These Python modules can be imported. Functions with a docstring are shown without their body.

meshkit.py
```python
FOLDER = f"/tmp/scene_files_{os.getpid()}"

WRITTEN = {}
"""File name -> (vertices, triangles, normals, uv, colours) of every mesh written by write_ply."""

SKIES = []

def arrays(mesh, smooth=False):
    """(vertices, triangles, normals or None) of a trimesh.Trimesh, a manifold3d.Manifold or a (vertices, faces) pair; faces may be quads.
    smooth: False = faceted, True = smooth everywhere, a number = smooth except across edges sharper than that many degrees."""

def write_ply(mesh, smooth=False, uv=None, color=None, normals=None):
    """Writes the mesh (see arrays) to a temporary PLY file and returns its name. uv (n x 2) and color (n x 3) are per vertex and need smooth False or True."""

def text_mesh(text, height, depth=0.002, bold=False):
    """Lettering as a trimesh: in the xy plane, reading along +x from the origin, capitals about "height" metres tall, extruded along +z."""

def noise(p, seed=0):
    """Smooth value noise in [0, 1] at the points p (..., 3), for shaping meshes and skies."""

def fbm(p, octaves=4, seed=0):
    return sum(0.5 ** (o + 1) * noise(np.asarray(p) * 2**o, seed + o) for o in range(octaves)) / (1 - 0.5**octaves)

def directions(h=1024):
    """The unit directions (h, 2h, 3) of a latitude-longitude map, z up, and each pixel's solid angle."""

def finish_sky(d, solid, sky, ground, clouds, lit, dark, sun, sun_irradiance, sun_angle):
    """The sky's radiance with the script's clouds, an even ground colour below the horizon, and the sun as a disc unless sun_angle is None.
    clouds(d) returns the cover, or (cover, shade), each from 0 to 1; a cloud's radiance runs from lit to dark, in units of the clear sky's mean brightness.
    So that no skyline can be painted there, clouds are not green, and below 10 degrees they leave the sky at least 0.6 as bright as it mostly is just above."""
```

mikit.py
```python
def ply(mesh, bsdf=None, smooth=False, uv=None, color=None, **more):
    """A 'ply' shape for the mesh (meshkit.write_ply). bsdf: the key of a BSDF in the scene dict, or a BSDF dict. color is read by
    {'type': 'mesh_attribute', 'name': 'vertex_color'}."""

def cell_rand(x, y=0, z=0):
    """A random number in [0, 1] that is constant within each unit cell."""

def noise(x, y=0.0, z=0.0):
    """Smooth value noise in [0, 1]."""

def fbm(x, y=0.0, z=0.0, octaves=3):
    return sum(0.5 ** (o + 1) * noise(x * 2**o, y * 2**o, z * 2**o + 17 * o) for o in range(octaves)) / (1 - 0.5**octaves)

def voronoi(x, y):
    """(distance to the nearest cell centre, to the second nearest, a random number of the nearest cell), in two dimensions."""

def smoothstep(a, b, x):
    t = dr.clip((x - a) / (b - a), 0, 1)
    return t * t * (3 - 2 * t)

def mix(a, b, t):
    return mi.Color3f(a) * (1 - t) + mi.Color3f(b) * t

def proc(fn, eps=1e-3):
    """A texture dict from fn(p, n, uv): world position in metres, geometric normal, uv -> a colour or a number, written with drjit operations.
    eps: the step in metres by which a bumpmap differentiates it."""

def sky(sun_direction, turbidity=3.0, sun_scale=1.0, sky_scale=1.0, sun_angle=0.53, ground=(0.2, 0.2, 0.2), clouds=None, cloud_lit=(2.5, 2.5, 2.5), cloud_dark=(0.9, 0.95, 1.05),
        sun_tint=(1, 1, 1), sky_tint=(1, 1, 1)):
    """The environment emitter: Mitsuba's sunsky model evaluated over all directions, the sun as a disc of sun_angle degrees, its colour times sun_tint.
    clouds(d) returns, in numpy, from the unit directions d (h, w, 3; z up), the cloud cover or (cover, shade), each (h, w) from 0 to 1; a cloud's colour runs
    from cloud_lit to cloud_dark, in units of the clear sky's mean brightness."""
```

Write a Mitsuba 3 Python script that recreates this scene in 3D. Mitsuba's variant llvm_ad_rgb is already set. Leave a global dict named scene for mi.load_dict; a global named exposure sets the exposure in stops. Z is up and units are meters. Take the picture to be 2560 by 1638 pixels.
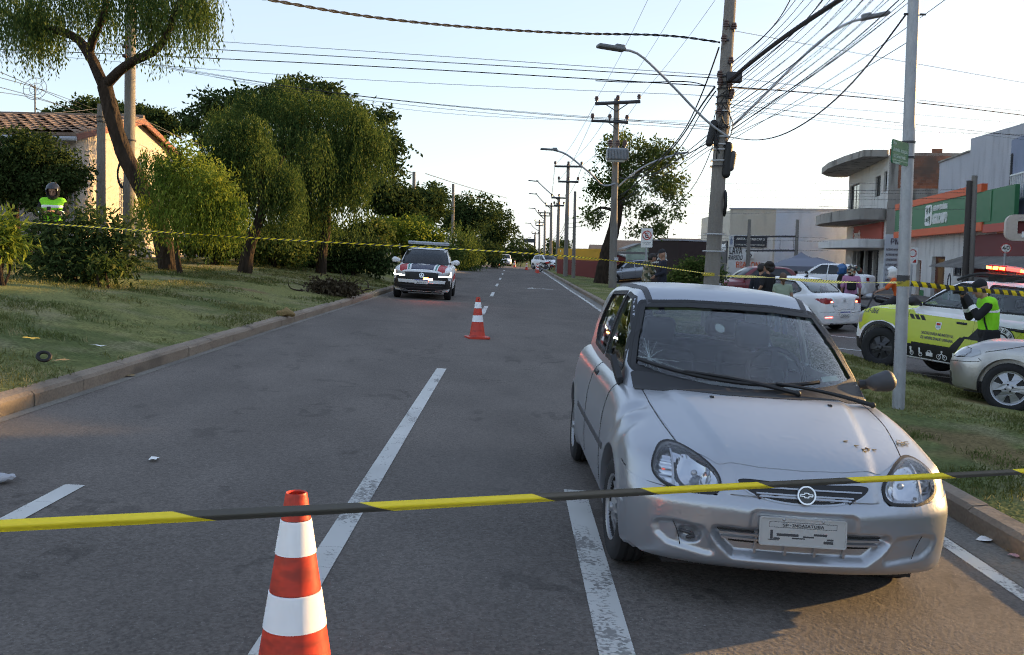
import math, random
import numpy as np, trimesh, manifold3d, shapely
import drjit as dr
import mitsuba as mi
import mikit, meshkit
from shapely.geometry import Polygon, Point, LineString, box as sbox
from scipy.interpolate import PchipInterpolator
T = mi.ScalarTransform4f
PI = math.pi
rng = np.random.default_rng(7)
random.seed(7)
scene, labels = {}, {}

# ---------------------------------------------------------------- camera, sky, exposure
EYE, PITCH, ROLL, FOC, CY = np.array([0, 0, 1.62]), .060, .025, 2408.0, 775.6   # FOC and CY in pixels of a 2560 px wide frame
_f = np.array([0, math.cos(PITCH), -math.sin(PITCH)])
_up0 = np.array([0, math.sin(PITCH), math.cos(PITCH)])
_up = _up0 * math.cos(ROLL) + np.array([-1.0, 0, 0]) * math.sin(ROLL)
scene['viewpoint'] = {'type': 'perspective', 'fov': 2 * math.degrees(math.atan(1280 / FOC)), 'fov_axis': 'x', 'near_clip': .05, 'far_clip': 3000.0,
                   'principal_point_offset_x': 0.0, 'principal_point_offset_y': (819.0 - CY) / 1638.0,
                   'to_world': T().look_at(origin=EYE.tolist(), target=(EYE + _f).tolist(), up=_up.tolist())}
SUN_AZ, SUN_EL = math.radians(64), math.radians(11.5)
SUN = [math.sin(SUN_AZ) * math.cos(SUN_EL), math.cos(SUN_AZ) * math.cos(SUN_EL), math.sin(SUN_EL)]
def _clouds(d):
    "a thin even veil over the whole sky, a little streaky"
    p = np.stack([d[..., 0] * 2.2, d[..., 1] * 2.2, d[..., 2] * 9], -1)
    n = meshkit.fbm(p + 3.1, 5, 3)
    return .42 + .40 * np.clip((n - .36) * 1.6, 0, 1), np.clip(.25 + .5 * (.55 - n), 0, 1)
scene['sky'] = mikit.sky(SUN, turbidity=3.0, sun_scale=.78, sun_angle=.7, sky_scale=1.0, clouds=_clouds, cloud_lit=(.98, 1.12, 1.40), cloud_dark=(.80, .94, 1.18), sun_tint=(1, .96, .90), sky_tint=(1.05, 1.0, 1.06))
exposure = 3.75

def ray(u, v):
    "direction through a point of the photograph (2560 px wide), with +y component free"
    x, y = (u - 1280) / FOC, (CY - v) / FOC
    cr, sr, cp, sp = math.cos(ROLL), math.sin(ROLL), math.cos(PITCH), math.sin(PITCH)
    rt, up = x * cr - y * sr, x * sr + y * cr
    return np.array([rt, cp + up * sp, -sp + up * cp])
def at(u, v, y):
    d = ray(u, v)
    return EYE + d * (y / d[1])

# ---------------------------------------------------------------- scene bookkeeping
_used = {}
def uniq(k):
    if k not in _used:
        _used[k] = 0
        return k
    _used[k] += 1
    return f'{k}_{_used[k]:03d}'
def mat4(loc=(0, 0, 0), rz=0.0, rx=0.0, ry=0.0, s=1.0):
    c = lambda a: (math.cos(a), math.sin(a))
    cz, sz = c(rz); cx, sx = c(rx); cy, sy = c(ry)
    Rz = np.array([[cz, -sz, 0], [sz, cz, 0], [0, 0, 1]]); Rx = np.array([[1, 0, 0], [0, cx, -sx], [0, sx, cx]]); Ry = np.array([[cy, 0, sy], [0, 1, 0], [-sy, 0, cy]])
    M = np.eye(4); M[:3, :3] = Rz @ Ry @ Rx * s; M[:3, 3] = loc
    return M
def soft(mesh, ang):
    "normals smoothed except across edges sharper than ang degrees: (vertices, faces, normals)"
    v, f = np.asarray(mesh.vertices, float), np.asarray(mesh.faces, np.int64)
    _, first, inv = np.unique(np.round(v * 2e4).astype(np.int64) @ np.array([1, 2097143, 4398042316799]), return_index=True, return_inverse=True)
    g = inv[f].ravel()
    fn = np.cross(v[f[:, 1]] - v[f[:, 0]], v[f[:, 2]] - v[f[:, 0]]); ln = np.linalg.norm(fn, axis=1, keepdims=True); un = fn / np.maximum(ln, 1e-14)
    cf = np.repeat(np.arange(len(f)), 3); o = np.argsort(g, kind='stable'); gs, cs = g[o], cf[o]
    st = np.r_[0, np.nonzero(np.diff(gs))[0] + 1]; grp = np.cumsum(np.r_[0, np.diff(gs) != 0]); val = np.diff(np.r_[st, len(gs)])
    rank, vl, s0 = np.arange(len(gs)) - st[grp], val[grp], st[grp]
    acc = fn[cs].copy(); U = un[cs]; ct = math.cos(math.radians(ang))
    for k in range(1, min(int(val.max()), 22)):
        ok = k < vl; j = s0 + (rank + k) % vl
        ok &= (U * U[j]).sum(1) > ct
        acc += np.where(ok[:, None], fn[cs[j]], 0)
    acc /= np.maximum(np.linalg.norm(acc, axis=1, keepdims=True), 1e-14)
    N = np.empty((len(g), 3)); N[o] = acc
    qn = np.round((N + 1) * 40).astype(np.int64)
    _, fi, iv = np.unique(((g * 128 + qn[:, 0]) * 128 + qn[:, 1]) * 128 + qn[:, 2], return_index=True, return_inverse=True)
    return v[f.ravel()[fi]], iv.reshape(-1, 3), N[fi]
def put(key, mesh, mat, smooth=False, M=None, uv=None, color=None, **more):
    if isinstance(mesh, dict): d = dict(mesh)
    elif smooth is not False and smooth is not True and color is None:
        v, f, n = soft(mesh, smooth)
        d = {'type': 'ply', 'filename': meshkit.write_ply((v, f), False, normals=n), 'face_normals': False, 'bsdf': {'type': 'ref', 'id': mat}}
    else: d = mikit.ply(mesh, mat, smooth=smooth, uv=uv, color=color, **more)
    if isinstance(mesh, dict) and mat: d['bsdf'] = {'type': 'ref', 'id': mat}
    if M is not None: d['to_world'] = T(M)
    scene[key] = d
    return key
class Thing:
    def __init__(s, name, label, cat, group=None, loc=(0, 0, 0), rz=0.0, M=None):
        s.key = uniq(name); s.M = mat4(loc, rz) if M is None else M
        labels[s.key] = {'label': label, 'category': cat}
        if group: labels[s.key]['group'] = group
    def part(s, name, mesh, mat, smooth=False, parent=None, label=None, kind=None, M=None, **more):
        k = uniq((parent or s.key) + '__' + name)
        put(k, mesh, mat, smooth, s.M if M is None else s.M @ M, **more)
        if label or kind: labels[k] = {**({'label': label} if label else {}), **({'kind': kind} if kind else {})}
        return k
def single(name, label, cat, mesh, mat, smooth=False, group=None, M=None, kind=None, **more):
    k = uniq(name)
    put(k, mesh, mat, smooth, M, **more)
    labels[k] = {'label': label, 'category': cat}
    if group: labels[k]['group'] = group
    if kind: labels[k]['kind'] = kind
    return k
def struct(name, mesh, mat, smooth=False, **more):
    k = uniq(name)
    put(k, mesh, mat, smooth, **more)
    labels[k] = {'label': name.replace('_', ' '), 'kind': 'structure'}
    return k

# ---------------------------------------------------------------- mesh helpers
cat = trimesh.util.concatenate
def bx(x0, x1, y0, y1, z0, z1):
    m = trimesh.creation.box((abs(x1 - x0), abs(y1 - y0), abs(z1 - z0)))
    m.apply_translation(((x0 + x1) / 2, (y0 + y1) / 2, (z0 + z1) / 2))
    return m
def rbox(x0, x1, y0, y1, z0, z1, r=.02, n=3):
    "rounded box"
    r = min(r, (x1 - x0) / 2.01, (y1 - y0) / 2.01, (z1 - z0) / 2.01)
    s = manifold3d.Manifold.sphere(r, 4 * n)
    pts = [s.translate((x, y, z)) for x in (x0 + r, x1 - r) for y in (y0 + r, y1 - r) for z in (z0 + r, z1 - r)]
    return man2tri(manifold3d.Manifold.batch_hull(pts))
def man2tri(m):
    q = m.to_mesh()
    return trimesh.Trimesh(np.array(q.vert_properties[:, :3], float), np.array(q.tri_verts), process=False)
def tri2man(t):
    return manifold3d.Manifold(manifold3d.Mesh(np.asarray(t.vertices, np.float32), np.asarray(t.faces, np.uint32)))
def tube(pts, r, n=8, cap=True):
    p = np.asarray(pts, float); r = np.broadcast_to(np.asarray(r, float), (len(p),))
    t = np.gradient(p, axis=0); t /= np.linalg.norm(t, axis=1, keepdims=True) + 1e-12
    up = np.array([0, 0, 1.0]) if abs(t[:, 2]).mean() < .8 else np.array([1.0, .1, 0])
    a = np.cross(t, up); a /= np.linalg.norm(a, axis=1, keepdims=True) + 1e-12
    for i in range(1, len(a)):
        if a[i] @ a[i - 1] < 0: a[i] *= -1
    b = np.cross(t, a)
    g = np.arange(n) * 2 * PI / n
    v = p[:, None] + r[:, None, None] * (np.cos(g)[None, :, None] * a[:, None] + np.sin(g)[None, :, None] * b[:, None])
    v = v.reshape(-1, 3); F = []
    i, j = np.meshgrid(np.arange(len(p) - 1), np.arange(n), indexing='ij')
    q = np.stack([i * n + j, i * n + (j + 1) % n, (i + 1) * n + (j + 1) % n, (i + 1) * n + j], -1).reshape(-1, 4)
    F = [q[:, [0, 1, 2]], q[:, [0, 2, 3]]]
    if cap:
        v = np.vstack([v, p[0], p[-1]]); k = np.arange(n); m = len(v)
        F += [np.stack([(k + 1) % n, k, k * 0 + m - 2], 1), np.stack([k + (len(p) - 1) * n, (k + 1) % n + (len(p) - 1) * n, k * 0 + m - 1], 1)]
    F = np.vstack(F)[:, ::-1]
    return trimesh.Trimesh(v, F, process=False)
def seg(a, b, r, r2=None, n=8):
    return tube([a, b], [r, r if r2 is None else r2], n)
def lathe(prof, n=32, axis='z'):
    "revolve (r, h) points"
    p = np.asarray(prof, float); g = np.arange(n) * 2 * PI / n
    v = np.stack([p[:, None, 0] * np.cos(g), p[:, None, 0] * np.sin(g), np.broadcast_to(p[:, None, 1], (len(p), n))], -1).reshape(-1, 3)
    i, j = np.meshgrid(np.arange(len(p) - 1), np.arange(n), indexing='ij')
    q = np.stack([i * n + j, i * n + (j + 1) % n, (i + 1) * n + (j + 1) % n, (i + 1) * n + j], -1).reshape(-1, 4)
    F = np.vstack([q[:, [0, 1, 2]], q[:, [0, 2, 3]]])
    if axis == 'y': v = v[:, [0, 2, 1]] * [1, 1, 1]; F = F[:, ::-1]
    if axis == 'x': v = v[:, [2, 0, 1]]
    return trimesh.Trimesh(v, F, process=False)
def prism(poly, h, z=0.0):
    "extrude a shapely polygon (or point list) along +z"
    if not isinstance(poly, shapely.geometry.base.BaseGeometry): poly = Polygon(poly)
    gs = getattr(poly, 'geoms', [poly])
    m = cat([trimesh.creation.extrude_polygon(g, h, engine='earcut') for g in gs])
    m.apply_translation((0, 0, z))
    return m
def along(m, o, ex, ey):
    "map local xyz to o + x ex + y ey + z (ex x ey)"
    ex, ey = np.asarray(ex, float), np.asarray(ey, float); ez = np.cross(ex, ey)
    m = m.copy(); v = m.vertices
    m.vertices = np.asarray(o, float) + v[:, :1] * ex + v[:, 1:2] * ey + v[:, 2:] * ez
    return m
def text(s, h, depth=.004, bold=True, width=None):
    m = meshkit.text_mesh(s, h, depth, bold)
    if width:
        w = m.bounds[1, 0] - m.bounds[0, 0]; m.vertices[:, 0] *= width / w
    return m
def centre(m):
    m = m.copy(); b = m.bounds; m.apply_translation((-(b[0, 0] + b[1, 0]) / 2, -(b[0, 1] + b[1, 1]) / 2, 0)); return m
def grid(xs, ys, zf):
    X, Y = np.meshgrid(xs, ys, indexing='ij'); Z = zf(X, Y)
    v = np.stack([X, Y, Z], -1).reshape(-1, 3); n = len(ys)
    i, j = np.meshgrid(np.arange(len(xs) - 1), np.arange(n - 1), indexing='ij')
    q = np.stack([i * n + j, (i + 1) * n + j, (i + 1) * n + j + 1, i * n + j + 1], -1).reshape(-1, 4)
    return trimesh.Trimesh(v, np.vstack([q[:, [0, 1, 2]], q[:, [0, 2, 3]]]), process=False)
def bez(pts, n=20):
    "smooth curve through points"
    p = np.asarray(pts, float); s = np.r_[0, np.cumsum(np.linalg.norm(np.diff(p, axis=0), axis=1))]
    t = np.linspace(0, s[-1], n)
    if len(p) == 2: return np.stack([np.interp(t, s, p[:, k]) for k in range(p.shape[1])], 1)
    from scipy.interpolate import CubicSpline
    return CubicSpline(s, p, bc_type='natural')(t)

# ---------------------------------------------------------------- materials
def mat(name, col, rough=.6, metal=0.0, spec=.5, coat=0.0, coat_gloss=.9, sheen=0.0, bump=None, bscale=1.0):
    c = {'type': 'rgb', 'value': list(map(float, col))} if isinstance(col, (tuple, list)) else col
    d = {'type': 'principled', 'base_color': c, 'roughness': rough, 'metallic': metal, 'specular': spec}
    if coat: d.update(clearcoat=coat, clearcoat_gloss=coat_gloss)
    if sheen: d['sheen'] = sheen
    if bump is not None: d = {'type': 'bumpmap', 'arbitrary': bump, 'scale': bscale, 'nested': d}
    scene['mat_' + name] = {'type': 'twosided', 'nested': d}
    return 'mat_' + name
def lamp_mat(mesh, mat_, rad):
    d = mikit.ply(mesh, mat_)
    d['emitter'] = {'type': 'area', 'radiance': {'type': 'rgb', 'value': list(rad)}}
    return d
fbm, noise, mix, sstep = mikit.fbm, mikit.noise, mikit.mix, mikit.smoothstep
# ---------------------------------------------------------------- materials with procedural colour
def _asphalt(p, n, uv):
    big = fbm(p.x * .35, p.y * .16, 3.0, 3)
    mid = fbm(p.x * 2.1, p.y * 1.1, 9.0, 3)
    fine = noise(p.x * 75, p.y * 75, 1.0)
    fine2 = noise(p.x * 190, p.y * 190, 5.0)
    c = mix((.090, .080, .072), (.118, .103, .092), big)
    c = c * (.80 + .4 * mid) * (.55 + .62 * fine * .9 + .38 * fine2)
    c = c + mi.Color3f(.10) * sstep(.90, .97, noise(p.x * 120, p.y * 120, 8.0)) * .8
    spot = .55 * sstep(.76, .84, noise(p.x * 3.3, p.y * 2.2, 21.0)) * sstep(.5, .62, noise(p.x * 14, p.y * 11, 4.0))
    c = c * (1 - .45 * spot)
    wheel = dr.exp(-dr.square((dr.abs(p.x + 2.4) - .8) / .35)) + dr.exp(-dr.square((dr.abs(p.x - .9) - .8) / .35))
    c = c * (1 - .10 * wheel * fbm(p.x, p.y * .3, 2.0, 2))
    crack = dr.abs(noise(p.x * .55 + .7 * noise(p.x * 3, p.y * 3), p.y * .42, 33.0) - .5)
    return c * (1 - .35 * (1 - sstep(0.0, .003, crack)) * sstep(.45, .6, noise(p.x * .4, p.y * .3, 44.0)))
mat('asphalt', mikit.proc(_asphalt), .88, spec=.35, bump=mikit.proc(lambda p, n, uv: noise(p.x * 75, p.y * 75, 1.0) + .6 * noise(p.x * 170, p.y * 170, 5.0), .003), bscale=.0022)
def _paint(p, n, uv):
    w = fbm(p.x * 9, p.y * 4, 2.0, 4)
    f = noise(p.x * 80, p.y * 80, 3.0)
    wear = sstep(.55, .72, w * .72 + f * .3)
    ck = dr.abs(noise(p.x * 1.2 + .4 * noise(p.x * 9, p.y * 9), p.y * 2.3, 12.0) - .5)
    c = mix((.46, .46, .44), (.13, .125, .12), wear * .8) * (.8 + .3 * fbm(p.x * 2, p.y * 2, 6.0, 2))
    return c * (1 - .5 * (1 - sstep(0.0, .008, ck)))
mat('paint', mikit.proc(_paint), .75)
def _grass(p, n, uv):
    big = fbm(p.x * .55, p.y * .45, 1.0, 3)
    mid = fbm(p.x * 2.6, p.y * 2.6, 2.0, 3)
    fine = noise(p.x * 38, p.y * 38, p.z * 10)
    c = mix((.085, .105, .038), (.175, .175, .066), sstep(.3, .7, big * .55 + mid * .45))
    c = mix(c, (.25, .215, .135), sstep(.48, .78, fbm(p.x * 1.3 + 7, p.y * 1.1, 5.0, 3)) * .5)
    bare = .7 * sstep(.76, .86, fbm(p.x * .7 + 31, p.y * .6, 8.0, 3))
    c = mix(c, (.16, .095, .055), bare * .8)
    return c * (.55 + .85 * fine)
mat('grass_ground', mikit.proc(_grass), .95, spec=.15, bump=mikit.proc(lambda p, n, uv: noise(p.x * 38, p.y * 38, p.z * 10) + .5 * noise(p.x * 90, p.y * 90, 0.0), .006), bscale=.018)
def _concrete(p, n, uv):
    w = fbm(p.x * 2.1, p.y * 2.1, p.z * 2.1, 4)
    f = noise(p.x * 60, p.y * 60, p.z * 60)
    st = sstep(.50, .75, fbm(p.x * 5 + 3, p.y * 1.7, p.z * 5, 3))
    c = mix((.165, .130, .10), (.27, .225, .18), w) * (.78 + .34 * f)
    return mix(c, (.07, .062, .052), st * .55)
mat('concrete', mikit.proc(_concrete), .9, spec=.25, bump=mikit.proc(lambda p, n, uv: noise(p.x * 45, p.y * 45, p.z * 45), .004), bscale=.003)
def _gutter(p, n, uv):
    w = fbm(p.x * 4, p.y * 1.2, 2.1, 4)
    return mix((.10, .095, .088), (.24, .225, .20), w) * (.75 + .4 * noise(p.x * 70, p.y * 70, 1.0))
mat('gutter', mikit.proc(_gutter), .9, spec=.25)
def _polec(p, n, uv):
    w = fbm(p.x * 6, p.y * 6, p.z * .9, 3)
    return mix((.17, .155, .14), (.27, .25, .225), w) * (.85 + .25 * noise(p.x * 60, p.y * 60, p.z * 40))
mat('pole_concrete', mikit.proc(_polec), .9, spec=.2)
def _galv(p, n, uv):
    return mix((.30, .31, .33), (.45, .46, .48), fbm(p.x * 30, p.y * 30, p.z * 9, 4)) * (.9 + .2 * noise(p.x * 160, p.y * 160, p.z * 160))
mat('galvanised', mikit.proc(_galv), .48, metal=.35)
def _bark(p, n, uv):
    r = fbm(p.x * 16, p.y * 16, p.z * 3.5, 4)
    return mix((.012, .010, .008), (.070, .050, .037), r)
mat('bark', mikit.proc(_bark), .95, spec=.15, bump=mikit.proc(lambda p, n, uv: fbm(p.x * 16, p.y * 16, p.z * 4, 3), .01), bscale=.06)
def _plaster(c1, c2, dirt=.5):
    def fn(p, n, uv):
        w = fbm(p.x * .7, p.y * .7, p.z * .4, 3)
        s = sstep(.50, .78, fbm(p.x * 2.2, p.y * 2.2, p.z * .35, 4))
        c = mix(c1, c2, w) * (.94 + .12 * noise(p.x * 20, p.y * 20, p.z * 20))
        return c * (1 - dirt * s)
    return mikit.proc(fn)
mat('wall_cream', _plaster((.46, .40, .345), (.54, .475, .415), .14), .9, spec=.2)
mat('wall_white', _plaster((.56, .56, .55), (.68, .68, .67), .25), .9, spec=.2)
mat('wall_dirty', _plaster((.50, .49, .47), (.60, .59, .57), .20), .9, spec=.2)
mat('wall_grey', _plaster((.36, .37, .40), (.42, .43, .46), .18), .9, spec=.2)
mat('wall_blue', _plaster((.20, .23, .31), (.25, .28, .37), .2), .9, spec=.2)
mat('raw_concrete', _plaster((.22, .21, .19), (.34, .32, .29), .65), .92, spec=.2)
def _brick(p, n, uv):
    "far-off hollow-brick wall: courses 0.2 m, bricks 0.3 m"
    row = p.z / .20
    a = (p.y + p.x) / .30 + .5 * (dr.floor(row) - 2 * dr.floor(row / 2))
    fx, fz = a - dr.floor(a), row - dr.floor(row)
    m = sstep(.0, .05, fx) * sstep(.0, .09, fz)
    c = mix((.22, .085, .05), (.36, .15, .085), mikit.cell_rand(a, row, 1)) * (.8 + .4 * fbm(p.x * 3, p.y * 3, p.z * 3, 3))
    c = mix((.22, .20, .18), c, m)
    return mix(c, (.09, .08, .07), sstep(.45, .7, fbm(p.y * .5, p.x * .5, p.z * .5, 4)) * .85)
mat('brick', mikit.proc(_brick), .92, spec=.2)
# plain materials
mat('wire', (.018, .018, .02), .6); mat('wire_grey', (.10, .10, .11), .6); mat('black', (.012, .012, .013), .55)
mat('dark_grey', (.05, .05, .055), .6); mat('steel', (.42, .43, .45), .4, metal=.8); mat('white', (.72, .72, .70), .6); mat('off_white', (.55, .54, .50), .7)
mat('orange_sign', (.60, .10, .025), .6); mat('green_sign', (.025, .145, .055), .55); mat('green_street', (.006, .12, .052), .5); mat('red', (.45, .025, .02), .55)
mat('maroon', (.13, .022, .022), .7); mat('yellow_wall', (.55, .30, .02), .8); mat('grey_tile', (.26, .27, .28), .8); mat('dark_glass', (.012, .015, .018), .05, spec=.6)
mat('roof_tile', mikit.proc(lambda p, n, uv: mix((.13, .092, .068), (.27, .20, .155), fbm(p.x * 5, p.y * 5, p.z * 5, 4))), .9, spec=.2)
mat('roof_grey', mikit.proc(lambda p, n, uv: mix((.12, .115, .11), (.28, .27, .25), fbm(p.x * 1.5, p.y * 1.5, p.z * 3, 4))), .9)
# ---------------------------------------------------------------- ground, roads, kerbs
CF = -.040                                                  # the ground falls to the right
XL, XR, XM = -4.12, 3.02, 6.45                              # left kerb, right kerb, far kerb of the median
def far(y): return -np.where(y > 100, .00035 * (y - 100) ** 2 * np.where(y < 160, 1, 0) + np.where(y >= 160, 1.26 + .042 * (y - 160), 0), 0)
def zroad(x, y):
    x = np.asarray(x, float); y = np.asarray(y, float)
    xx = np.where(x > 14, 14 + (x - 14) * .35, x)
    zz = np.where(xx > 6, CF * 5.5 - .02 * (xx - 6) + .011 * np.clip(y - 15, 0, 30) * np.clip((x - 7) / 2.5, 0, 1), CF * (xx - .5))
    return zz + far(y) + .006 * np.sin(y * .31 + x) * (np.abs(x) < 14)
_bank = PchipInterpolator([-60, -20, -14, -12, -10, -8, -6, -4.9, XL - .12], [1.25, 1.2, 1.08, 1.03, .99, .86, .62, .43, .335])
def zbank(x, y):
    x = np.asarray(x, float); y = np.asarray(y, float)
    b = _bank(np.clip(x, -60, XL - .12)) + .05 * (meshkit.noise(np.stack([x * .6, y * .5, x * 0], -1), 3) - .5) * (x < -4.8)
    return b + far(y)
def zmed(x, y):
    x = np.asarray(x, float); y = np.asarray(y, float)
    e = zroad(x, y) + .135 - .05 * np.clip((x - 5.2) / 1.2, 0, 1)
    return e + .035 * np.clip(np.minimum(x - XR - .12, XM - x) / .5, 0, 1) * (.6 + .8 * meshkit.noise(np.stack([x * 1.1, y * .9, x * 0], -1), 5))
def gz(x, y):
    if x < XL - .1: return float(zbank(x, y))
    if XR + .1 < x < XM: return float(zmed(x, y))
    if x >= XM: return float(zroad(x, y)) - .09
    return float(zroad(x, y))
ys_n = np.r_[np.arange(-8, 40, .5), np.arange(40, 120, 2), np.arange(120, 330, 6)]
struct('ground', grid(np.r_[-900, -300, -61, -40, 0, 40, 120, 300, 900], np.r_[-300, -60, -9, 40, 100, 130, 200, 330, 700, 1500], lambda x, y: np.where(x < -30, .7, -1.9) + far(np.minimum(y, 330)) - .3), 'mat_grass_ground')
struct('road', grid(np.r_[np.linspace(XL - .02, XR + .02, 15)], ys_n, zroad), 'mat_asphalt', True)
struct('right_road', grid(np.r_[np.linspace(XM - .02, 16, 10), 20, 30, 45, 70], ys_n, lambda x, y: zroad(x, y) - .09), 'mat_asphalt', True)
struct('left_bank', grid(np.r_[-13.2, -12.6, np.arange(-12, XL - .13, .35), XL - .12], ys_n, zbank), 'mat_grass_ground', True)
struct('side_street', grid(np.r_[-60, -40, -25, -18, -13.1], ys_n, lambda x, y: zbank(x, y) - .02), 'mat_asphalt', True)
struct('median', grid(np.r_[XR + .12, np.linspace(XR + .3, XM - .14, 10), XM - .06], ys_n, zmed), 'mat_grass_ground', True)
# gutters: concrete strips 4 mm above the asphalt
struct('left_gutter', grid([XL, XL + .10], ys_n, lambda x, y: zroad(x, y) + .004), 'mat_gutter', True)
struct('right_gutter', grid([XR - .26, XR], ys_n, lambda x, y: zroad(x, y) + .004), 'mat_gutter', True)
# kerb stones, one by one as far as they can be told apart
def kerb(name, x0, x1, zlow, ztop0, ztop1, y_end, step, label):
    t = uniq(name); labels[t] = {'label': label, 'kind': 'structure'}
    y = -4.0; k = 0; rr = np.random.default_rng(len(label))
    rest = []
    while y < y_end:
        L = step * (.9 + .2 * rr.random()); g = .003 + .004 * rr.random()
        dz, dx = rr.normal(0, .002), rr.normal(0, .003)
        ya, yb = y + g, y + L - g
        w = x1 - x0; c = .03
        prof = lambda yy: [(x0 + dx, float(zroad(x0, yy)) + zlow), (x0 + dx + (.0 if zlow < -.1 else .0), float(zroad(x0, yy)) + ztop0 + dz - c), (x0 + dx + math.copysign(c, w), float(zroad(x0, yy)) + ztop0 + dz), (x1, float(zroad(x0, yy)) + ztop1 + dz), (x1, float(zroad(x0, yy)) + zlow)]
        pa, pb = prof(ya), prof(yb); n = 5
        v = [(a[0], ya, a[1]) for a in pa] + [(a[0], yb, a[1]) for a in pb]
        f = [[i, (i + 1) % n, (i + 1) % n + n] for i in range(n)] + [[i, (i + 1) % n + n, i + n] for i in range(n)] + [[0, 1, 2], [0, 2, 3], [0, 3, 4], [5, 7, 6], [5, 8, 7], [5, 9, 8]]
        m = trimesh.Trimesh(np.array(v), np.array(f), process=False)
        if w < 0: m.invert()
        if y < 42: put(uniq(t + '__stone'), m, 'mat_concrete')
        else: rest.append(m)
        y += L; k += 1
    key = t + '__far_stones'; put(key, cat(rest), 'mat_concrete'); labels[key] = {'kind': 'stuff'}
kerb('left_kerb', XL, XL - .14, -.08, .14, .165, 240, 1.0, 'worn concrete kerb along the left grass bank')
kerb('right_kerb', XR, XR + .14, -.08, .14, .15, 240, 1.0, 'concrete kerb along the near side of the grass median')
kerb('median_kerb', XM, XM - .12, -.16, .045, .05, 240, 1.0, 'low concrete kerb along the far side of the grass median')
# painted markings
def stripe(name, x0, x1, y0, y1, dz=.004):
    return struct(name, grid(np.linspace(x0, x1, 3), np.linspace(y0, y1, max(2, int((y1 - y0) / .8) + 2)), lambda x, y: zroad(x, y) + dz), 'mat_paint', True)
stripe('lane_marking', -.975, -.85, 1.5, 12.7)
stripe('lane_marking', .385, .535, -1.0, 6.5)
stripe('lane_marking', -2.72, -2.60, 2.9, 5.85)
for y0 in (24, 34, 44, 55, 67, 80): stripe('lane_marking', -.80, -.68, y0, y0 + 3.6)
stripe('edge_marking', XR - .38, XR - .27, -4, 95)
def _flat(poly, name):
    m = trimesh.creation.extrude_polygon(poly, .001, engine='earcut'); m = m.subdivide()
    m.vertices[:, 2] += zroad(m.vertices[:, 0], m.vertices[:, 1]) + .004
    return struct(name, m, 'mat_paint')
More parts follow.
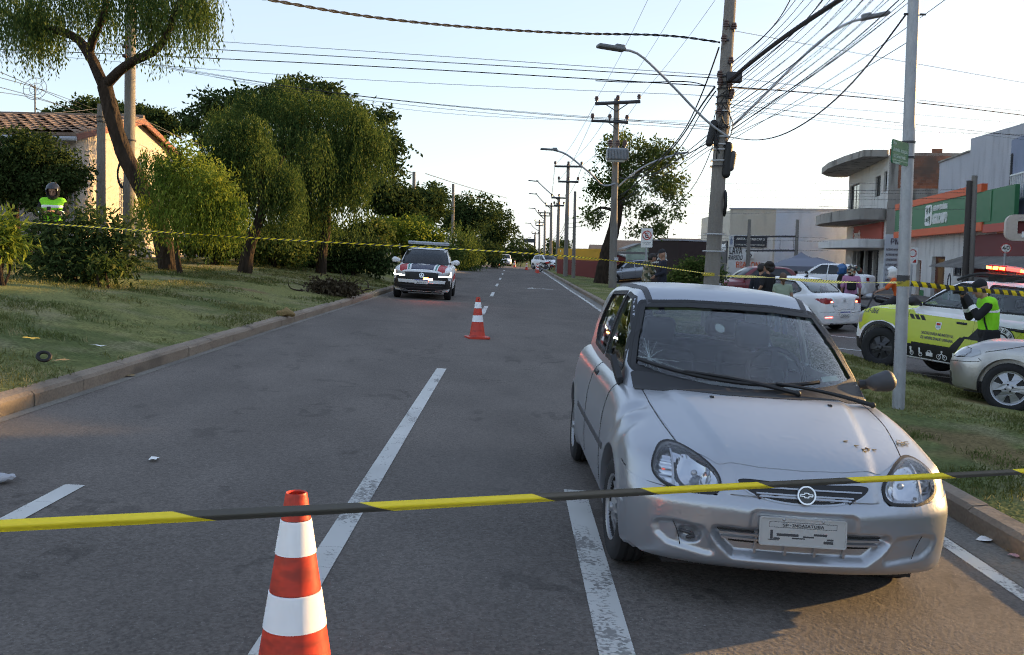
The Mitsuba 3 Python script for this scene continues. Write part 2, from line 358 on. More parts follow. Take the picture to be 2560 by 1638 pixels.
_flat(Polygon([(.55, 43.5), (.95, 45.2), (.95, 44.6), (1.9, 44.6), (1.9, 44.3), (.95, 44.3), (.95, 43.7)]), 'arrow_marking')
def rline(u1, v1, u2, v2, w):
    "line painted on the right road between two photograph points"
    def hit(u, v):
        d = ray(u, v); tt = 1.0
        for _ in range(30):
            p = EYE + d * tt; tt *= (EYE[2] - (zroad(p[0], p[1]) - .09)) / max(EYE[2] - p[2], 1e-6)
        return (EYE + d * tt)[:2]
    a, b = hit(u1, v1), hit(u2, v2); n = (b - a) / np.linalg.norm(b - a); s = np.array([-n[1], n[0]]) * w / 2
    a = a - n * .6; b = b + n * .6
    m = trimesh.creation.extrude_polygon(Polygon([a - s, b - s, b + s, a + s]), .001, engine='earcut')
    for _ in range(3): m = m.subdivide()
    m.vertices[:, 2] += zroad(m.vertices[:, 0], m.vertices[:, 1]) - .09 + .006
    return struct('road_line', m, 'mat_paint')
rline(2109, 873, 2420, 910, .12); rline(2250, 930, 2420, 951, .12); rline(2060, 838, 2140, 846, .12)
# ---------------------------------------------------------------- car builder: a body is a smooth field, panels and panes are wrapped onto it
from scipy.ndimage import gaussian_filter1d
def tab(xs, ys, lo=None, hi=None):
    f = PchipInterpolator(xs, ys); n = 4000
    Y = gaussian_filter1d(f(np.linspace(xs[0], xs[-1], n)), n * .011, mode='nearest'); Y = np.r_[Y, Y[-1]]; x0, k = xs[0], (n - 1) / (xs[-1] - xs[0])
    def g(q):
        t = np.clip((q - x0) * k, 0, n - 1); i = t.astype(np.int32); y0 = Y[i]
        return y0 + (Y[i + 1] - y0) * (t - i)
    return g
def smax(a, b, k):
    h = np.maximum(k - np.abs(a - b), 0) / k
    return np.maximum(a, b) + h * h * k * .25
class Field:
    "top(x) and its sideways crown, half width w(x) + dw(z), front xf(z) and rear xr(z) with sweeps over |y|, bottom"
    def __init__(s, top, crown, w, dw, xf, sf, xr, sr, bottom, k=.06, kz=None, extra=None):
        s.__dict__.update(top=top, crown=crown, w=w, dw=dw, xf=xf, sf=sf, xr=xr, sr=sr, bottom=bottom, k=k, kz=kz or k, extra=extra)
    def __call__(s, p):
        x, y, z = p[:, 0], np.abs(p[:, 1]), p[:, 2]
        zt = s.top(x) - s.crown(x) * (y / .7) ** 2.4
        a = (z - zt) * .93
        b = (y - s.w(x) - s.dw(z)) * .96
        c = (x - s.xf(z) + s.sf(y)) * .9
        d = (s.xr(z) - x - 0 + s.sr(y)) * .9
        f = smax(smax(a, b, s.kz), smax(c, d, .01), s.k)
        f = smax(f, s.bottom - z, .05)
        return f + s.extra(p) if s.extra else f
def cast(field, o, d, t0=0.0, t1=2.2, n=11):
    "outermost crossing by coarse march then bisection; o inside"
    lo = np.full(len(o), t0); hi = np.full(len(o), t1)
    for _ in range(n):
        m = (lo + hi) / 2; ins = field(o + d * m[:, None]) < 0
        lo = np.where(ins, m, lo); hi = np.where(ins, hi, m)
    return o + d * lo[:, None]
def shell(field, xa, xb, zc, nx=90, nc=34, nt=120):
    "closed surface of the field seen from a spine (xa..xb at height zc)"
    ph = np.r_[np.linspace(-PI / 2, 0, nc, endpoint=False)[1:], np.zeros(nx), np.linspace(0, PI / 2, nc + 1)[1:-1]]
    sx = np.r_[np.full(nc - 1, xa), np.linspace(xa, xb, nx), np.full(nc - 1, xb)]
    th = np.arange(nt) * 2 * PI / nt
    P, TH = np.meshgrid(ph, th, indexing='ij'); SX = np.broadcast_to(sx[:, None], P.shape)
    D = np.stack([np.sin(P), np.cos(P) * np.cos(TH), np.cos(P) * np.sin(TH)], -1).reshape(-1, 3)
    O = np.stack([SX, 0 * SX, 0 * SX + zc], -1).reshape(-1, 3)
    V = cast(field, O, D)
    poles = cast(field, np.array([[xa, 0, zc], [xb, 0, zc]], float), np.array([[-1, 0, 0], [1, 0, 0.0]]))
    m = len(ph); idx = lambda i, j: i * nt + j % nt
    i, j = np.meshgrid(np.arange(m - 1), np.arange(nt), indexing='ij'); j2 = (j + 1) % nt
    q = np.stack([i * nt + j, i * nt + j2, (i + 1) * nt + j2, (i + 1) * nt + j], -1).reshape(-1, 4)
    F = np.vstack([q[:, [0, 1, 2]], q[:, [0, 2, 3]]])
    k = np.arange(nt); k2 = (k + 1) % nt; n0 = m * nt
    F = np.vstack([F, np.stack([k2, k, k * 0 + n0], 1), np.stack([k + (m - 1) * nt, k2 + (m - 1) * nt, k * 0 + n0 + 1], 1)])
    t = trimesh.Trimesh(np.vstack([V, poles]), F, process=False)
    if t.volume < 0: t.invert()
    return t
def grad(field, p, e=2e-3):
    g = np.stack([field(p + e * np.eye(3)[k]) - field(p - e * np.eye(3)[k]) for k in range(3)], 1)
    return g / (np.linalg.norm(g, axis=1, keepdims=True) + 1e-9)
def flatmesh(poly, size):
    "triangles of even size inside an outline"
    from scipy.spatial import Delaunay
    gs = getattr(poly, 'geoms', [poly]); out = []
    for g in gs:
        if g.area < 1e-7: continue
        x0, y0, x1, y1 = g.bounds; sz = min(size, max(min(x1 - x0, y1 - y0) * .5, size * .12))
        g2 = g.segmentize(sz)
        b = [np.asarray(r.coords)[:-1] for r in (g2.exterior, *g2.interiors)]
        B = np.vstack(b)
        X, Y = np.meshgrid(np.arange(x0, x1 + sz, sz), np.arange(y0, y1 + sz, sz * .866)); X = X + (np.arange(X.shape[0]) % 2)[:, None] * sz * .5
        P = np.c_[X.ravel(), Y.ravel()]; ins = g.buffer(-sz * .55)
        P = P[shapely.contains_xy(ins, P[:, 0], P[:, 1])] if not ins.is_empty else P[:0]
        V = np.vstack([B, P]); F = Delaunay(V, qhull_options='QJ Pp Q12').simplices
        c = V[F].mean(1); F = F[shapely.contains_xy(g, c[:, 0], c[:, 1])]
        A = (V[F[:, 1], 0] - V[F[:, 0], 0]) * (V[F[:, 2], 1] - V[F[:, 0], 1]) - (V[F[:, 1], 1] - V[F[:, 0], 1]) * (V[F[:, 2], 0] - V[F[:, 0], 0]); F = F[np.abs(A) > 1e-9]; A = A[np.abs(A) > 1e-9]
        F = np.where((A < 0)[:, None], F[:, ::-1], F)
        out.append(trimesh.Trimesh(np.c_[V, np.zeros(len(V))], F, process=False))
    return cat(out)
def wrap(field, view, poly, off=.003, size=.03, mid=None, thick=0.0, disp=None):
    """lay a flat outline onto the body. view: 'front'/'rear' (y, z), 'left'/'right' (x, z), 'top' (x, y)"""
    m = flatmesh(poly, size); v = np.array(m.vertices); q = np.zeros((len(v), 3)); f = np.array(m.faces)
    d = {'front': (1, 0, 0), 'rear': (-1, 0, 0), 'left': (0, 1, 0), 'right': (0, -1, 0), 'top': (0, 0, 1)}[view]
    if view in ('front', 'rear'): q[:, 1:] = v[:, :2]; q[:, 0] = mid
    elif view == 'top': q[:, :2] = v[:, :2]; q[:, 2] = mid if mid is not None else .5
    else: q[:, [0, 2]] = v[:, :2]; q[:, 1] = mid or 0
    s = cast(field, q, np.tile(np.array(d, float), (len(q), 1)))
    nrm = grad(field, s); s = s + nrm * (off if disp is None else (off + disp(v[:, 0], v[:, 1]))[:, None])
    if (np.cross(s[f[:, 1]] - s[f[:, 0]], s[f[:, 2]] - s[f[:, 0]]) * np.array(d)).sum() < 0: f = f[:, ::-1]
    if thick:
        n = len(s); e = np.vstack([f[:, [0, 1]], f[:, [1, 2]], f[:, [2, 0]]]); key = np.sort(e, 1); key = key[:, 0] * n + key[:, 1]
        _, inv, cnt = np.unique(key, return_inverse=True, return_counts=True); e = e[cnt[inv] == 1]
        f = np.vstack([f, f[:, ::-1] + n, np.c_[e[:, 0], e[:, 0] + n, e[:, 1] + n], np.c_[e[:, 0], e[:, 1] + n, e[:, 1]]])
        s = np.vstack([s, s - nrm * thick])
    return trimesh.Trimesh(s, f, process=False)
def wline(field, view, pts, r=.004, off=.0, mid=None, n=40):
    "thin strip of round section laid along a line on the body (gaps between panels, trim)"
    p = bez(pts, n); q = np.zeros((n, 3)); d = {'front': (1, 0, 0), 'rear': (-1, 0, 0), 'left': (0, 1, 0), 'right': (0, -1, 0), 'top': (0, 0, 1)}[view]
    if view in ('front', 'rear'): q[:, 1:] = p; q[:, 0] = mid
    elif view == 'top': q[:, :2] = p; q[:, 2] = mid if mid is not None else .5
    else: q[:, [0, 2]] = p; q[:, 1] = mid or 0
    s = cast(field, q, np.tile(np.array(d, float), (n, 1))); s = s + grad(field, s) * off
    return tube(s, r, 6)
def smooth_poly(pts, r=.03):
    return Polygon(pts).buffer(-r).buffer(2 * r).buffer(-r) if r else Polygon(pts)
def round_poly(pts, n=90):
    "closed smooth curve through points"
    from scipy.interpolate import CubicSpline
    p = np.asarray(list(pts) + [pts[0]], float); q = np.r_[0, np.cumsum(np.sqrt(np.linalg.norm(np.diff(p, axis=0), axis=1)))]
    return Polygon(CubicSpline(q, p, bc_type='periodic')(np.linspace(0, q[-1], n)[:-1]))
def oval(cx, cy, a, b, p=2.0, rot=0.0, n=48):
    t = np.arange(n) * 2 * PI / n; c, s = np.cos(t), np.sin(t)
    q = np.stack([a * np.sign(c) * np.abs(c) ** (2 / p), b * np.sign(s) * np.abs(s) ** (2 / p)], 1)
    R = np.array([[math.cos(rot), -math.sin(rot)], [math.sin(rot), math.cos(rot)]])
    return Polygon(q @ R.T + [cx, cy])
def flipx(poly): return shapely.affinity.scale(poly, -1, 1, origin=(0, 0))
import shapely.affinity

mat('tyre', (.016, .016, .017), .85); mat('rubber', (.010, .010, .011), .6); mat('plastic', (.022, .022, .024), .55)
mat('rim_silver', (.40, .41, .43), .35, metal=.7); mat('rim_dark', (.05, .05, .055), .35, metal=.5); mat('chrome', (.70, .71, .73), .12, metal=1.0)
mat('interior', (.014, .015, .017), .8); mat('interior_light', (.16, .16, .155), .9)
mat('silver_paint', (.40, .42, .455), .30, metal=.68, coat=1.0, coat_gloss=.96); mat('white_paint', (.74, .74, .74), .35, coat=1.0, coat_gloss=.95)
mat('silver_paint_beige', (.46, .45, .44), .32, metal=.75, coat=1.0, coat_gloss=.96)
mat('lime_paint', (.50, .56, .03), .4, coat=1.0, coat_gloss=.95); mat('maroon_paint', (.16, .012, .018), .3, coat=1.0); mat('black_paint', (.012, .012, .014), .3, coat=1.0)
mat('seam', (.006, .006, .007), .8); mat('plate_grey', (.40, .40, .39), .5); mat('plate_white', (.70, .70, .68), .5); mat('navy', (.012, .016, .05), .4, coat=1.0); mat('red_paint', (.36, .012, .016), .4, coat=1.0)
mat('teal_paint', (.03, .22, .18), .4); mat('tail_lamp', (.30, .008, .012), .15, coat=1.0); mat('tail_lamp_clear', (.45, .30, .30), .2); mat('blue_band', (.02, .04, .28), .5)
scene['mat_glass'] = {'type': 'thindielectric', 'int_ior': 1.5, 'specular_transmittance': {'type': 'rgb', 'value': [.46, .52, .51]}}
scene['mat_glass_dark'] = {'type': 'thindielectric', 'int_ior': 1.5, 'specular_transmittance': {'type': 'rgb', 'value': [.22, .25, .25]}}
scene['mat_lens'] = {'type': 'thindielectric', 'int_ior': 1.5, 'specular_transmittance': {'type': 'rgb', 'value': [.92, .93, .95]}}

def star_hole(n, r0, r1, half0, half1):
    out = []
    for k in range(n):
        a = 2 * PI * (k + .5) / n; ca, sa = math.cos(a), math.sin(a)
        pts = [(r0, -half0), (r1, -half1), (r1, half1), (r0, half0)]
        out.append(Polygon([(x * ca - y * sa, x * sa + y * ca) for x, y in pts]).buffer(-.008).buffer(.016).buffer(-.008))
    return out
def wheel(t, M, r, w, rim, style='five', rim_mat='mat_rim_silver', parent_label=None):
    "a wheel at M (axis +y outwards)"
    k = uniq(t.key + '__wheel')
    h = w / 2; s = r - rim
    prof = [(rim - .01, -h * .9), (rim + .01, -h), (rim + s * .5, -h * 1.05), (r - .025, -h * .95), (r - .006, -h * .78), (r, -h * .5), (r, -.03), (r - .008, -.025), (r - .008, -.015), (r, -.01), (r, .01), (r - .008, .015), (r - .008, .025), (r, .03), (r, h * .5), (r - .006, h * .78), (r - .025, h * .95), (rim + s * .5, h * 1.05), (rim + .01, h), (rim - .012, h * .88), (rim - .02, h * .5), (rim - .03, -h * .5)]
    MM = t.M @ M
    put(k + '__tyre', lathe(prof, 56, 'y'), 'mat_tyre', 35, MM)
    holes = {'five': star_hole(5, rim * .34, rim * .88, rim * .10, rim * .30), 'six_twin': star_hole(6, rim * .42, rim * .86, rim * .06, rim * .20) + [], 'ten': star_hole(10, rim * .40, rim * .88, rim * .06, rim * .17), 'steel': [Polygon(oval(rim * .72 * math.cos(a), rim * .72 * math.sin(a), rim * .07, rim * .10, 2, a)) for a in np.arange(12) * PI / 6]}[style]
    disc = Point(0, 0).buffer(rim * .985, 24).difference(shapely.union_all(holes))
    for a in np.arange(4) * PI / 2 + .4: disc = disc.difference(Point(rim * .2 * math.cos(a), rim * .2 * math.sin(a)).buffer(.011))
    face = prism(disc, .03); v = face.vertices
    rr = np.linalg.norm(v[:, :2], axis=1) / rim
    v[:, 2] += .02 * np.cos(np.clip(rr, 0, 1) * PI * .9) - .012
    face = cat([face, lathe([(rim * .90, 0), (rim, .0), (rim * 1.01, .02), (rim * .99, .035), (rim * .93, .03), (rim * .90, .0)], 48), lathe([(0, .05), (rim * .14, .046), (rim * .17, .02)], 24)])
    face = along(face, (0, h * .55, 0), (1, 0, 0), (0, 0, -1))
    put(k + '__rim', face, rim_mat, 35, MM)
    put(k + '__brake', along(prism(Point(0, 0).buffer(rim * .93, 16), .02), (0, h * .2, 0), (1, 0, 0), (0, 0, -1)), 'mat_black', False, MM)
    return k
def wheels(t, wb, tr, r, w, rim, style, rim_mat='mat_rim_silver', steer=0.0, arch=None):
    for x, st in ((0, steer), (-wb, 0)):
        for sd in (1, -1):
            wheel(t, mat4((x, sd * (tr / 2 - .0), r), st + (0 if sd > 0 else PI)), r, w, rim, style, rim_mat)
def wells(field_half, wb, r, y_in=.48):
    c = [manifold3d.Manifold.cylinder(.7, r, r, 48).rotate((90, 0, 0)).translate((x, s, .0 + r * 0)) for x in (0, -wb) for s in (y_in + .7, -y_in)]
    return c
class Car:
    """spec keys: body, green (fields), spine_b, spine_g, wb, track, r, arch_r, windows: list of (name, view, polygon)"""
    def __init__(s, t, body, green, sb, sg, wb, hub, arch, paint, windows, hollow=True, res=1.0, dent=None, seal=.022, cuts=(), glass='mat_glass', cavity=None, roof_paint=None, mid=(-.3, -1.6), yin=.50):
        s.t, s.B, s.G, s.mid = t, body, green, mid
        r = lambda n: max(12, int(n * res))
        b = tri2man(shell(dent or body, *sb, r(110), r(46), r(150)))
        for x in (0, -wb):
            for sd in (1, -1):
                c = manifold3d.Manifold.cylinder(.6, arch, arch, 56).rotate((90, 0, 0)).translate((x, (yin + .6) if sd > 0 else -yin, hub))
                b = b - c
        for pl_, x0_ in cuts: b = b - manifold3d.Manifold.extrude(manifold3d.CrossSection([np.asarray(pl_.exterior.coords)[:-1].tolist()], manifold3d.FillRule.EvenOdd), 1.0).transform([[0, 0, 1, x0_], [1, 0, 0, 0], [0, 1, 0, 0]])
        if hollow: b = b - manifold3d.Manifold.cube((cavity[1] - cavity[0], cavity[2] * 2, 1.0)).translate((cavity[0], -cavity[2], cavity[3]))
        s.body = t.part('body', man2tri(b), paint, 32)
        g = tri2man(shell(green, *sg, r(80), r(40), r(140)))
        if hollow:
            inner = lambda p: green(p) + .035
            g = g - tri2man(shell(inner, *sg, r(50), r(26), r(90)))
            g = g - manifold3d.Manifold.cube((4, 2, 1)).translate((sg[0] - 1, -1, cavity[4] - 1.0))
            for name, view, poly in windows:
                for pr in s.cutters(view, poly): g = g - pr
        s.green = t.part('cabin', man2tri(g), roof_paint or paint, 32)
        for name, view, poly in windows:
            for vw, pl in (((view, poly),) if view in ('front', 'rear') else (('left', poly), ('right', poly))):
                mid_ = mid[1] if view in ('front', 'rear') else 0
                pane = wrap(green, vw, pl.buffer(.012), -.010 if hollow else .003, .05, mid_)
                k = t.part(name, pane, glass if hollow else 'mat_dark_glass', True)
                t.part('seal', wrap(green, vw, pl.buffer(seal if view in ('front', 'rear') else .022, join_style=1).difference(pl.buffer(-.006)), .003, .03, mid_, .012), 'mat_rubber', 30, parent=k)
    def cutters(s, view, poly):
        p = [np.asarray(g.exterior.coords)[:-1] for g in getattr(poly, 'geoms', [poly])]
        cs = manifold3d.CrossSection([q.tolist() for q in p]); 
        if cs.area() < 1e-6: cs = manifold3d.CrossSection([q[::-1].tolist() for q in p])
        m = manifold3d.Manifold.extrude(cs, 1.5)
        if view == 'front': return [m.transform([[0, 0, 1, s.mid[1]], [1, 0, 0, 0], [0, 1, 0, 0]])]
        if view == 'rear': return [m.transform([[0, 0, -1, s.mid[1]], [1, 0, 0, 0], [0, 1, 0, 0]])]
        return [m.transform([[1, 0, 0, 0], [0, 0, 1, .15], [0, 1, 0, 0]]), m.transform([[1, 0, 0, 0], [0, 0, -1, -.15], [0, 1, 0, 0]])]
    def on(s, name, view, poly, mat_, off=.004, size=.03, parent=None, thick=.01, which='B', label=None, smooth=30, disp=None):
        f = s.B if which == 'B' else s.G
        return s.t.part(name, wrap(f, view, poly, off, size, (0 if view in ('left', 'right') else None if view == 'top' and which == 'B' else .8 if view == 'top' else s.mid[0] if which == 'B' and view == 'front' else s.mid[1]), thick, disp), mat_, smooth, parent=parent, label=label)
    def seams(s, lines, r=.0030, which='B', name='panel_gap', mat_='mat_seam'):
        for v, p, wh in [(l + (which,))[:3] for l in lines]: s.t.part(name, wline(s.B if wh == 'B' else s.G, v, p, r, 0.0, 0 if v in ('left', 'right') else None if v == 'top' else s.mid[0] if wh == 'B' and v == 'front' else s.mid[1]), mat_, 40)
def plate(t, M, w, h, lines, base='mat_plate_grey', top=None, parent=None):
    k = t.part('licence_plate', prism(sbox(-w / 2, -h / 2, w / 2, h / 2).buffer(-.012).buffer(.012), .006), base, False, M=M, parent=parent)
    rim = sbox(-w / 2, -h / 2, w / 2, h / 2).buffer(-.012).buffer(.012)
    t.part('rim', prism(rim.difference(rim.buffer(-.006)), .004, .006), base, False, parent=k, M=M)
    for s_, hh, y, col, wid in lines:
        m = centre(text(s_, hh, .002, True, wid)); m.apply_translation((0, y, .006))
        t.part('lettering', m, col, False, parent=k, M=M)
    if top is not None:
        t.part('band', prism(sbox(-w / 2 + .006, h / 2 - .03, w / 2 - .006, h / 2 - .006), .003, .006), top, False, parent=k, M=M)
    return k
def vmat(o, ex, ey):
    ex, ey = np.asarray(ex, float), np.asarray(ey, float); ex /= np.linalg.norm(ex); ey /= np.linalg.norm(ey)
    M = np.eye(4); M[:3, 0], M[:3, 1], M[:3, 2], M[:3, 3] = ex, ey, np.cross(ex, ey), o
    return M
def plane_mat(x, y, head, f=gz, dz=0.0, wb=2.45, tr=1.4, s=1.0):
    "stand a car with its front axle at (x, y), heading azimuth (from +y towards +x), on the ground under its wheels"
    fw = np.array([math.sin(head), math.cos(head)]); lf = np.array([-fw[1], fw[0]])
    P = lambda a, b: np.array([x + fw[0] * a + lf[0] * b, y + fw[1] * a + lf[1] * b])
    q = {}
    for n_, a, b in (('fl', 0, tr / 2), ('fr', 0, -tr / 2), ('rl', -wb, tr / 2), ('rr', -wb, -tr / 2)):
        p = P(a, b); q[n_] = np.array([p[0], p[1], f(p[0], p[1]) + dz])
    ex = (q['fl'] + q['fr'] - q['rl'] - q['rr']); ex /= np.linalg.norm(ex)
    ey = (q['fl'] + q['rl'] - q['fr'] - q['rr']); ey -= ex * (ey @ ex); ey /= np.linalg.norm(ey)
    M = np.eye(4); M[:3, 0], M[:3, 1], M[:3, 2] = ex, ey, np.cross(ex, ey)
    M[:3, :3] *= s
    M[:3, 3] = (q['fl'] + q['fr']) / 2
    return M
# ---------------------------------------------------------------- the silver hatchback in front
def silver_hatch():
    t = Thing('silver_hatchback', 'silver hatchback with cracked windscreen and dented wing parked nose to the camera', 'car', M=plane_mat(1.325, 5.08, PI - .019, wb=2.443, tr=1.387))
    def extra(p):
        x, y, z = p.T; ay = np.abs(y)
        ridge = -.014 * sst((ay - .30) / .05) * 0 - .012 * (1 - sst((ay - (.47 - .16 * np.clip((x + .3) / .95, 0, 1))) / .06)) * (z > .55) * sst((x + .35) / .1)
        d = .030 * np.exp(-(((x - .12) / .07) ** 2 + ((z - .73) / .055) ** 2)) + .026 * np.exp(-(((x + .03) / .05) ** 2 + ((z - .80) / .08) ** 2)) - .014 * np.exp(-(((x - .05) / .05) ** 2 + ((z - .765) / .03) ** 2))
        flare = -.016 * np.exp(-((np.hypot(x, z - .28) - .345) / .035) ** 2) * (z > .1) - .016 * np.exp(-((np.hypot(x + 2.443, z - .28) - .345) / .035) ** 2) * (z > .1)
        return ridge + d * .8 * sst((-y - .60) / .08) + flare * (ay > .6)
    sst = lambda q: (lambda c: c * c * (3 - 2 * c))(np.clip(q, 0, 1))
    body = Field(tab([-3.05, -2.9, -2.4, -1.5, -.6, -.25, 0, .3, .5, .62, .70, .8], [.80, .91, .945, .94, .93, .905, .872, .80, .735, .675, .60, .45]), tab([-3, -.6, -.2, .3, .6, .8], [.03, .03, .045, .06, .055, .02]),
                 tab([-3.1, -2.9, -2.4, -1.2, 0, .4, .8], [.70, .765, .80, .808, .805, .79, .775]), tab([.1, .2, .35, .5, .65, .8, .9, 1.0], [-.06, -.03, -.008, 0, -.004, -.03, -.065, -.12]),
                 tab([.1, .17, .22, .30, .42, .49, .53, .56, .60, .64, .70, .80, 1.0], [.60, .665, .725, .748, .762, .765, .748, .728, .705, .685, .66, .64, .62]), tab([0, .2, .4, .55, .65, .72, .78, .84, .95], [0, .01, .04, .085, .13, .185, .27, .40, .75]),
                 tab([.1, .3, .5, .8, 1.0], [-2.93, -2.99, -3.0, -2.96, -2.9]), tab([0, .4, .6, .7, .8, .95], [0, .02, .06, .12, .26, .6]), .20, .05, .09, extra)
    green = Field(tab([-3.1, -2.9, -2.6, -2.2, -1.7, -1.35, -1.0, -.6, -.2], [1.18, 1.33, 1.40, 1.445, 1.462, 1.455, 1.415, 1.31, 1.1]), tab([-3, 0], [.055, .055]),
                  tab([-3, -2.4, -1.5, -.9, -.3], [.60, .655, .675, .672, .66]), tab([.7, .95, 1.1, 1.25, 1.36, 1.42, 1.5], [.075, .025, -.005, -.05, -.095, -.125, -.17]),
                  tab([.7, .90, 1.05, 1.2, 1.33, 1.4, 1.5], [.14, -.17, -.42, -.67, -.915, -1.04, -1.25]), tab([0, .3, .5, .62, .72], [0, .035, .10, .175, .27]),
                  tab([.7, .95, 1.1, 1.25, 1.4, 1.5], [-2.95, -2.92, -2.86, -2.78, -2.66, -2.6]), tab([0, .4, .6, .7], [0, .03, .09, .15]), .72, .05, .07)
    ws = smooth_poly([(-.672, .972), (-.5, .932), (-.25, .902), (0, .895), (.25, .902), (.5, .932), (.672, .972), (.625, 1.15), (.550, 1.338), (.27, 1.359), (0, 1.363), (-.27, 1.359), (-.550, 1.338), (-.625, 1.15)], .035)
    rw = smooth_poly([(-.55, 1.02), (.55, 1.02), (.48, 1.33), (-.48, 1.33)], .05)
    fd = smooth_poly([(-.60, .955), (-1.42, .96), (-1.44, 1.365), (-1.14, 1.345), (-.80, 1.17)], .025)
    rd = smooth_poly([(-1.50, .96), (-2.18, .975), (-2.34, 1.08), (-2.24, 1.335), (-1.51, 1.367)], .03)
    heads = [round_poly([(sd * a, b) for a, b in ((.672, .622), (.664, .665), (.638, .700), (.592, .718), (.535, .711), (.470, .685), (.413, .645), (.386, .600), (.400, .560), (.47, .548), (.56, .549), (.625, .566), (.660, .590))]) for sd in (-1, 1)]
    c = Car(t, body, green, (-2.55, .35, .50), (-2.3, -.75, 1.02), 2.443, .28, .335, 'mat_silver_paint', [('windscreen', 'front', ws), ('rear_window', 'rear', rw), ('front_door_window', 'side', fd), ('rear_door_window', 'side', rd)],
            True, 1.25, seal=.009, cuts=[(q.buffer(-.004), .33) for q in heads], dent=lambda p: body(p) + .085 * sst((p[:, 0] - .44) / .06) * sst((.545 - p[:, 2]) / .02) * sst((.72 - np.abs(p[:, 1])) / .03), glass='mat_glass', cavity=(-2.75, -.50, .62, .30, .80), mid=(-.2, -1.5))
    c.on('windscreen_border', 'front', ws.buffer(.004).difference(ws.buffer(-.032)), 'mat_black', .002, .02, which='G', thick=.006)
    # bonnet, cowl
    bon = smooth_poly([(-.30, -.615), (.10, -.60), (.44, -.545), (.53, -.47), (.60, -.39), (.632, -.2), (.640, 0), (.632, .2), (.60, .39), (.53, .47), (.44, .545), (.10, .60), (-.30, .615), (-.205, .45), (-.115, .2), (-.10, 0), (-.115, -.2), (-.205, -.45)], .02)
    c.on('bonnet', 'top', bon, 'mat_silver_paint', .003, .013, thick=.012)
    cowl = smooth_poly([(-.30, -.66), (-.195, -.44), (-.10, -.2), (-.085, 0), (-.10, .2), (-.195, .44), (-.30, .66), (-.47, .665), (-.30, .4), (-.215, .15), (-.21, 0), (-.215, -.15), (-.30, -.4), (-.47, -.665)], .008)
    un = lambda p: np.minimum(body(p), green(p))
    t.part('cowl', wrap(un, 'top', cowl, .006, .03, .5, .015), 'mat_plastic', 30)
    c.seams([('top', [(-.30, -.62), (.10, -.605), (.43, -.552)]), ('top', [(-.30, .62), (.10, .605), (.43, .552)]), 
             ('right', [(-.52, .93), (-.56, .6), (-.54, .30)]), ('right', [(-1.44, .96), (-1.46, .6), (-1.45, .28)]), ('left', [(-.52, .93), (-.56, .6), (-.54, .30)]), ('left', [(-1.44, .96), (-1.46, .6), (-1.45, .28)]),
             ('right', [(.30, .60), (.40, .59)]), ('left', [(.30, .60), (.40, .59)])], .0028)
    # bumper with its recesses
    def edge(poly, w):  # smooth mask: 1 inside
        def f(y, z):
            q = shapely.points(np.c_[y, z]); d = shapely.distance(poly.exterior, q); i = shapely.contains_xy(poly, y, z)
            s_ = np.where(i, d, -d); return sst((s_ + w) / (2 * w))
        return f
    rec_p = smooth_poly([(-.255, .375), (.255, .375), (.245, .482), (.225, .495), (-.225, .495), (-.245, .482)], .008)
    intake = smooth_poly([(-.43, .398), (.43, .398), (.37, .325), (.31, .272), (-.31, .272), (-.37, .325)], .02)
    pods = [smooth_poly([(s * .665, .375), (s * .645, .398), (s * .59, .404), (s * .45, .39), (s * .40, .30), (s * .385, .262), (s * .60, .296), (s * .65, .335)], .02) for s in (-1, 1)]
    hooks = oval(-.51, .345, .045, .032, 3)
    e1, e2, e3, e4, e5 = edge(rec_p, .009), edge(intake, .020), edge(pods[0], .016), edge(pods[1], .016), edge(hooks, .014)
    disp = lambda y, z: -.012 * e1(y, z) * (1 - e2(y, z)) - .050 * e2(y, z) - .016 * (e3(y, z) + e4(y, z)) - .030 * e5(y, z)
    bump = smooth_poly([(-.775, .262), (-.70, .222), (-.45, .206), (0, .203), (.45, .206), (.70, .222), (.775, .262), (.80, .45), (.785, .575), (.69, .555), (.60, .545), (.40, .54), (.375, .56), (.372, .605), (.30, .606), (0, .603), (-.30, .606), (-.372, .605), (-.375, .56), (-.40, .54), (-.60, .545), (-.69, .555), (-.785, .575), (-.80, .45)], .006)
    k = c.on('front_bumper', 'front', bump, 'mat_silver_paint', .005, .0075, thick=.02, disp=disp, smooth=50)
    in_ = lambda poly, d, off=.007: c.on('air_slot', 'front', poly, 'mat_black', off, .02, parent=k, thick=.002, disp=(lambda y, z: y * 0 + d))
    for s in (-1, 1):
        in_(smooth_poly([(s * .40, .392), (s * .22, .392), (s * .22, .376), (s * .385, .378)], .003), -.046)
        in_(smooth_poly([(s * .34, .338), (s * .03, .336), (s * .03, .324), (s * .33, .326)], .003), -.047)
        for yy in (.07, .21): c.on('rib', 'front', sbox(s * yy - .006, .278, s * yy + .006, .392), 'mat_silver_paint', -.028, .02, parent=k, thick=.02)
    for z0 in (.343, .366): c.on('slat', 'front', sbox(-.38 + (.366 - z0) * .5, z0, .38 - (.366 - z0) * .5, z0 + .010), 'mat_silver_paint', -.022, .02, parent=k, thick=.02)
    hx = cast(body, np.array([[0, -.51, .345]]), np.array([[1.0, 0, 0]]))[0]
    t.part('tow_hook', tube(bez([hx + [-.03, -.035, .012], hx + [-.008, -.01, .012], hx + [-.008, .02, .0], hx + [-.008, -.005, -.012], hx + [-.03, .03, -.014]], 18), .008, 8), 'mat_dark_grey', 40)
    c.seams([('front', [(s * .585, .402), (s * .56, .35), (s * .545, .293)]) for s in (-1, 1)], .002, name='fog_cover_gap', mat_='mat_seam')
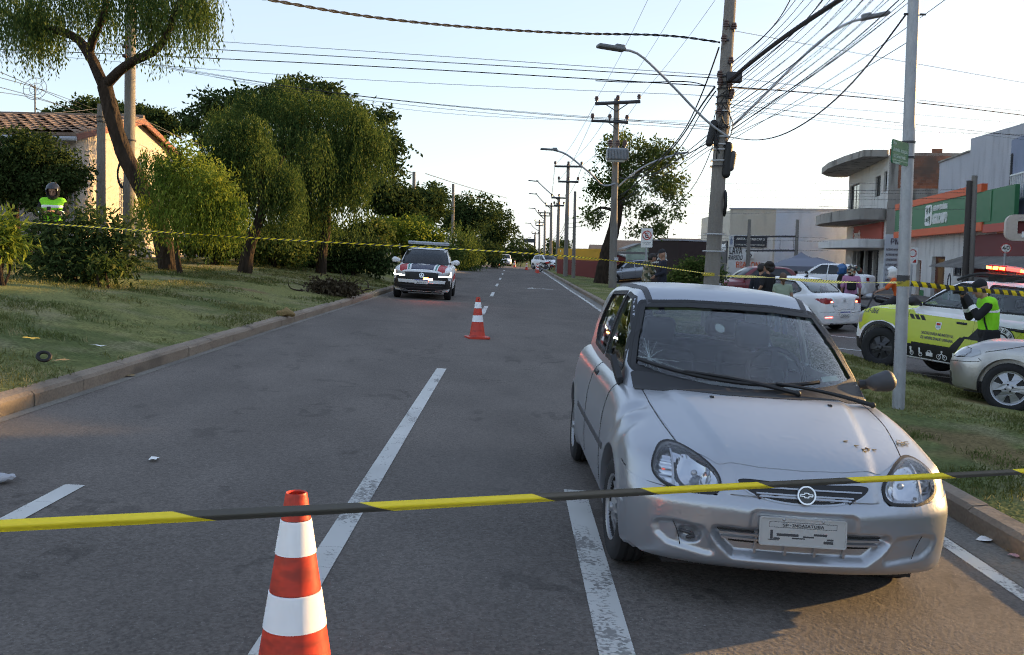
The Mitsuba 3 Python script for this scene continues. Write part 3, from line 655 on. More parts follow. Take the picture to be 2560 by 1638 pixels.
    # headlights
    for s, hp in zip((-1, 1), heads):
        h = c.on('headlight', 'front', hp.buffer(.010).difference(hp.buffer(-.005)), 'mat_black', .007, .012, thick=.02)
        bowl = lambda y, z, cy, cz, ry, rz: np.clip(1 - ((y - s * cy) / ry) ** 2 - ((z - cz) / rz) ** 2, 0, 1)
        fac = lambda y, z: -.012 - .045 * np.sqrt(bowl(y, z, .505, .625, .085, .075)) - .018 * np.sqrt(bowl(y, z, .425, .60, .045, .05)) - .012 * (np.abs(y) > .59) + .0022 * np.sin(z * 420) * (np.abs(y) > .595)
        c.on('reflector', 'front', hp, 'mat_reflector', -.004, .007, parent=h, thick=.002, disp=fac, smooth=24)
        q = cast(body, np.array([[0, s * .49, .615]]), np.array([[1.0, 0, 0]]))[0]
        b = trimesh.creation.icosphere(2, .016); b.apply_translation(q + [-.032, 0, 0]); t.part('bulb', b, 'mat_steel', True, parent=h)
        c.on('divider', 'front', smooth_poly([(s * .598, .562), (s * .592, .708), (s * .584, .708), (s * .586, .562)], 0), 'mat_steel', -.006, .02, parent=h, thick=.01)
        c.on('lens', 'front', hp, 'mat_lens', .006, .02, parent=h, thick=0, disp=lambda y, z: .006 + y * 0)
    # grille and badge
    gp = round_poly([(-.305, .612), (-.15, .618), (0, .620), (.15, .618), (.305, .612), (.275, .578), (.19, .546), (.07, .532), (-.07, .532), (-.19, .546), (-.275, .578)])
    g = c.on('grille', 'front', gp, 'mat_black', .007, .02, thick=.004)
    c.on('frame', 'front', gp.buffer(.005).difference(gp.buffer(-.002)), 'mat_silver_paint', .009, .015, parent=g, thick=.012)
    for z0, a in ((.588, .268), (.563, .225)): c.on('bar', 'front', sbox(-a, z0, a, z0 + .006), 'mat_silver_paint', .011, .02, parent=g, thick=.012)
    e = cast(body, np.array([[0, 0, .572]]), np.array([[1.0, 0, 0]]))[0]; nrm = np.array([.97, 0, .24])
    EM = vmat(e + nrm * .014, (0, 1, 0), (-.24, 0, .97))
    bd = t.part('badge', cat([prism(Point(0, 0).buffer(.043, 32).difference(Point(0, 0).buffer(.036, 32)), .014)]), 'mat_chrome', 40, M=EM)
    t.part('disc', prism(Point(0, 0).buffer(.036, 32), .008), 'mat_black_paint', False, parent=bd, M=EM)
    bow = [(-.031, -.006), (-.029, .006), (-.011, .006), (-.011, .012), (.011, .012), (.011, .006), (.031, .006), (.029, -.006), (.011, -.006), (.011, -.012), (-.011, -.012), (-.011, -.006)]
    t.part('emblem', prism(Polygon(bow).difference(Polygon(bow).buffer(-.0035)), .005, .008), 'mat_chrome', False, parent=bd, M=EM)
    # licence plate: the number is illegible in the photograph
    p0 = cast(body, np.array([[0, -.0, .412]]), np.array([[1.0, 0, 0]]))[0]
    PM = vmat(p0 + [.008, -.012, 0], (0, 1, .0), (-.12, 0, .99))
    kp = plate(t, PM, .40, .128, [('SP-INDAIATUBA', .0125, .030, 'mat_dark_grey', .19)])
    smudge = cat([prism(sbox(x0, y0, x0 + w_, y0 + h_), .0008, .006) for x0, y0, w_, h_ in ((-.15, -.035, .012, .04), (-.135, -.035, .03, .008), (-.12, -.02, .10, .012), (-.05, -.03, .06, .006), (.0, -.022, .05, .007), (.05, -.012, .06, .010), (.095, -.045, .045, .012), (.11, -.03, .03, .008), (-.16, -.04, .05, .004))])
    t.part('smudge', smudge, 'mat_dark_grey', False, parent=kp, M=PM, label='blurred dark smears across the plate')
    t.part('frame_line', prism(sbox(-.155, .018, .155, .044).difference(sbox(-.153, .02, .153, .042)), .001, .006), 'mat_dark_grey', False, parent=kp, M=PM)
    for s in (-1, 1): t.part('screw', lathe([(0, .012), (.005, .010), (.006, .006)], 12), 'mat_steel', True, parent=kp, M=PM @ mat4((s * .09, .053, 0)))
    # wipers
    def gp_(y, z): return cast(green, np.array([[-1.5, y, z]]), np.array([[1.0, 0, 0]]))[0]
    for (a, b, cz) in ((-.62, .02, 1), (-.12, .46, 1)):
        k = uniq(t.key + '__wiper'); n_ = np.array([.55, 0, .83])
        zz = lambda y: .898 + .077 * (abs(y) / .655) ** 2
        bl = np.array([gp_(y, zz(y) + .040) + n_ * .022 for y in np.linspace(a, a + .50, 14)])
        put(k + '__blade', tube(bl, .012, 6), 'mat_rubber', 40, t.M)
        pv = np.array([-.17 - .16 * abs(b + .12) ** 2, b + .20, 0]); pv[2] = cast(un, np.array([[pv[0], pv[1], .5]]), np.array([[0, 0, 1.0]]))[0][2] + .02
        ar = bez([pv, (pv + bl[6]) / 2 + n_ * .022, bl[6] + n_ * .012], 12)
        put(k + '__arm', tube(ar, np.linspace(.014, .009, 12), 6), 'mat_black', 40, t.M)
        put(k + '__pivot', trimesh.creation.icosphere(1, .017).apply_translation(pv), 'mat_black', True, t.M)
    for s in (-.28, .36):
        q = cast(body, np.array([[-.06, s, .4]]), np.array([[0, 0, 1.0]]))[0]
        t.part('washer_jet', rbox(q[0] - .014, q[0] + .014, q[1] - .011, q[1] + .011, q[2] - .002, q[2] + .011, .005), 'mat_black', 30)
    # roof strips, mirror, broken mirror base
    for s in (-1, 1):
        st = smooth_poly([(-1.03, s * .475), (-1.5, s * .505), (-2.3, s * .50), (-2.3, s * .535), (-1.5, s * .542), (-1.0, s * .512)], .004)
        c.on('roof_strip', 'top', st, 'mat_dark_grey', .003, .03, which='G', thick=.004)
    mm = manifold3d.Manifold.batch_hull([manifold3d.Manifold.sphere(r_, 24).translate(q) for q, r_ in (((-.55, .76, .97), .03), ((-.52, .85, .985), .055), ((-.53, .85, 1.01), .045), ((-.50, .78, .98), .05))])
    k = t.part('door_mirror', man2tri(mm), 'mat_dark_grey', 50)
    t.part('stalk', seg((-.56, .70, .955), (-.55, .78, .965), .03, .028), 'mat_plastic', 50, parent=k)
    fl = Polygon([(-.56, 1.04), (-.66, .985), (-.60, .90), (-.50, .86), (-.45, .92)])
    t.part('broken_mirror_base', along(prism(fl, .03), (0, -.735 + .28, 0), (1, 0, 0), (0, -.28, 1)), 'mat_plastic', False, label='black mirror base left without its mirror')
    for s in (-1, 1):
        q = cast(body, np.array([[-1.30, 0, .84]]), np.array([[0, s * 1.0, 0]]))[0]
        t.part('door_handle', rbox(q[0] - .09, q[0] + .06, q[1] - .012, q[1] + .012, .82, .855, .01), 'mat_plastic', 30)
        for zz, w_ in ((.52, .02),):
            c.on('side_moulding', 'left' if s > 0 else 'right', sbox(-2.02, .50, -.42, .535), 'mat_dark_grey', .006, .05, thick=.008)
    for s in (-1, 1): c.on('tail_lamp', 'rear', smooth_poly([(s * .45, .70), (s * .66, .72), (s * .65, .86), (s * .52, .87)], .02), 'mat_tail_lamp', .006, .03, thick=.01)
    # cracked glass: a star of fine bright lines beside the right-hand pillar, stickers
    cr = np.random.default_rng(4); cen = np.array([-.555, 1.035]); ms = []
    for i in range(30):
        a = cr.uniform(0, 2 * PI); L = cr.uniform(.02, .075) * (1.6 if i % 6 == 0 else 1)
        d = np.array([math.cos(a), math.sin(a) * 1.25]); pts = [cen + d * .004, cen + d * L * .5 + cr.normal(0, .004, 2), cen + d * L]
        ms.append(wline(green, 'front', pts, .0007, -.003, -1.5, 5))
    ms += [wline(green, 'front', [cen, cen + [.16, -.002]], .0009, -.003, -1.5, 6), wline(green, 'front', [cen + [.02, 0], cen + [.12, -.03], cen + [.22, -.045]], .0007, -.003, -1.5, 6), wline(green, 'front', [cen, cen + [-.01, .10]], .0012, -.003, -1.5, 6), wline(green, 'front', [cen, cen + [-.05, -.085]], .0014, -.003, -1.5, 6)]
    t.part('crack', cat(ms), 'mat_crack', 40, label='star-shaped crack in the glass with pale splinter lines')
    t.part('sticker', wrap(green, 'front', oval(-.105, 1.232, .028, .024), -.013, .02, -1.5), 'mat_white', True, label='small round white sticker')
    k = t.part('sticker', wrap(green, 'front', smooth_poly([(.43, .985), (.55, .995), (.545, 1.02), (.43, 1.01)], .004), -.013, .02, -1.5), 'mat_pale_blue', True, label='pale blue inspection sticker')
    t.part('rear_view_mirror', rbox(-1.00, -.975, -.11, .11, 1.265, 1.32, .012), 'mat_interior', 30)
    # inside
    k = t.part('dashboard', rbox(-.85, -.46, -.60, .60, .62, .90, .06, 4), 'mat_interior', 40)
    whl = trimesh.creation.torus(.18, .017, 36, 10); whl = cat([whl, bx(-.17, .17, -.02, .02, -.012, .012), bx(-.02, .02, -.17, .0, -.012, .012), lathe([(0, .03), (.05, .02), (.06, -.02)], 16)])
    t.part('steering_wheel', whl, 'mat_interior', 40, M=mat4((-.98, .33, .93), 0, 0, PI / 2 - .45))
    for nm, xs, ys in (('front_seat', -1.55, (-.33, .33)), ('rear_seat', -2.5, (0,))):
        for y in ys:
            wd = .25 if nm == 'front_seat' else .58
            k = t.part(nm, rbox(xs - .08, xs + .07, y - wd, y + wd, .40, 1.02, .06), 'mat_interior', 40)
            t.part('cushion', rbox(xs, xs + .48, y - wd, y + wd, .38, .52, .05), 'mat_interior', 40, parent=k)
            for yy in ((y,) if nm == 'front_seat' else (-.33, .33)): t.part('headrest', rbox(xs - .09, xs + .01, yy - .12, yy + .12, 1.04, 1.22, .045), 'mat_interior', 40, parent=k)
    # two dry leaf scraps lying on the bonnet
    for (px, py) in ((.42, .36), (.27, .62)):
        ms = []
        for i in range(9):
            q = np.array([[px + cr.normal(0, .022), py + cr.normal(0, .028), .4]]); s_ = cast(body, q, np.array([[0, 0, 1.0]]))[0] + [0, 0, .006]
            ms.append(along(prism(oval(0, 0, .012, .005), .002), s_, *[np.array(a) for a in ((math.cos(i), math.sin(i), .1), (-math.sin(i), math.cos(i), .1))]))
        m = cat(ms); m.apply_transform(t.M)
        single('dry_leaf', 'dry brown leaf scrap on the bonnet of the silver hatchback' + (', nearer its middle' if py < .5 else ', near its left wing'), 'leaf', m, 'mat_dry_leaf')
    wheels(t, 2.443, 1.387 + .02, .28, .165, .175, 'ten', steer=.05)
    t.part('underbody', bx(-2.8, .55, -.60, .60, .17, .30), 'mat_black')
    return t
mat('reflector', (.60, .62, .65), .07, metal=1.0); mat('crack', (.34, .40, .41), .4); mat('pale_blue', (.35, .50, .56), .5); mat('dry_leaf', (.25, .17, .07), .8)
silver_hatch()
# ---------------------------------------------------------------- the other vehicles
def std(f, wb, r, W, H, zb, zh, zc, xc, xt, xtr, xrb, zd, tum=.16, sweep=1.0, k=.05, zrear=None, hoodx=None, Wg=None, rs=1.0):
    R = wb + r; w = W / 2
    body = Field(tab([-R - .08, -R + .03, min(-R + .18, xrb - .03), xrb, xc - .1, xc + .12, (xc + f) / 2, f - .22, f - .08, f, f + .08], [zd - .25, zd - .08, zd - .01, zd + .02, zc, zc - .02, (zc + zh) / 2 + .05, zh + .03, zh - .04, zh - .16, zh - .4]), tab([-R, xc, f], [.03, .05, .06]),
                 tab([-R - .1, -R + .35, -R + .9, -.9, 0, f * .6, f + .1], [w * .90, w * .965, w, w, w, w * .975, w * .955]), tab([.05, zb, zb + .2, .55, .72, zc - .12, zc, zc + .15], [-.09, -.055, -.01, 0, -.004, -.03, -.065, -.14]),
                 tab([.0, zb - .05, zb + .06, zb + .2, .52, zh - .12, zh, zh + .3, 1.4], [f - .2, f - .11, f - .05, f - .012, f, f - .025, f - .09, f - .22, f - .5]), tab([0, .3, .55, .70, .80, .88, 1.0], [q * sweep for q in (0, .025, .09, .19, .33, .55, .95)]),
                 tab([.0, zb + .1, .5, zd - .1, zd + .2, 1.6], [-R + .12, -R + .02, -R, -R + .03, -R + .12, -R + .3]), tab([0, .4, .65, .8, .9, 1.0], [q * rs for q in (0, .02, .08, .22, .42, .7)]), zb, k, .08)
    wg = (Wg or (w - .115))
    green = Field(tab([xrb - .3, xrb, xtr - .05, (xtr + xt) / 2 - .05, xt + .05, xt + .35, xc + .3], [zd - .1, zd + .1, H - .055, H, H - .045, H - .16, zc + .1]), tab([-R, f], [.05, .05]),
                  tab([-R, xrb, -wb * .6, xc, f], [wg * .93, wg * .95, wg, wg * .985, wg * .97]), tab([.6, zc - .05, (zc + H) / 2, H - .08, H + .05], [.05, .02, -tum * .38, -tum * .85, -tum * 1.25]),
                  tab([.5, zc - .05, (zc + H) / 2, H - .03, H + .1], [xc + .45, xc + .12, (xc + xt) / 2 + .08, xt, xt - .2]), tab([0, .4, .6, .75], [0, .05, .13, .25]),
                  tab([.5, zd, (zd + H) / 2, H - .03, H + .1], [xrb - .3, xrb, (xrb + xtr) / 2 - .06, xtr, xtr + .2]), tab([0, .4, .6, .75], [0, .03, .09, .18]), zc - .22, .05, .06)
    return body, green
def emit_part(t, name, mesh, mat_, rad, parent=None, label=None):
    k = uniq((parent or t.key) + '__' + name); d = mikit.ply(mesh, mat_); d['emitter'] = {'type': 'area', 'radiance': {'type': 'rgb', 'value': list(rad)}}; d['to_world'] = T(t.M); scene[k] = d
    if label: labels[k] = {'label': label}
    return k
def mirrors(t, x, y, z, mat_='mat_plastic', s=1.0):
    for sd in (-1, 1):
        m = man2tri(manifold3d.Manifold.batch_hull([manifold3d.Manifold.sphere(q[3] * s, 16).translate((x + q[0] * s, sd * (y + q[1] * s), z + q[2] * s)) for q in ((0, .05, 0, .05), (.02, .19, .01, .075), (.0, .17, .05, .05), (.04, .10, .02, .055))]))
        k = t.part('door_mirror', m, mat_, 45); t.part('stalk', seg((x, sd * (y - .06), z - .05), (x, sd * (y + .06), z), .03), 'mat_plastic', parent=k)
def handles(t, c, xs, z, mat_='mat_plastic'):
    for x in xs:
        for s in (-1, 1):
            q = cast(c.B, np.array([[x, 0, z]]), np.array([[0, s * 1.0, 0]]))[0]; t.part('door_handle', rbox(x - .09, x + .09, q[1] - .015, q[1] + .02, z - .018, z + .018, .012, 2), mat_, 35)
def ptxt(c, view, s, h, x0, z0, width, mat_, off=.006, parent=None, slant=.0, bold=True, name='lettering'):
    "lettering laid on the side of a body; left side reads towards the rear"
    m = text(s, h, .002, bold, width); v = m.vertices; base_ = v[:, 2].copy(); n = len(v); q = np.zeros((n, 3))
    sgn = -1 if view == 'left' else 1
    d = {'left': (0, 1, 0), 'right': (0, -1, 0), 'rear': (-1, 0, 0)}[view]
    if view == 'rear': q[:, 1] = x0 - v[:, 0]; q[:, 2] = z0 + v[:, 1]; q[:, 0] = -1.5
    else: q[:, 0] = x0 + sgn * (v[:, 0] + slant * v[:, 1]); q[:, 2] = z0 + v[:, 1]
    s_ = cast(c.B, q, np.tile(np.array(d, float), (n, 1))); s_ = s_ + np.array(d) * (off + base_)[:, None]
    f = m.faces if view != 'right' else m.faces
    return c.t.part(name, trimesh.Trimesh(s_, f, process=False), mat_, False, parent=parent)
def cabin_inside(t, xc, zc, xs, wd=.24, light=False):
    t.part('dashboard', rbox(xc - .45, xc - .05, -.6, .6, zc - .25, zc - .02, .05), 'mat_interior', 40)
    whl = cat([trimesh.creation.torus(.18, .017, 28, 8), bx(-.17, .17, -.02, .02, -.012, .012)]); t.part('steering_wheel', whl, 'mat_interior', 40, M=mat4((xc - .58, .36, zc - .02), 0, 0, PI / 2 - .45))
    for i, x in enumerate(xs):
        for y in (-.36, .36): 
            k = t.part('seat', rbox(x - .09, x + .06, y - wd, y + wd, zc - .6, zc + .10, .05), 'mat_interior', 40); t.part('headrest', rbox(x - .09, x + .01, y - .12, y + .12, zc + .12, zc + .28, .04), 'mat_interior', 40, parent=k)

def ground_hit(u, v, dz):
    d = ray(u, v); tt = 5.0
    for _ in range(40):
        p = EYE + d * tt; tt *= (EYE[2] - (gz(p[0], p[1]) + dz)) / max(EYE[2] - p[2], 1e-6)
    return EYE + d * tt
# yellow-green and white patrol SUV
def patrol_suv():
    f, wb, r, hub = .80, 2.673, .80, .345
    hd = math.radians(-30); rt = np.array([math.cos(hd), -math.sin(hd)]); p = ground_hit(2198, 912, 0)[:2] + rt * .80
    t = Thing('patrol_suv', 'yellow-green and white patrol SUV with a flashing red roof bar', 'SUV', M=plane_mat(p[0], p[1], hd, wb=wb, tr=1.56))
    body, green = std(f, wb, r, 1.80, 1.655, .26, .96, 1.13, -.42, -1.12, -3.05, -3.36, 1.12, .15, .8, .05, Wg=.80)
    fdw = smooth_poly([(-.62, 1.15), (-1.60, 1.17), (-1.62, 1.55), (-1.22, 1.535)], .025); rdw = smooth_poly([(-1.74, 1.17), (-2.62, 1.19), (-2.74, 1.30), (-2.66, 1.545), (-1.74, 1.555)], .03); qw = smooth_poly([(-2.86, 1.21), (-3.10, 1.22), (-3.06, 1.42), (-2.84, 1.50)], .03)
    ws = smooth_poly([(-.66, 1.16), (.66, 1.16), (.56, 1.56), (-.56, 1.56)], .04); rw = smooth_poly([(-.6, 1.2), (.6, 1.2), (.52, 1.52), (-.52, 1.52)], .05)
    c = Car(t, body, green, (-2.9, .3, .65), (-2.75, -.95, 1.3), wb, hub, .395, 'mat_white_paint', [('windscreen', 'front', ws), ('rear_window', 'rear', rw), ('front_door_window', 'side', fdw), ('rear_door_window', 'side', rdw), ('quarter_window', 'side', qw)], True, .8, glass='mat_glass', cavity=(-3.2, -.55, .70, .45, 1.03), mid=(-.1, -1.6))
    cabin_inside(t, -.45, 1.12, (-1.55, -2.45))
    wheels(t, wb, 1.58, hub, .215, .215, 'six_twin', 'mat_rim_dark', steer=.25)
    for sd, vw in ((1, 'left'), (-1, 'right')):
        lime = Polygon([(.80, .80), (.72, .92), (.30, 1.10), (-.30, 1.22), (-.52, 1.06), (-.62, .99), (-1.72, .99), (-1.95, .93), (-2.6, .95), (-3.5, .98), (-3.5, .46), (-.45, .46), (-.40, .66), (-.22, .77), (0, .81), (.22, .77), (.40, .66), (.47, .58), (.62, .74)]).difference(Point(0, hub).buffer(.43)).difference(Point(-wb, hub).buffer(.43))
        k = c.on('lime_panel', vw, lime, 'mat_lime_paint', .003, .035, thick=.004)
        band = Polygon([(-.42, .30), (-1.95, .30), (-1.95, .50), (-1.66, .50), (-.46, .50)]); kb = c.on('black_sill_band', vw, band, 'mat_black_paint', .006, .035, thick=.004)
        if sd > 0:
            dk = 'mat_black'
            for x in (-.50, -.60, -.70): c.on('dash_mark', vw, Polygon([(x, .975), (x - .07, .975), (x - .13, .90), (x - .06, .90)]), dk, .006, .03, parent=k, thick=.002)
            c.on('zigzag_line', vw, Polygon([(-.62, .535), (-1.42, .535), (-1.53, .735), (-1.73, .735), (-1.86, .955), (-3.3, .955), (-3.3, .92), (-1.90, .92), (-1.77, .70), (-1.56, .70), (-1.45, .50), (-.62, .50)]), dk, .006, .03, parent=k, thick=.002)
            c.on('broad_mark', vw, Polygon([(-1.60, .72), (-1.77, .72), (-1.90, .94), (-1.78, .94)]), dk, .0065, .03, parent=k, thick=.002); c.on('broad_mark', vw, Polygon([(-1.30, .515), (-1.44, .515), (-1.55, .715), (-1.47, .715)]), dk, .0065, .03, parent=k, thick=.002)
            ptxt(c, vw, 'SECRETARIA MUNICIPAL', .042, -.78, .685, .58, 'mat_sign_ink', parent=k); ptxt(c, vw, 'DE MOBILIDADE URBANA', .042, -.78, .610, .58, 'mat_sign_ink', parent=k); ptxt(c, vw, 'VTR-066', .085, .46, .905, .34, 'mat_sign_ink', parent=k, slant=.2)
            cr = c.on('crest', vw, smooth_poly([(-1.02, .90), (-1.12, .90), (-1.12, .81), (-1.07, .77), (-1.02, .81)], .004), 'mat_white', .006, .02, parent=k, thick=.002); c.on('crest_shield', vw, sbox(-1.105, .85, -1.035, .885), 'mat_red', .0085, .02, parent=k, thick=.002); c.on('crest_shield', vw, sbox(-1.105, .81, -1.035, .845), 'mat_pale_blue', .0085, .02, parent=k, thick=.002)
            for i, dx in enumerate((0, .16, .34, .56, .76, .92)):   # row of white pictograms: people, cars, bicycle
                x = -.62 - dx * 1.02
                if i in (0, 1, 4): g = Point(x, .44).buffer(.018).union(LineString([(x, .42), (x - .01, .37)]).buffer(.015)).union(Point(x - .02, .355).buffer(.035).difference(Point(x - .02, .355).buffer(.024)))
                elif i == 3: g = shapely.union_all([Point(x + q, .36).buffer(.04).difference(Point(x + q, .36).buffer(.03)) for q in (-.055, .055)] + [LineString([(x - .055, .36), (x, .42), (x + .055, .36)]).buffer(.007), Point(x, .445).buffer(.016)])
                else: g = sbox(x - .06, .345, x + .06, .40).union(Polygon([(x - .045, .40), (x - .03, .435), (x + .03, .435), (x + .045, .40)])).difference(sbox(x - .028, .405, x + .028, .425))
                c.on('pictogram', vw, g, 'mat_white', .012, .02, parent=kb, thick=.002)
            em = Point(-2.12, .70); kr = c.on('round_emblem', vw, em.buffer(.255, 28), 'mat_white', .008, .03, parent=k, thick=.003); c.on('emblem_ring', vw, em.buffer(.17, 28).difference(em.buffer(.145, 28)), 'mat_black', .011, .03, parent=k, thick=.002); c.on('emblem_rim', vw, em.buffer(.262, 28).difference(em.buffer(.25, 28)), 'mat_black', .0115, .03, parent=k, thick=.002)
            c.on('emblem_shield', vw, sbox(-2.18, .71, -2.06, .77), 'mat_red', .0115, .03, parent=k, thick=.002); c.on('emblem_shield', vw, sbox(-2.18, .64, -2.06, .70), 'mat_pale_blue', .0115, .03, parent=k, thick=.002)
            L_ = 'DEPARTAMENTO DE TRANSITO'
            for i, ch in enumerate(L_):
                if ch == ' ': continue
                a = math.radians(200 - i * 9.6); m = centre(text(ch, .046, .002, True)); m.apply_transform(trimesh.transformations.rotation_matrix(a - PI / 2, (0, 0, 1))); v = m.vertices; q = np.zeros((len(v), 3)); q[:, 0] = -2.12 - (v[:, 0] + .21 * math.cos(a)); q[:, 2] = .70 + v[:, 1] + .21 * math.sin(a)
                s_ = cast(body, q, np.tile(np.array([0, 1.0, 0]), (len(v), 1))) + np.array([0, 1, 0]) * (.0115 + v[:, 2:3]); t.part('emblem_letter', trimesh.Trimesh(s_, m.faces, process=False), 'mat_black', parent=k)
    c.on('black_bumper', 'front', smooth_poly([(-.78, .26), (.78, .26), (.84, .46), (-.84, .46)], .03), 'mat_plastic', .008, .04, thick=.012)
    for sd, vw in ((1, 'left'), (-1, 'right')):
        c.on('bumper_corner', vw, Polygon([(.80, .27), (.80, .47), (.46, .47), (.40, .27)]), 'mat_plastic', .006, .04, thick=.01)
        for x in (0, -wb): c.on('arch_trim', vw, Point(x, hub).buffer(.445, 32).difference(Point(x, hub).buffer(.392, 32)).intersection(sbox(x - 1, .27, x + 1, 2)), 'mat_plastic', .010, .03, thick=.014)
        c.on('headlight', 'front', smooth_poly([(sd * .46, .70), (sd * .84, .72), (sd * .82, .92), (sd * .50, .90)], .03), 'mat_steel', .006, .03, thick=.01)
        ps = [np.array([x, sd * .62, z]) for x, z in ((-1.10, 1.60), (-1.35, 1.70), (-1.7, 1.735), (-2.4, 1.735), (-2.85, 1.70), (-3.0, 1.61))]; t.part('roof_rail', tube(bez(ps, 20), .025, 8), 'mat_black', 50)
        c.on('tail_lamp', 'rear', smooth_poly([(sd * .62, .85), (sd * .76, .86), (sd * .75, 1.04), (sd * .64, 1.05)], .02), 'mat_tail_lamp', .006, .03, thick=.01)
    c.seams([('left', [(-.46, 1.13), (-.50, .8), (-.46, .36)]), ('left', [(-1.66, 1.15), (-1.67, .8), (-1.66, .36)]), ('left', [(-2.52, 1.12), (-2.40, .85), (-2.26, .7)]), ('left', [(-.5, 1.14), (.2, 1.06), (.66, .93)]), ('right', [(-.46, 1.13), (-.50, .8), (-.46, .36)])], .004)
    handles(t, c, (-1.46, -2.42), .93); mirrors(t, -.62, .80, 1.17)
    # roof bar: clear housing with red modules, four of them lit
    cx, zz = -1.75, 1.765
    bk = t.part('light_bar', rbox(cx - .16, cx + .16, -.62, .62, zz - .02, zz + .02, .015), 'mat_black', 40); [t.part('foot', bx(cx - .05, cx + .05, s * .5 - .03, s * .5 + .03, 1.63, zz), 'mat_black', parent=bk) for s in (-1, 1)]
    t.part('housing', rbox(cx - .17, cx + .17, -.66, .66, zz + .02, zz + .12, .04), 'mat_bar_red', 40, parent=bk)
    mods = [(.165, y) for y in (.60, .50, .40)]
    for i, (a, b) in enumerate(((-.02, .11), (-.16, -.04), (-.28, -.19), (-.60, -.50), (.2, .32))):
        for j in range(4):
            y0 = a + (b - a) * j / 4
        emit_part(t, 'led_module', cat([bx(cx - .185, cx - .172, a + (b - a) * j / 4, a + (b - a) * (j + .75) / 4, zz + .045, zz + .085) for j in range(4)]), 'mat_red', (2.6, .30, .04), parent=bk)
    for i in range(3): emit_part(t, 'led_module', cat([bx(cx - .14 + i * .11, cx - .06 + i * .11, .662, .672, zz + .045, zz + .09)]), 'mat_red', (2.6, .30, .04), parent=bk)
    emit_part(t, 'lit_dome', rbox(cx - .172, cx - .02, .15, .655, zz + .03, zz + .11, .03), 'mat_bar_red', (.30, .02, .015), parent=bk)
    return t
mat('bar_red', (.50, .03, .03), .2, coat=1.0)
patrol_suv()

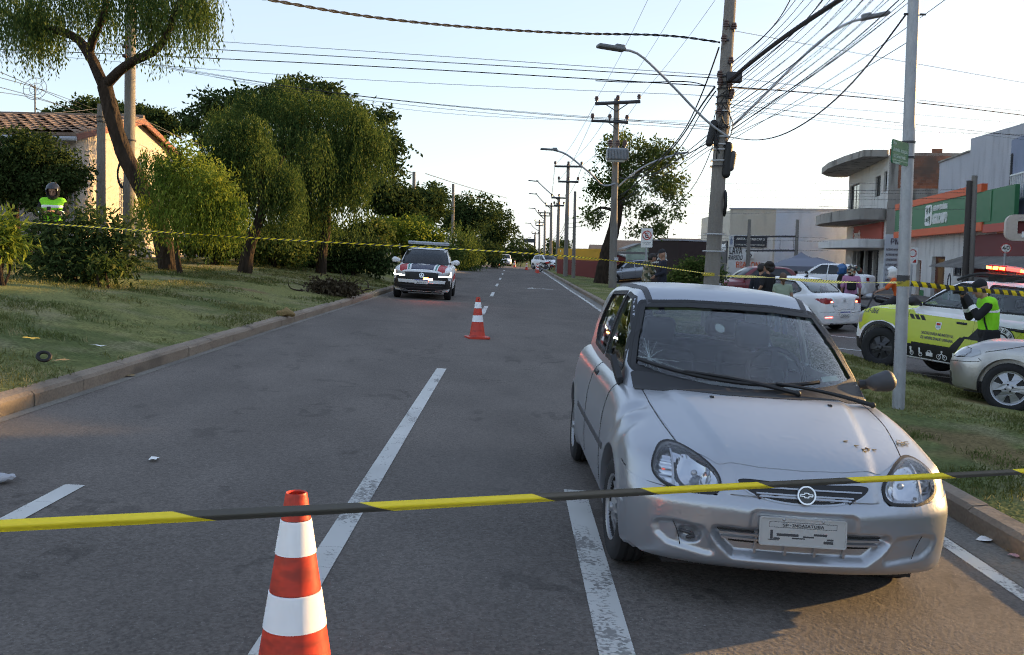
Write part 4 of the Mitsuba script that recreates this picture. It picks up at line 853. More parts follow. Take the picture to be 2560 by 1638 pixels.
# white saloon seen from behind, brake lights on
def white_saloon():
    f, wb, r, hub = .78, 2.46, .95, .29
    hd = math.radians(-30); fw = np.array([math.sin(hd), math.cos(hd)]); rc = at(2114, 760, 25.4)[:2]; p = rc + fw * (wb + r)
    t = Thing('white_saloon', 'white saloon seen from behind with its brake lights lit', 'car', M=plane_mat(p[0], p[1], hd, wb=wb, tr=1.43))
    body, green = std(f, wb, r, 1.66, 1.46, .22, .72, .93, -.30, -.95, -2.15, -2.85, 1.02, .17, 1.0, .05, rs=.7)
    ws = smooth_poly([(-.6, .97), (.6, .97), (.5, 1.36), (-.5, 1.36)], .04); rw = smooth_poly([(-.56, 1.06), (.56, 1.06), (.47, 1.36), (-.47, 1.36)], .06); fd = smooth_poly([(-.6, .97), (-1.38, .985), (-1.4, 1.36), (-1.12, 1.35)], .03); rd = smooth_poly([(-1.47, .985), (-2.25, 1.02), (-2.52, 1.10), (-2.20, 1.31), (-1.48, 1.365)], .03)
    c = Car(t, body, green, (-2.95, .3, .55), (-2.2, -.75, 1.12), wb, hub, .345, 'mat_white_paint', [('windscreen', 'front', ws), ('rear_window', 'rear', rw), ('front_door_window', 'side', fd), ('rear_door_window', 'side', rd)], True, .75, glass='mat_glass', cavity=(-2.7, -.45, .60, .35, .82), mid=(-.1, -1.5))
    cabin_inside(t, -.35, .93, (-1.5, -2.3)); wheels(t, wb, 1.45, hub, .18, .19, 'ten')
    for sd in (-1, 1):
        lp = smooth_poly([(sd * .40, .80), (sd * .46, .915), (sd * .66, .925), (sd * .75, .90), (sd * .75, .80), (sd * .64, .765)], .02)
        k = c.on('tail_lamp', 'rear', lp, 'mat_tail_lamp', .006, .025, thick=.012); c.on('clear_strip', 'rear', smooth_poly([(sd * .44, .885), (sd * .62, .897), (sd * .60, .918), (sd * .47, .912)], .004), 'mat_tail_lamp_clear', .010, .02, parent=k, thick=.004)
        q = wrap(body, 'rear', smooth_poly([(sd * .42, .80), (sd * .44, .84), (sd * .50, .84), (sd * .50, .80)], .01), .011, .02, -1.5)
        emit_part(t, 'brake_light', q, 'mat_red', (3.0, .25, .12), parent=k)
    for y in (.50, .62): emit_part(t, 'fog_light', wrap(body, 'rear', sbox(y - .045, .405, y + .045, .435), .012, .02, -1.5), 'mat_red', (2.4, .12, .08))
    c.seams([('rear', [(-.62, 1.02), (-.60, .94)]), ('rear', [(-.40, .80), (-.38, .64), (0, .62), (.38, .64), (.40, .80)]), ('rear', [(-.80, .56), (0, .53), (.80, .56)]), ('left', [(-1.42, .96), (-1.45, .6), (-1.44, .3)]), ('left', [(-2.2, 1.0), (-2.10, .75), (-2.12, .55)])], .004)
    PM = vmat(cast(body, np.array([[-1.5, 0, .50]]), np.array([[-1.0, 0, 0]]))[0] + [-.012, 0, 0], (0, -1, 0), (.05, 0, 1)); plate(t, PM, .40, .13, [('FXR8J42', .07, -.05, 'mat_dark_grey', .30)], 'mat_plate_white', 'mat_blue_band')
    b = cast(body, np.array([[-1.5, 0, .86]]), np.array([[-1.0, 0, 0]]))[0]; BM = vmat(b + [-.008, 0, 0], (0, -1, 0), (.1, 0, 1)); k = t.part('badge', prism(Point(0, 0).buffer(.05, 24).difference(Point(0, 0).buffer(.042, 24)), .008), 'mat_chrome', M=BM)
    t.part('badge_mark', prism(LineString([(-.032, .022), (-.015, -.028), (0, .0), (.015, -.028), (.032, .022)]).buffer(.005), .008), 'mat_chrome', parent=k, M=BM)
    ptxt(c, 'rear', 'VOYAGE', .03, .44, .70, .16, 'mat_steel')
    fin = Polygon([(0, 0), (.16, 0), (.02, .075)]); q = cast(green, np.array([[-2.0, 0, 1.1]]), np.array([[0, 0, 1.0]]))[0]; t.part('aerial_fin', along(prism(fin, .03), q + [-.08, -.015, -.005], (1, 0, 0), (0, 0, 1)), 'mat_black')
    handles(t, c, (-1.28, -2.05), .86, 'mat_white_paint'); mirrors(t, -.55, .74, .99, 'mat_white_paint', .9); t.part('exhaust', seg((-3.42, .45, .24), (-3.2, .45, .26), .025), 'mat_dark_grey'); t.part('underbody', bx(-3.1, .5, -.6, .6, .18, .32), 'mat_black')
white_saloon()

# silver hatchback cut by the right edge
def edge_hatch():
    f, wb, r, hub = .76, 2.37, .6, .295
    hd = math.radians(-57); rt = np.array([math.cos(hd), -math.sin(hd)]); p = ground_hit(2513, 1019, 0)[:2] + rt * .72
    t = Thing('silver_car', 'silver-beige car nose cut off by the right edge, star-spoked alloy wheel', 'car', M=plane_mat(p[0], p[1], hd, wb=wb, tr=1.42))
    body, green = std(f, wb, r, 1.66, 1.44, .20, .72, .93, -.25, -.95, -2.5, -2.8, .98, .17, 1.0, .07)
    ws = smooth_poly([(-.6, .97), (.6, .97), (.5, 1.34), (-.5, 1.34)], .04); fd = smooth_poly([(-.6, .97), (-1.40, .985), (-1.42, 1.34), (-1.12, 1.33)], .03); rd = smooth_poly([(-1.48, .985), (-2.15, 1.0), (-2.3, 1.1), (-2.2, 1.3), (-1.5, 1.34)], .03)
    c = Car(t, body, green, (-2.5, .3, .55), (-2.3, -.75, 1.12), wb, hub, .345, 'mat_silver_paint_beige', [('windscreen', 'front', ws), ('front_door_window', 'side', fd), ('rear_door_window', 'side', rd)], False, .8, mid=(-.1, -1.5))
    wheels(t, wb, 1.44, hub, .18, .205, 'six_twin', steer=.12)
    for sd in (-1, 1):
        lp = smooth_poly([(sd * .42, .60), (sd * .62, .585), (sd * .72, .60), (sd * .75, .66), (sd * .72, .70), (sd * .60, .715), (sd * .46, .685)], .02)
        k = c.on('headlight', 'front', lp, 'mat_steel', .004, .02, thick=.01); c.on('rim', 'front', lp.buffer(.006).difference(lp.buffer(-.006)), 'mat_dark_grey', .006, .02, parent=k, thick=.012); c.on('lens', 'front', lp, 'mat_lens', .012, .02, parent=k, thick=0)
        kk = c.on('side_lens', 'left' if sd > 0 else 'right', smooth_poly([(.60, .60), (.44, .60), (.33, .655), (.36, .70), (.52, .705)], .02), 'mat_steel', .006, .02, thick=.01)
    c.on('lower_grille', 'front', smooth_poly([(-.45, .27), (.45, .27), (.5, .40), (-.5, .40)], .02), 'mat_black', .004, .03, thick=.004)
    c.seams([('left', [(.30, .68), (.10, .74), (-.3, .88)]), ('left', [(.36, .60), (.32, .57)]), ('left', [(-.48, .93), (-.52, .6), (-.5, .3)]), ('left', [(.74, .53), (.45, .545), (.34, .56)])], .004)
    handles(t, c, (-1.28, -2.0), .85, 'mat_silver_paint_beige'); mirrors(t, -.5, .74, .99, 'mat_silver_paint_beige', .9); t.part('underbody', bx(-2.7, .5, -.6, .6, .18, .32), 'mat_black')
edge_hatch()

# white police car with lit lamps, coming down the left lane
def police_car():
    f, wb, r, hub = .84, 2.65, .70, .335
    D = 29.7; t = Thing('police_car', 'white police car with a dark blue and red bonnet and lit lamps', 'SUV', M=plane_mat(at(1056, 740, D)[0], D, PI - .02, wb=wb, tr=1.53))
    body, green = std(f, wb, r, 1.77, 1.57, .24, .92, 1.08, -.42, -1.02, -2.75, -3.1, 1.05, .18, .85, .05, Wg=.775)
    ws = smooth_poly([(-.72, 1.06), (.72, 1.06), (.60, 1.49), (-.60, 1.49)], .035); fd = smooth_poly([(-.7, 1.09), (-1.52, 1.10), (-1.54, 1.49), (-1.2, 1.475)], .03); rd = smooth_poly([(-1.62, 1.10), (-2.5, 1.13), (-2.7, 1.22), (-2.5, 1.46), (-1.63, 1.49)], .03)
    c = Car(t, body, green, (-2.75, .35, .65), (-2.5, -.95, 1.25), wb, hub, .385, 'mat_white_paint', [('windscreen', 'front', ws), ('front_door_window', 'side', fd), ('rear_door_window', 'side', rd)], False, .8, mid=(-.1, -1.5))
    wheels(t, wb, 1.55, hub, .205, .215, 'five', 'mat_rim_dark')
    bl = lambda a, b, m_, n: c.on(n, 'top', smooth_poly([(-.38, a), (.2, a), (.70, a * .93), (.70, b * .93), (.2, b), (-.38, b)], 0), m_, .004, .05, thick=.004)
    bl(-.36, .36, 'mat_navy', 'blue_stripe')
    for s in (-1, 1):
        bl(s * .36, s * .41, 'mat_white_paint', 'white_stripe'); bl(s * .41, s * .46, 'mat_teal_paint', 'teal_stripe'); bl(s * .46, s * .49, 'mat_white_paint', 'white_stripe'); bl(s * .49, s * .72, 'mat_red_paint', 'red_stripe')
    k = c.on('crest', 'top', oval(.15, 0, .16, .19).difference(oval(.15, 0, .13, .155)).union(oval(.15, 0, .06, .09)), 'mat_white', .010, .03, thick=.003)
    gr = c.on('grille', 'front', smooth_poly([(-.80, .60), (.80, .60), (.72, .80), (.3, .83), (-.3, .83), (-.72, .80)], .02), 'mat_black', .006, .03, thick=.01)
    lg = c.on('lower_grille', 'front', smooth_poly([(-.62, .27), (.62, .27), (.78, .50), (-.78, .50)], .03), 'mat_black', .006, .03, thick=.01)
    for z in (.34, .42): c.on('slat', 'front', sbox(-.62, z, .62, z + .018), 'mat_dark_grey', .014, .03, parent=lg, thick=.01)
    for s in (-1, 1):
        c.on('chrome_line', 'front', smooth_poly([(s * .40, .27), (s * .78, .33), (s * .80, .36), (s * .42, .295)], 0), 'mat_chrome', .018, .03, thick=.01)
        h = c.on('headlight', 'front', smooth_poly([(s * .48, .685), (s * .86, .70), (s * .86, .84), (s * .80, .85), (s * .50, .79)], .015), 'mat_steel', .010, .03, thick=.012)
        L = smooth_poly([(s * .50, .69), (s * .86, .705), (s * .86, .855), (s * .82, .855), (s * .815, .745), (s * .50, .73)], .006)
        emit_part(t, 'running_light', wrap(body, 'front', L, .016, .03, -.1), 'mat_white', (3.4, 3.2, 2.2) if s < 0 else (.9, .85, .6), parent=h)
        c.on('side_vent', 'front', smooth_poly([(s * .66, .34), (s * .84, .36), (s * .85, .60), (s * .72, .60)], .02), 'mat_black', .008, .03, thick=.01)
    for y in (-.17 + .30, -.03 + .30): emit_part(t, 'strobe_light', wrap(body, 'front', sbox(y - .06, .595, y + .06, .665), .02, .03, -.1), 'mat_red', (22.0, 2.0, .2))
    e = cast(body, np.array([[0, 0, .735]]), np.array([[1.0, 0, 0]]))[0]; EM = vmat(e + [.02, 0, 0], (0, 1, 0), (-.15, 0, 1)); bd = t.part('badge', prism(Point(0, 0).buffer(.075, 28).difference(Point(0, 0).buffer(.063, 28)), .01), 'mat_chrome', M=EM)
    t.part('badge_mark', prism(LineString([(-.02, .06), (0, .012), (.02, .06)]).buffer(.007).union(LineString([(-.055, .025), (-.028, -.05), (0, .0), (.028, -.05), (.055, .025)]).buffer(.007)), .01), 'mat_chrome', parent=bd, M=EM)
    PM = vmat(cast(body, np.array([[0, 0, .545]]), np.array([[1.0, 0, 0]]))[0] + [.02, 0, 0], (0, 1, 0), (0, 0, 1)); plate(t, PM, .40, .13, [('UIY7J57', .07, -.05, 'mat_dark_grey', .30)], 'mat_plate_white', 'mat_blue_band')
    cx, zz = -1.55, 1.66; bk = t.part('light_bar', rbox(cx - .15, cx + .15, -.66, .66, zz, zz + .03, .012), 'mat_steel', 40); t.part('housing', rbox(cx - .14, cx + .14, -.66, .66, zz + .03, zz + .10, .03), 'mat_bar_clear', 40, parent=bk); mat('bar_clear', (.42, .44, .48), .15, coat=1.0)
    for s in (-1, 1): t.part('foot', seg((cx, s * .56, 1.50), (cx, s * .56, zz + .01), .025), 'mat_dark_grey', parent=bk)
    t.part('radio_aerial', tube([(-2.7, .55, 1.5), (-2.85, .57, 2.15)], .01, 6), 'mat_dark_grey')
    mirrors(t, -.62, .79, 1.13, 'mat_white_paint', 1.05); handles(t, c, (-1.4, -2.3), .95, 'mat_white_paint'); c.seams([('left', [(-.6, 1.06), (-.62, .7), (-.6, .35)]), ('left', [(-1.58, 1.08), (-1.6, .7), (-1.58, .35)])], .004)
    c.on('red_door_stripe', 'left', Polygon([(-.4, .55), (-2.3, .60), (-2.3, .80), (-.4, .72)]), 'mat_red_paint', .004, .05, thick=.003); t.part('underbody', bx(-3.0, .5, -.6, .6, .2, .34), 'mat_black')
police_car()

# smaller cars farther off
def small_car(name, label, M, paint, style='hatch', lamps=None, rear=False):
    f, wb, r, hub = .78, 2.5, .65 if style == 'hatch' else .9, .30
    t = Thing(name, label, 'car', M=M); suv = style == 'suv'; H = 1.62 if suv else 1.47; dz = .14 if suv else 0
    body, green = std(f, wb, r, 1.72, H, .22, .74 + dz, .94 + dz, -.3, -.95, -2.5 if style != 'sedan' else -2.2, -2.9, 1.0 + dz, .17, 1.0, .05)
    z0 = .98 + dz
    ws = smooth_poly([(-.62, z0), (.62, z0), (.52, H - .09), (-.52, H - .09)], .04); rw = smooth_poly([(-.55, z0 + .06), (.55, z0 + .06), (.48, H - .1), (-.48, H - .1)], .05); fd = smooth_poly([(-.6, z0), (-1.4, z0 + .01), (-1.42, H - .1), (-1.12, H - .11)], .03); rd = smooth_poly([(-1.5, z0 + .01), (-2.3, z0 + .04), (-2.5, z0 + .13), (-2.25, H - .12), (-1.5, H - .1)], .03)
    c = Car(t, body, green, (-2.7, .3, .55), (-2.3, -.75, 1.12 + dz), wb, hub, .35, paint, [('windscreen', 'front', ws), ('rear_window', 'rear', rw), ('front_door_window', 'side', fd), ('rear_door_window', 'side', rd)], False, .5, mid=(-.1, -1.5))
    wheels(t, wb, 1.48, hub, .19, .2, 'ten')
    for s in (-1, 1):
        lp = smooth_poly([(s * .44, .64 + dz), (s * .78, .65 + dz), (s * .76, .76 + dz), (s * .5, .74 + dz)], .02)
        if lamps: emit_part(t, 'headlight', wrap(body, 'front', lp, .01, .05, -.1), 'mat_white', lamps)
        else: c.on('headlight', 'front', lp, 'mat_steel', .006, .04, thick=.01)
        c.on('tail_lamp', 'rear', smooth_poly([(s * .52, .70 + dz), (s * .72, .71 + dz), (s * .71, .86 + dz), (s * .54, .86 + dz)], .02), 'mat_tail_lamp', .006, .04, thick=.01)
    c.on('grille', 'front', smooth_poly([(-.40, .55 + dz), (.40, .55 + dz), (.36, .66 + dz), (-.36, .66 + dz)], .02), 'mat_black', .006, .05, thick=.008); c.on('lower_grille', 'front', smooth_poly([(-.5, .28), (.5, .28), (.55, .42), (-.55, .42)], .02), 'mat_black', .006, .05, thick=.008)
    PM = vmat(cast(body, np.array([[0, 0, .48]]), np.array([[1.0, 0, 0]]))[0] + [.02, 0, 0], (0, 1, 0), (0, 0, 1)); t.part('licence_plate', prism(sbox(-.2, -.065, .2, .065), .006), 'mat_plate_white', M=PM)
    mirrors(t, -.52, .76, 1.0 + dz, 'mat_plastic', .9); t.part('underbody', bx(-2.8, .5, -.6, .6, .18, .32), 'mat_black'); c.seams([('left', [(-1.45, .95 + dz), (-1.46, .3)]), ('left', [(-.5, .93 + dz), (-.52, .3)])], .005)
    return t
p = at(1522, 700, 66); small_car('silver_far_car', 'small silver car parked behind the transformer pole', plane_mat(p[0] + .3, 66.5, math.radians(-100), wb=2.5, tr=1.48), 'mat_silver_paint')
p = at(1814, 700, 38.6); small_car('maroon_car', 'dark red car behind the three bystanders', plane_mat(p[0] + .2, 39.4, math.radians(-97), wb=2.5, tr=1.48), 'mat_maroon_paint')
p = at(2035, 700, 46); small_car('white_suv', 'white SUV mostly hidden behind the white saloon', plane_mat(p[0] - .3, 47, math.radians(-55), wb=2.5, tr=1.48), 'mat_white_paint', 'suv')
p = at(1262, 660, 122); small_car('oncoming_car', 'far white car on the road crest with headlights on', plane_mat(p[0], 122, PI, wb=2.5, tr=1.48), 'mat_white_paint', 'sedan', (14, 11, 6))
p = at(1394, 680, 92); small_car('white_far_car', 'tiny white hatchback beside the yellow and red building', plane_mat(p[0] - .3, 95, math.radians(150), wb=2.5, tr=1.48), 'mat_white_paint')
# ---------------------------------------------------------------- trees and bushes
def _leafcol(a, b, c):
    def fn(p, n, uv):
        r = mikit.cell_rand(p.x * 9, p.y * 9, p.z * 9)
        w = fbm(p.x * .9, p.y * .9, p.z * .9, 2)
        return mix(mix(a, b, sstep(.3, .7, w)), c, sstep(.72, 1.0, r) * .8) * (.7 + .6 * r)
    return mikit.proc(fn)
def leaf_mat(name, a, b, c, trans=.8):
    scene['mat_' + name] = {'type': 'principledthin', 'base_color': _leafcol(a, b, c), 'roughness': .55, 'diff_trans': trans, 'spec_trans': 0.0, 'eta': 1.4}
leaf_mat('leaf_weeping', (0.046, 0.082, 0.024), (0.080, 0.124, 0.032), (0.18, 0.21, 0.065))
leaf_mat('leaf_bright', (0.1, 0.16, 0.028), (0.19, 0.24, 0.036), (0.32, 0.34, 0.07))
leaf_mat('leaf_dark', (0.03, 0.052, 0.018), (0.054, 0.082, 0.028), (0.1, 0.13, 0.045), .5)
leaf_mat('leaf_mid', (0.056, 0.092, 0.024), (0.095, 0.135, 0.034), (0.2, 0.2, 0.065), .7)
def leaves(P, D, S, L, W):
    "rhombic leaves at P, pointing along D, lying across S"
    D = D / (np.linalg.norm(D, axis=1, keepdims=True) + 1e-9); S = S - D * (S * D).sum(1, keepdims=True); S /= np.linalg.norm(S, axis=1, keepdims=True) + 1e-9
    L, W = np.broadcast_to(L, (len(P),))[:, None], np.broadcast_to(W, (len(P),))[:, None]
    N = np.cross(D, S)
    V = np.stack([P, P + D * L * .5 + S * W * .5 - N * W * .12, P + D * L, P + D * L * .5 - S * W * .5 - N * W * .12], 1).reshape(-1, 3)
    i = np.arange(len(P))[:, None] * 4
    return trimesh.Trimesh(V, np.vstack([i + [0, 1, 2], i + [0, 2, 3]]), process=False)
def ragged(lobes, r, k=7):
    "break each lobe into a core and smaller billows of uneven size"
    out = []
    for x, y, z, a, b, c in lobes:
        out.append((x, y, z, a * .72, b * .72, c * .72))
        for _ in range(k):
            d = r.normal(size=3); d /= np.linalg.norm(d); q = r.uniform(.55, .98); f = r.uniform(.22, .46)
            out.append((x + d[0] * a * q, y + d[1] * b * q, z + d[2] * c * q, a * f, b * f, c * f))
    return out
def crown_points(lobes, n, r, gap=.42, scale=.7, shellness=.5):
    if min(l[3] for l in lobes) > .3: lobes = ragged(lobes, r)
    w = np.array([l[3] * l[4] * l[5] for l in lobes]) ** (2 / 3); idx = r.choice(len(lobes), n, p=w / w.sum())
    A = np.array(lobes); d = r.normal(size=(n, 3)); d /= np.linalg.norm(d, axis=1, keepdims=True)
    q = r.random(n)[:, None] ** shellness * (.62 + .76 * meshkit.fbm(d * 2.3 + idx[:, None] * 5.0, 3, 2)[:, None])
    p = A[idx, :3] + d * A[idx, 3:6] * q
    keep = meshkit.fbm(p * scale + 11, 3, 5) > gap * .9 + .1 * r.random(n)
    return p[keep], d[keep]
def broad(lobes, n, size, seed, gap=.42, per=7, spread=.20, shellness=.45, aspect=.5, scale=.7):
    r = np.random.default_rng(seed); p, d = crown_points(lobes, n, r, gap, scale, shellness)
    m = len(p) * per; P = np.repeat(p, per, 0) + r.normal(0, spread, (m, 3)) * [1, 1, .7]
    D = np.repeat(d, per, 0) * .6 + r.normal(0, .7, (m, 3)) + [0, 0, -.35]
    return leaves(P, D, r.normal(size=(m, 3)), size * r.uniform(.6, 1.3, m), size * aspect * r.uniform(.7, 1.2, m))
def weep(lobes, n, seed, length=(.7, 1.7), gap=.40, leaf=.13, step=.085, width=.034, scale=.8, side=.5, shellness=.4):
    "hanging strands of fine leaves"
    r = np.random.default_rng(seed); p, d = crown_points(lobes, n, r, gap, scale, shellness); out = []
    for q, dd in zip(p, d):
        L = r.uniform(*length); k = max(3, int(L / step)); t = np.linspace(0, 1, k)[:, None]
        dirh = np.array([dd[0], dd[1], 0]) * .35 + r.normal(0, .12, 3) * [1, 1, 0]
        c = q + dirh * L * (t - .5 * t * t) * 1.1 + np.array([0, 0, -1.0]) * L * (t * .35 + .65 * t * t) + r.normal(0, .012, (k, 3))
        a = r.uniform(0, 2 * PI, k); sd = np.stack([np.cos(a), np.sin(a), np.full(k, -1.1)], 1)
        out.append((c, sd))
    P = np.vstack([o[0] for o in out]); D = np.vstack([o[1] for o in out]); m = len(P)
    return leaves(P, D * [side, side, 1], r.normal(size=(m, 3)), leaf * r.uniform(.6, 1.3, m), width * r.uniform(.7, 1.3, m))
def limb(pts, r0, r1, n=16, sides=9, seed=0, rough=.12):
    p = bez(pts, n); r = np.linspace(r0, r1, n); m = tube(p, r, sides)
    m.vertices += (meshkit.fbm(m.vertices * 3.1, 3, seed)[:, None] - .5) * 2 * rough * np.r_[np.repeat(r, sides), r[0], r[-1]][:, None] * (m.vertices - np.vstack([np.repeat(p, sides, 0), p[:1], p[-1:]])) / np.maximum(np.r_[np.repeat(r, sides), r[0], r[-1]][:, None], 1e-6) * 2
    return m
def W(pts): return [at(*q) for q in pts]
def ball(u, v, D, rx, rz, ry=None, dy=0):
    c = at(u, v, D); return (c[0], c[1] + dy, c[2], rx, ry or rx, rz)
def tree(name, label, limbs, crown, leafm, group=None, category='tree'):
    t = Thing(name, label, category, group)
    for i, (pts, r0, r1) in enumerate(limbs):
        t.part('trunk' if i == 0 else 'limb', limb(pts, r0, r1, 22 if i == 0 else 14, 12 if i == 0 else 8, i), 'mat_bark', 50)
    t.part('crown', crown, leafm)
    return t
def base(u, D, dz=-.06):
    x = at(u, 600, D)[0]; return np.array([x, D, gz(x, D) + dz])

# twisted pepper tree, upper left
b = base(420, 25)
tree('pepper_tree', 'twisted dark-trunked tree forking at the upper left, with hanging fine foliage', [
    ([b, *W([(405, 590, 25), (372, 500, 25), (330, 425, 25), (298, 350, 25), (276, 270, 25), (262, 215, 25)])], .25, .19),
    (W([(262, 220, 25), (238, 165, 25), (205, 108, 25.2), (150, 78, 25.6), (80, 62, 26.2), (-10, 20, 26.5)]), .155, .05), (W([(222, 140, 25.1), (236, 90, 24.9), (262, 30, 24.6), (262, -60, 24.4)]), .115, .06),
    (W([(262, 215, 25), (290, 186, 24.8), (340, 150, 24.4), (392, 122, 24.1), (415, 90, 24), (436, 40, 23.8), (470, -60, 23.6)]), .14, .06),
    (W([(312, 170, 24.6), (345, 132, 24.6), (385, 96, 24.6)]), .03, .012), (W([(372, 500, 25), (350, 478, 24.9), (335, 470, 24.8)]), .10, .06)],
    weep([ball(60, 20, 26, 1.3, .95), ball(190, -30, 25, 1.3, .9), ball(330, -40, 24.5, 1.2, .8), ball(450, 0, 23.8, .95, .8), ball(500, 10, 23.6, .5, .6), ball(110, 60, 26, .5, .45), ball(400, 30, 24, .7, .5)], 2600, 3, (.5, 1.3), .30, .12), 'mat_leaf_weeping')
b = base(452, 23.6)
tree('pepper_tree', 'bright green drooping young tree in front of the twisted trunk', [([b, *W([(440, 590, 23.6), (445, 520, 23.6), (455, 440, 23.6), (450, 380, 23.6)])], .07, .03), (W([(440, 560, 23.6), (480, 500, 23.6), (540, 440, 23.6)]), .04, .015)],
    cat([weep([ball(430, 430, 23.6, .62, .75), ball(500, 450, 23.4, .80, .62), ball(560, 480, 23.6, .42, .5), ball(380, 400, 23.8, .35, .4), ball(470, 520, 23.5, .95, .5), ball(360, 520, 24, .32, .5), ball(540, 540, 23.4, .5, .45), ball(590, 520, 23.5, .33, .45)], 2300, 5, (.35, .85), .26, .11, .07, .03), broad([ball(440, 410, 23.6, .5, .6), ball(520, 470, 23.4, .7, .5)], 600, .10, 6, .3)]), 'mat_leaf_bright')
b = base(612, 28)
tree('pepper_tree', 'olive drooping tree on a leaning brown trunk left of the largest tree', [([b, *W([(628, 600, 28), (650, 545, 28), (655, 470, 28), (640, 400, 28)])], .20, .10), (W([(652, 500, 28), (690, 430, 28), (710, 390, 28)]), .09, .03), (W([(645, 450, 28), (590, 390, 28), (560, 350, 28)]), .08, .03)],
    weep([ball(600, 345, 28, 1.05, .75), ball(660, 420, 28, 1.15, .85), ball(540, 400, 28.4, .8, .9), ball(710, 470, 28, .55, .8), ball(590, 470, 28, 1.0, .7)], 3400, 8, (.5, 1.4), .28, .12), 'mat_leaf_weeping')
b = base(803, 34)
tree('pepper_tree', 'largest weeping tree, broad olive crown over the left bank', [([b, *W([(808, 610, 34), (815, 560, 34), (800, 480, 34), (770, 400, 34)])], .20, .13), (W([(810, 520, 34), (835, 450, 34), (862, 425, 33.8), (880, 390, 33.8)]), .12, .05), (W([(790, 450, 34), (720, 380, 34), (660, 330, 34)]), .12, .04)],
    weep([ball(620, 285, 34, 1.5, 1.0), ball(740, 260, 34, 1.5, .95), ball(850, 290, 34, 1.4, 1.0), ball(910, 350, 34, .85, .95), ball(760, 370, 33, 1.8, 1.5), ball(870, 430, 33.6, 1.0, 1.2), ball(660, 390, 34.5, 1.4, 1.3), ball(780, 500, 33.6, 1.2, .9)], 6600, 9, (.6, 1.7), .27, .135, .10, .04), 'mat_leaf_weeping')
b = base(750, 46)
tree('broadleaf_tree', 'tall dark round tree behind the largest weeping tree', [([b, *W([(760, 560, 46), (770, 430, 46), (790, 330, 46)])], .28, .14)],
    broad([ball(600, 270, 46, 2.1, 1.4), ball(720, 260, 46, 2.0, 1.2), ball(840, 265, 46, 1.5, 1.05), ball(930, 330, 46, 1.6, 1.3), ball(980, 390, 45, 1.15, .95), ball(510, 300, 46, 1.2, 1.1), ball(800, 420, 46, 3.0, 2.4)], 3800, .26, 11, .42), 'mat_leaf_dark')
b = base(262, 62)
tree('broadleaf_tree', 'flat-topped dark tree behind the tiled house', [([b, *W([(262, 560, 62), (262, 420, 62), (262, 330, 62)])], .35, .2)],
    broad([ball(190, 292, 62, 2.3, .85), ball(270, 288, 62, 2.4, .95), ball(355, 296, 62, 2.4, .95), ball(430, 318, 62, 1.2, .8), ball(130, 300, 62, 1.3, .6)], 2600, .28, 13, .34), 'mat_leaf_dark')
b = base(52, 27)
tree('broadleaf_tree', 'dense dark tree with twin trunks at the left edge before the house', [([b, *W([(40, 590, 27), (35, 520, 27), (30, 450, 27)])], .16, .10), ([b + [.25, 0, 0], *W([(75, 600, 27), (100, 560, 27), (150, 520, 27), (165, 470, 27)])], .10, .05)],
    broad([ball(40, 400, 27, 1.0, .9), ball(110, 410, 27, .9, .75), ball(160, 440, 27, .62, .55), ball(20, 470, 27, .8, .6), ball(110, 480, 27, .85, .45), ball(-60, 420, 27, .9, 1.0)], 2600, .13, 15, .30, 8, .13), 'mat_leaf_dark')
# far trees along the left side
for i, (u, v, D, rx, rz, lm, lab) in enumerate([
    (985, 470, 58, 2.0, 1.25, 'dark', 'dark leafy tree rising right of the largest weeping tree'), (1060, 495, 62, 1.7, 1.1, 'dark', 'dark tree between the tall round tree and the far road trees'), (1160, 525, 80, 2.2, 1.6, 'dark', 'dark far tree nearest the road, right of the olive shrubs'),
    (1235, 545, 92, 1.6, 2.2, 'dark', 'last tall dark tree on the left before the crest'), (1150, 590, 72, 1.9, 1.7, 'weeping', 'olive drooping far tree just above the police car')]):
    bb = base(u, D)
    lob = [ball(u, v, D, rx, rz), ball(u - rx * 300 / D, v + 25, D, rx * .8, rz * .8), ball(u + rx * 260 / D, v + 30, D, rx * .75, rz * .8), ball(u, v + rz * 1600 / D, D, rx * 1.2, rz * 1.1)]
    cr = broad(lob, 1500, .30, 20 + i, .40) if lm == 'dark' else weep(lob, 1300, 20 + i, (.8, 1.8), .33, .2, .16, .07)
    tree('broadleaf_tree' if lm == 'dark' else 'pepper_tree', lab, [([bb, *W([(u + 5, v + 60, D), (u, v, D)])], .22, .1)], cr, 'mat_leaf_' + lm)
def shrub(label, u, v, D, rx, rz, lm, n, size, seed, gap=.34, stems=5, per=7, spread=.16, lob=None, name='shrub', ground=True, aspect=.5):
    t = Thing(name, label, 'bush'); bb = base(u, D); r = np.random.default_rng(seed)
    lobs = lob or [ball(u, v, D, rx, rz), ball(u - rx * .6 * 2408 / D, v + rz * 500 / D, D, rx * .6, rz * .7), ball(u + rx * .6 * 2408 / D, v + rz * 500 / D, D, rx * .6, rz * .7)]
    c = np.array(lobs[0][:3])
    for k in range(stems):
        e = c + r.normal(0, 1, 3) * [rx * .45, rx * .3, rz * .35]
        t.part('stem', limb([bb + r.normal(0, .08, 3) * [1, 1, 0], (bb + e) / 2 + r.normal(0, .1, 3), e], .028 * (1 + rx * .2), .008, 8, 6, k), 'mat_bark', 50)
    t.part('foliage', broad(lobs, n, size, seed, gap, per, spread, .5, aspect, 1.2), 'mat_leaf_' + lm)
    return t
shrub('big dark shrub on the left bank in front of the helmeted officer', 195, 600, 18, .80, .62, 'dark', 900, .16, 31, .36, 9, 6, .14, [ball(150, 590, 18, .6, .45), ball(235, 590, 18, .55, .5), ball(110, 640, 18, .5, .42), ball(290, 640, 18, .42, .4), ball(200, 660, 17.8, .85, .38), ball(300, 570, 18, .2, .22), ball(225, 530, 18, .3, .2), ball(330, 600, 18, .22, .14)], aspect=.30)
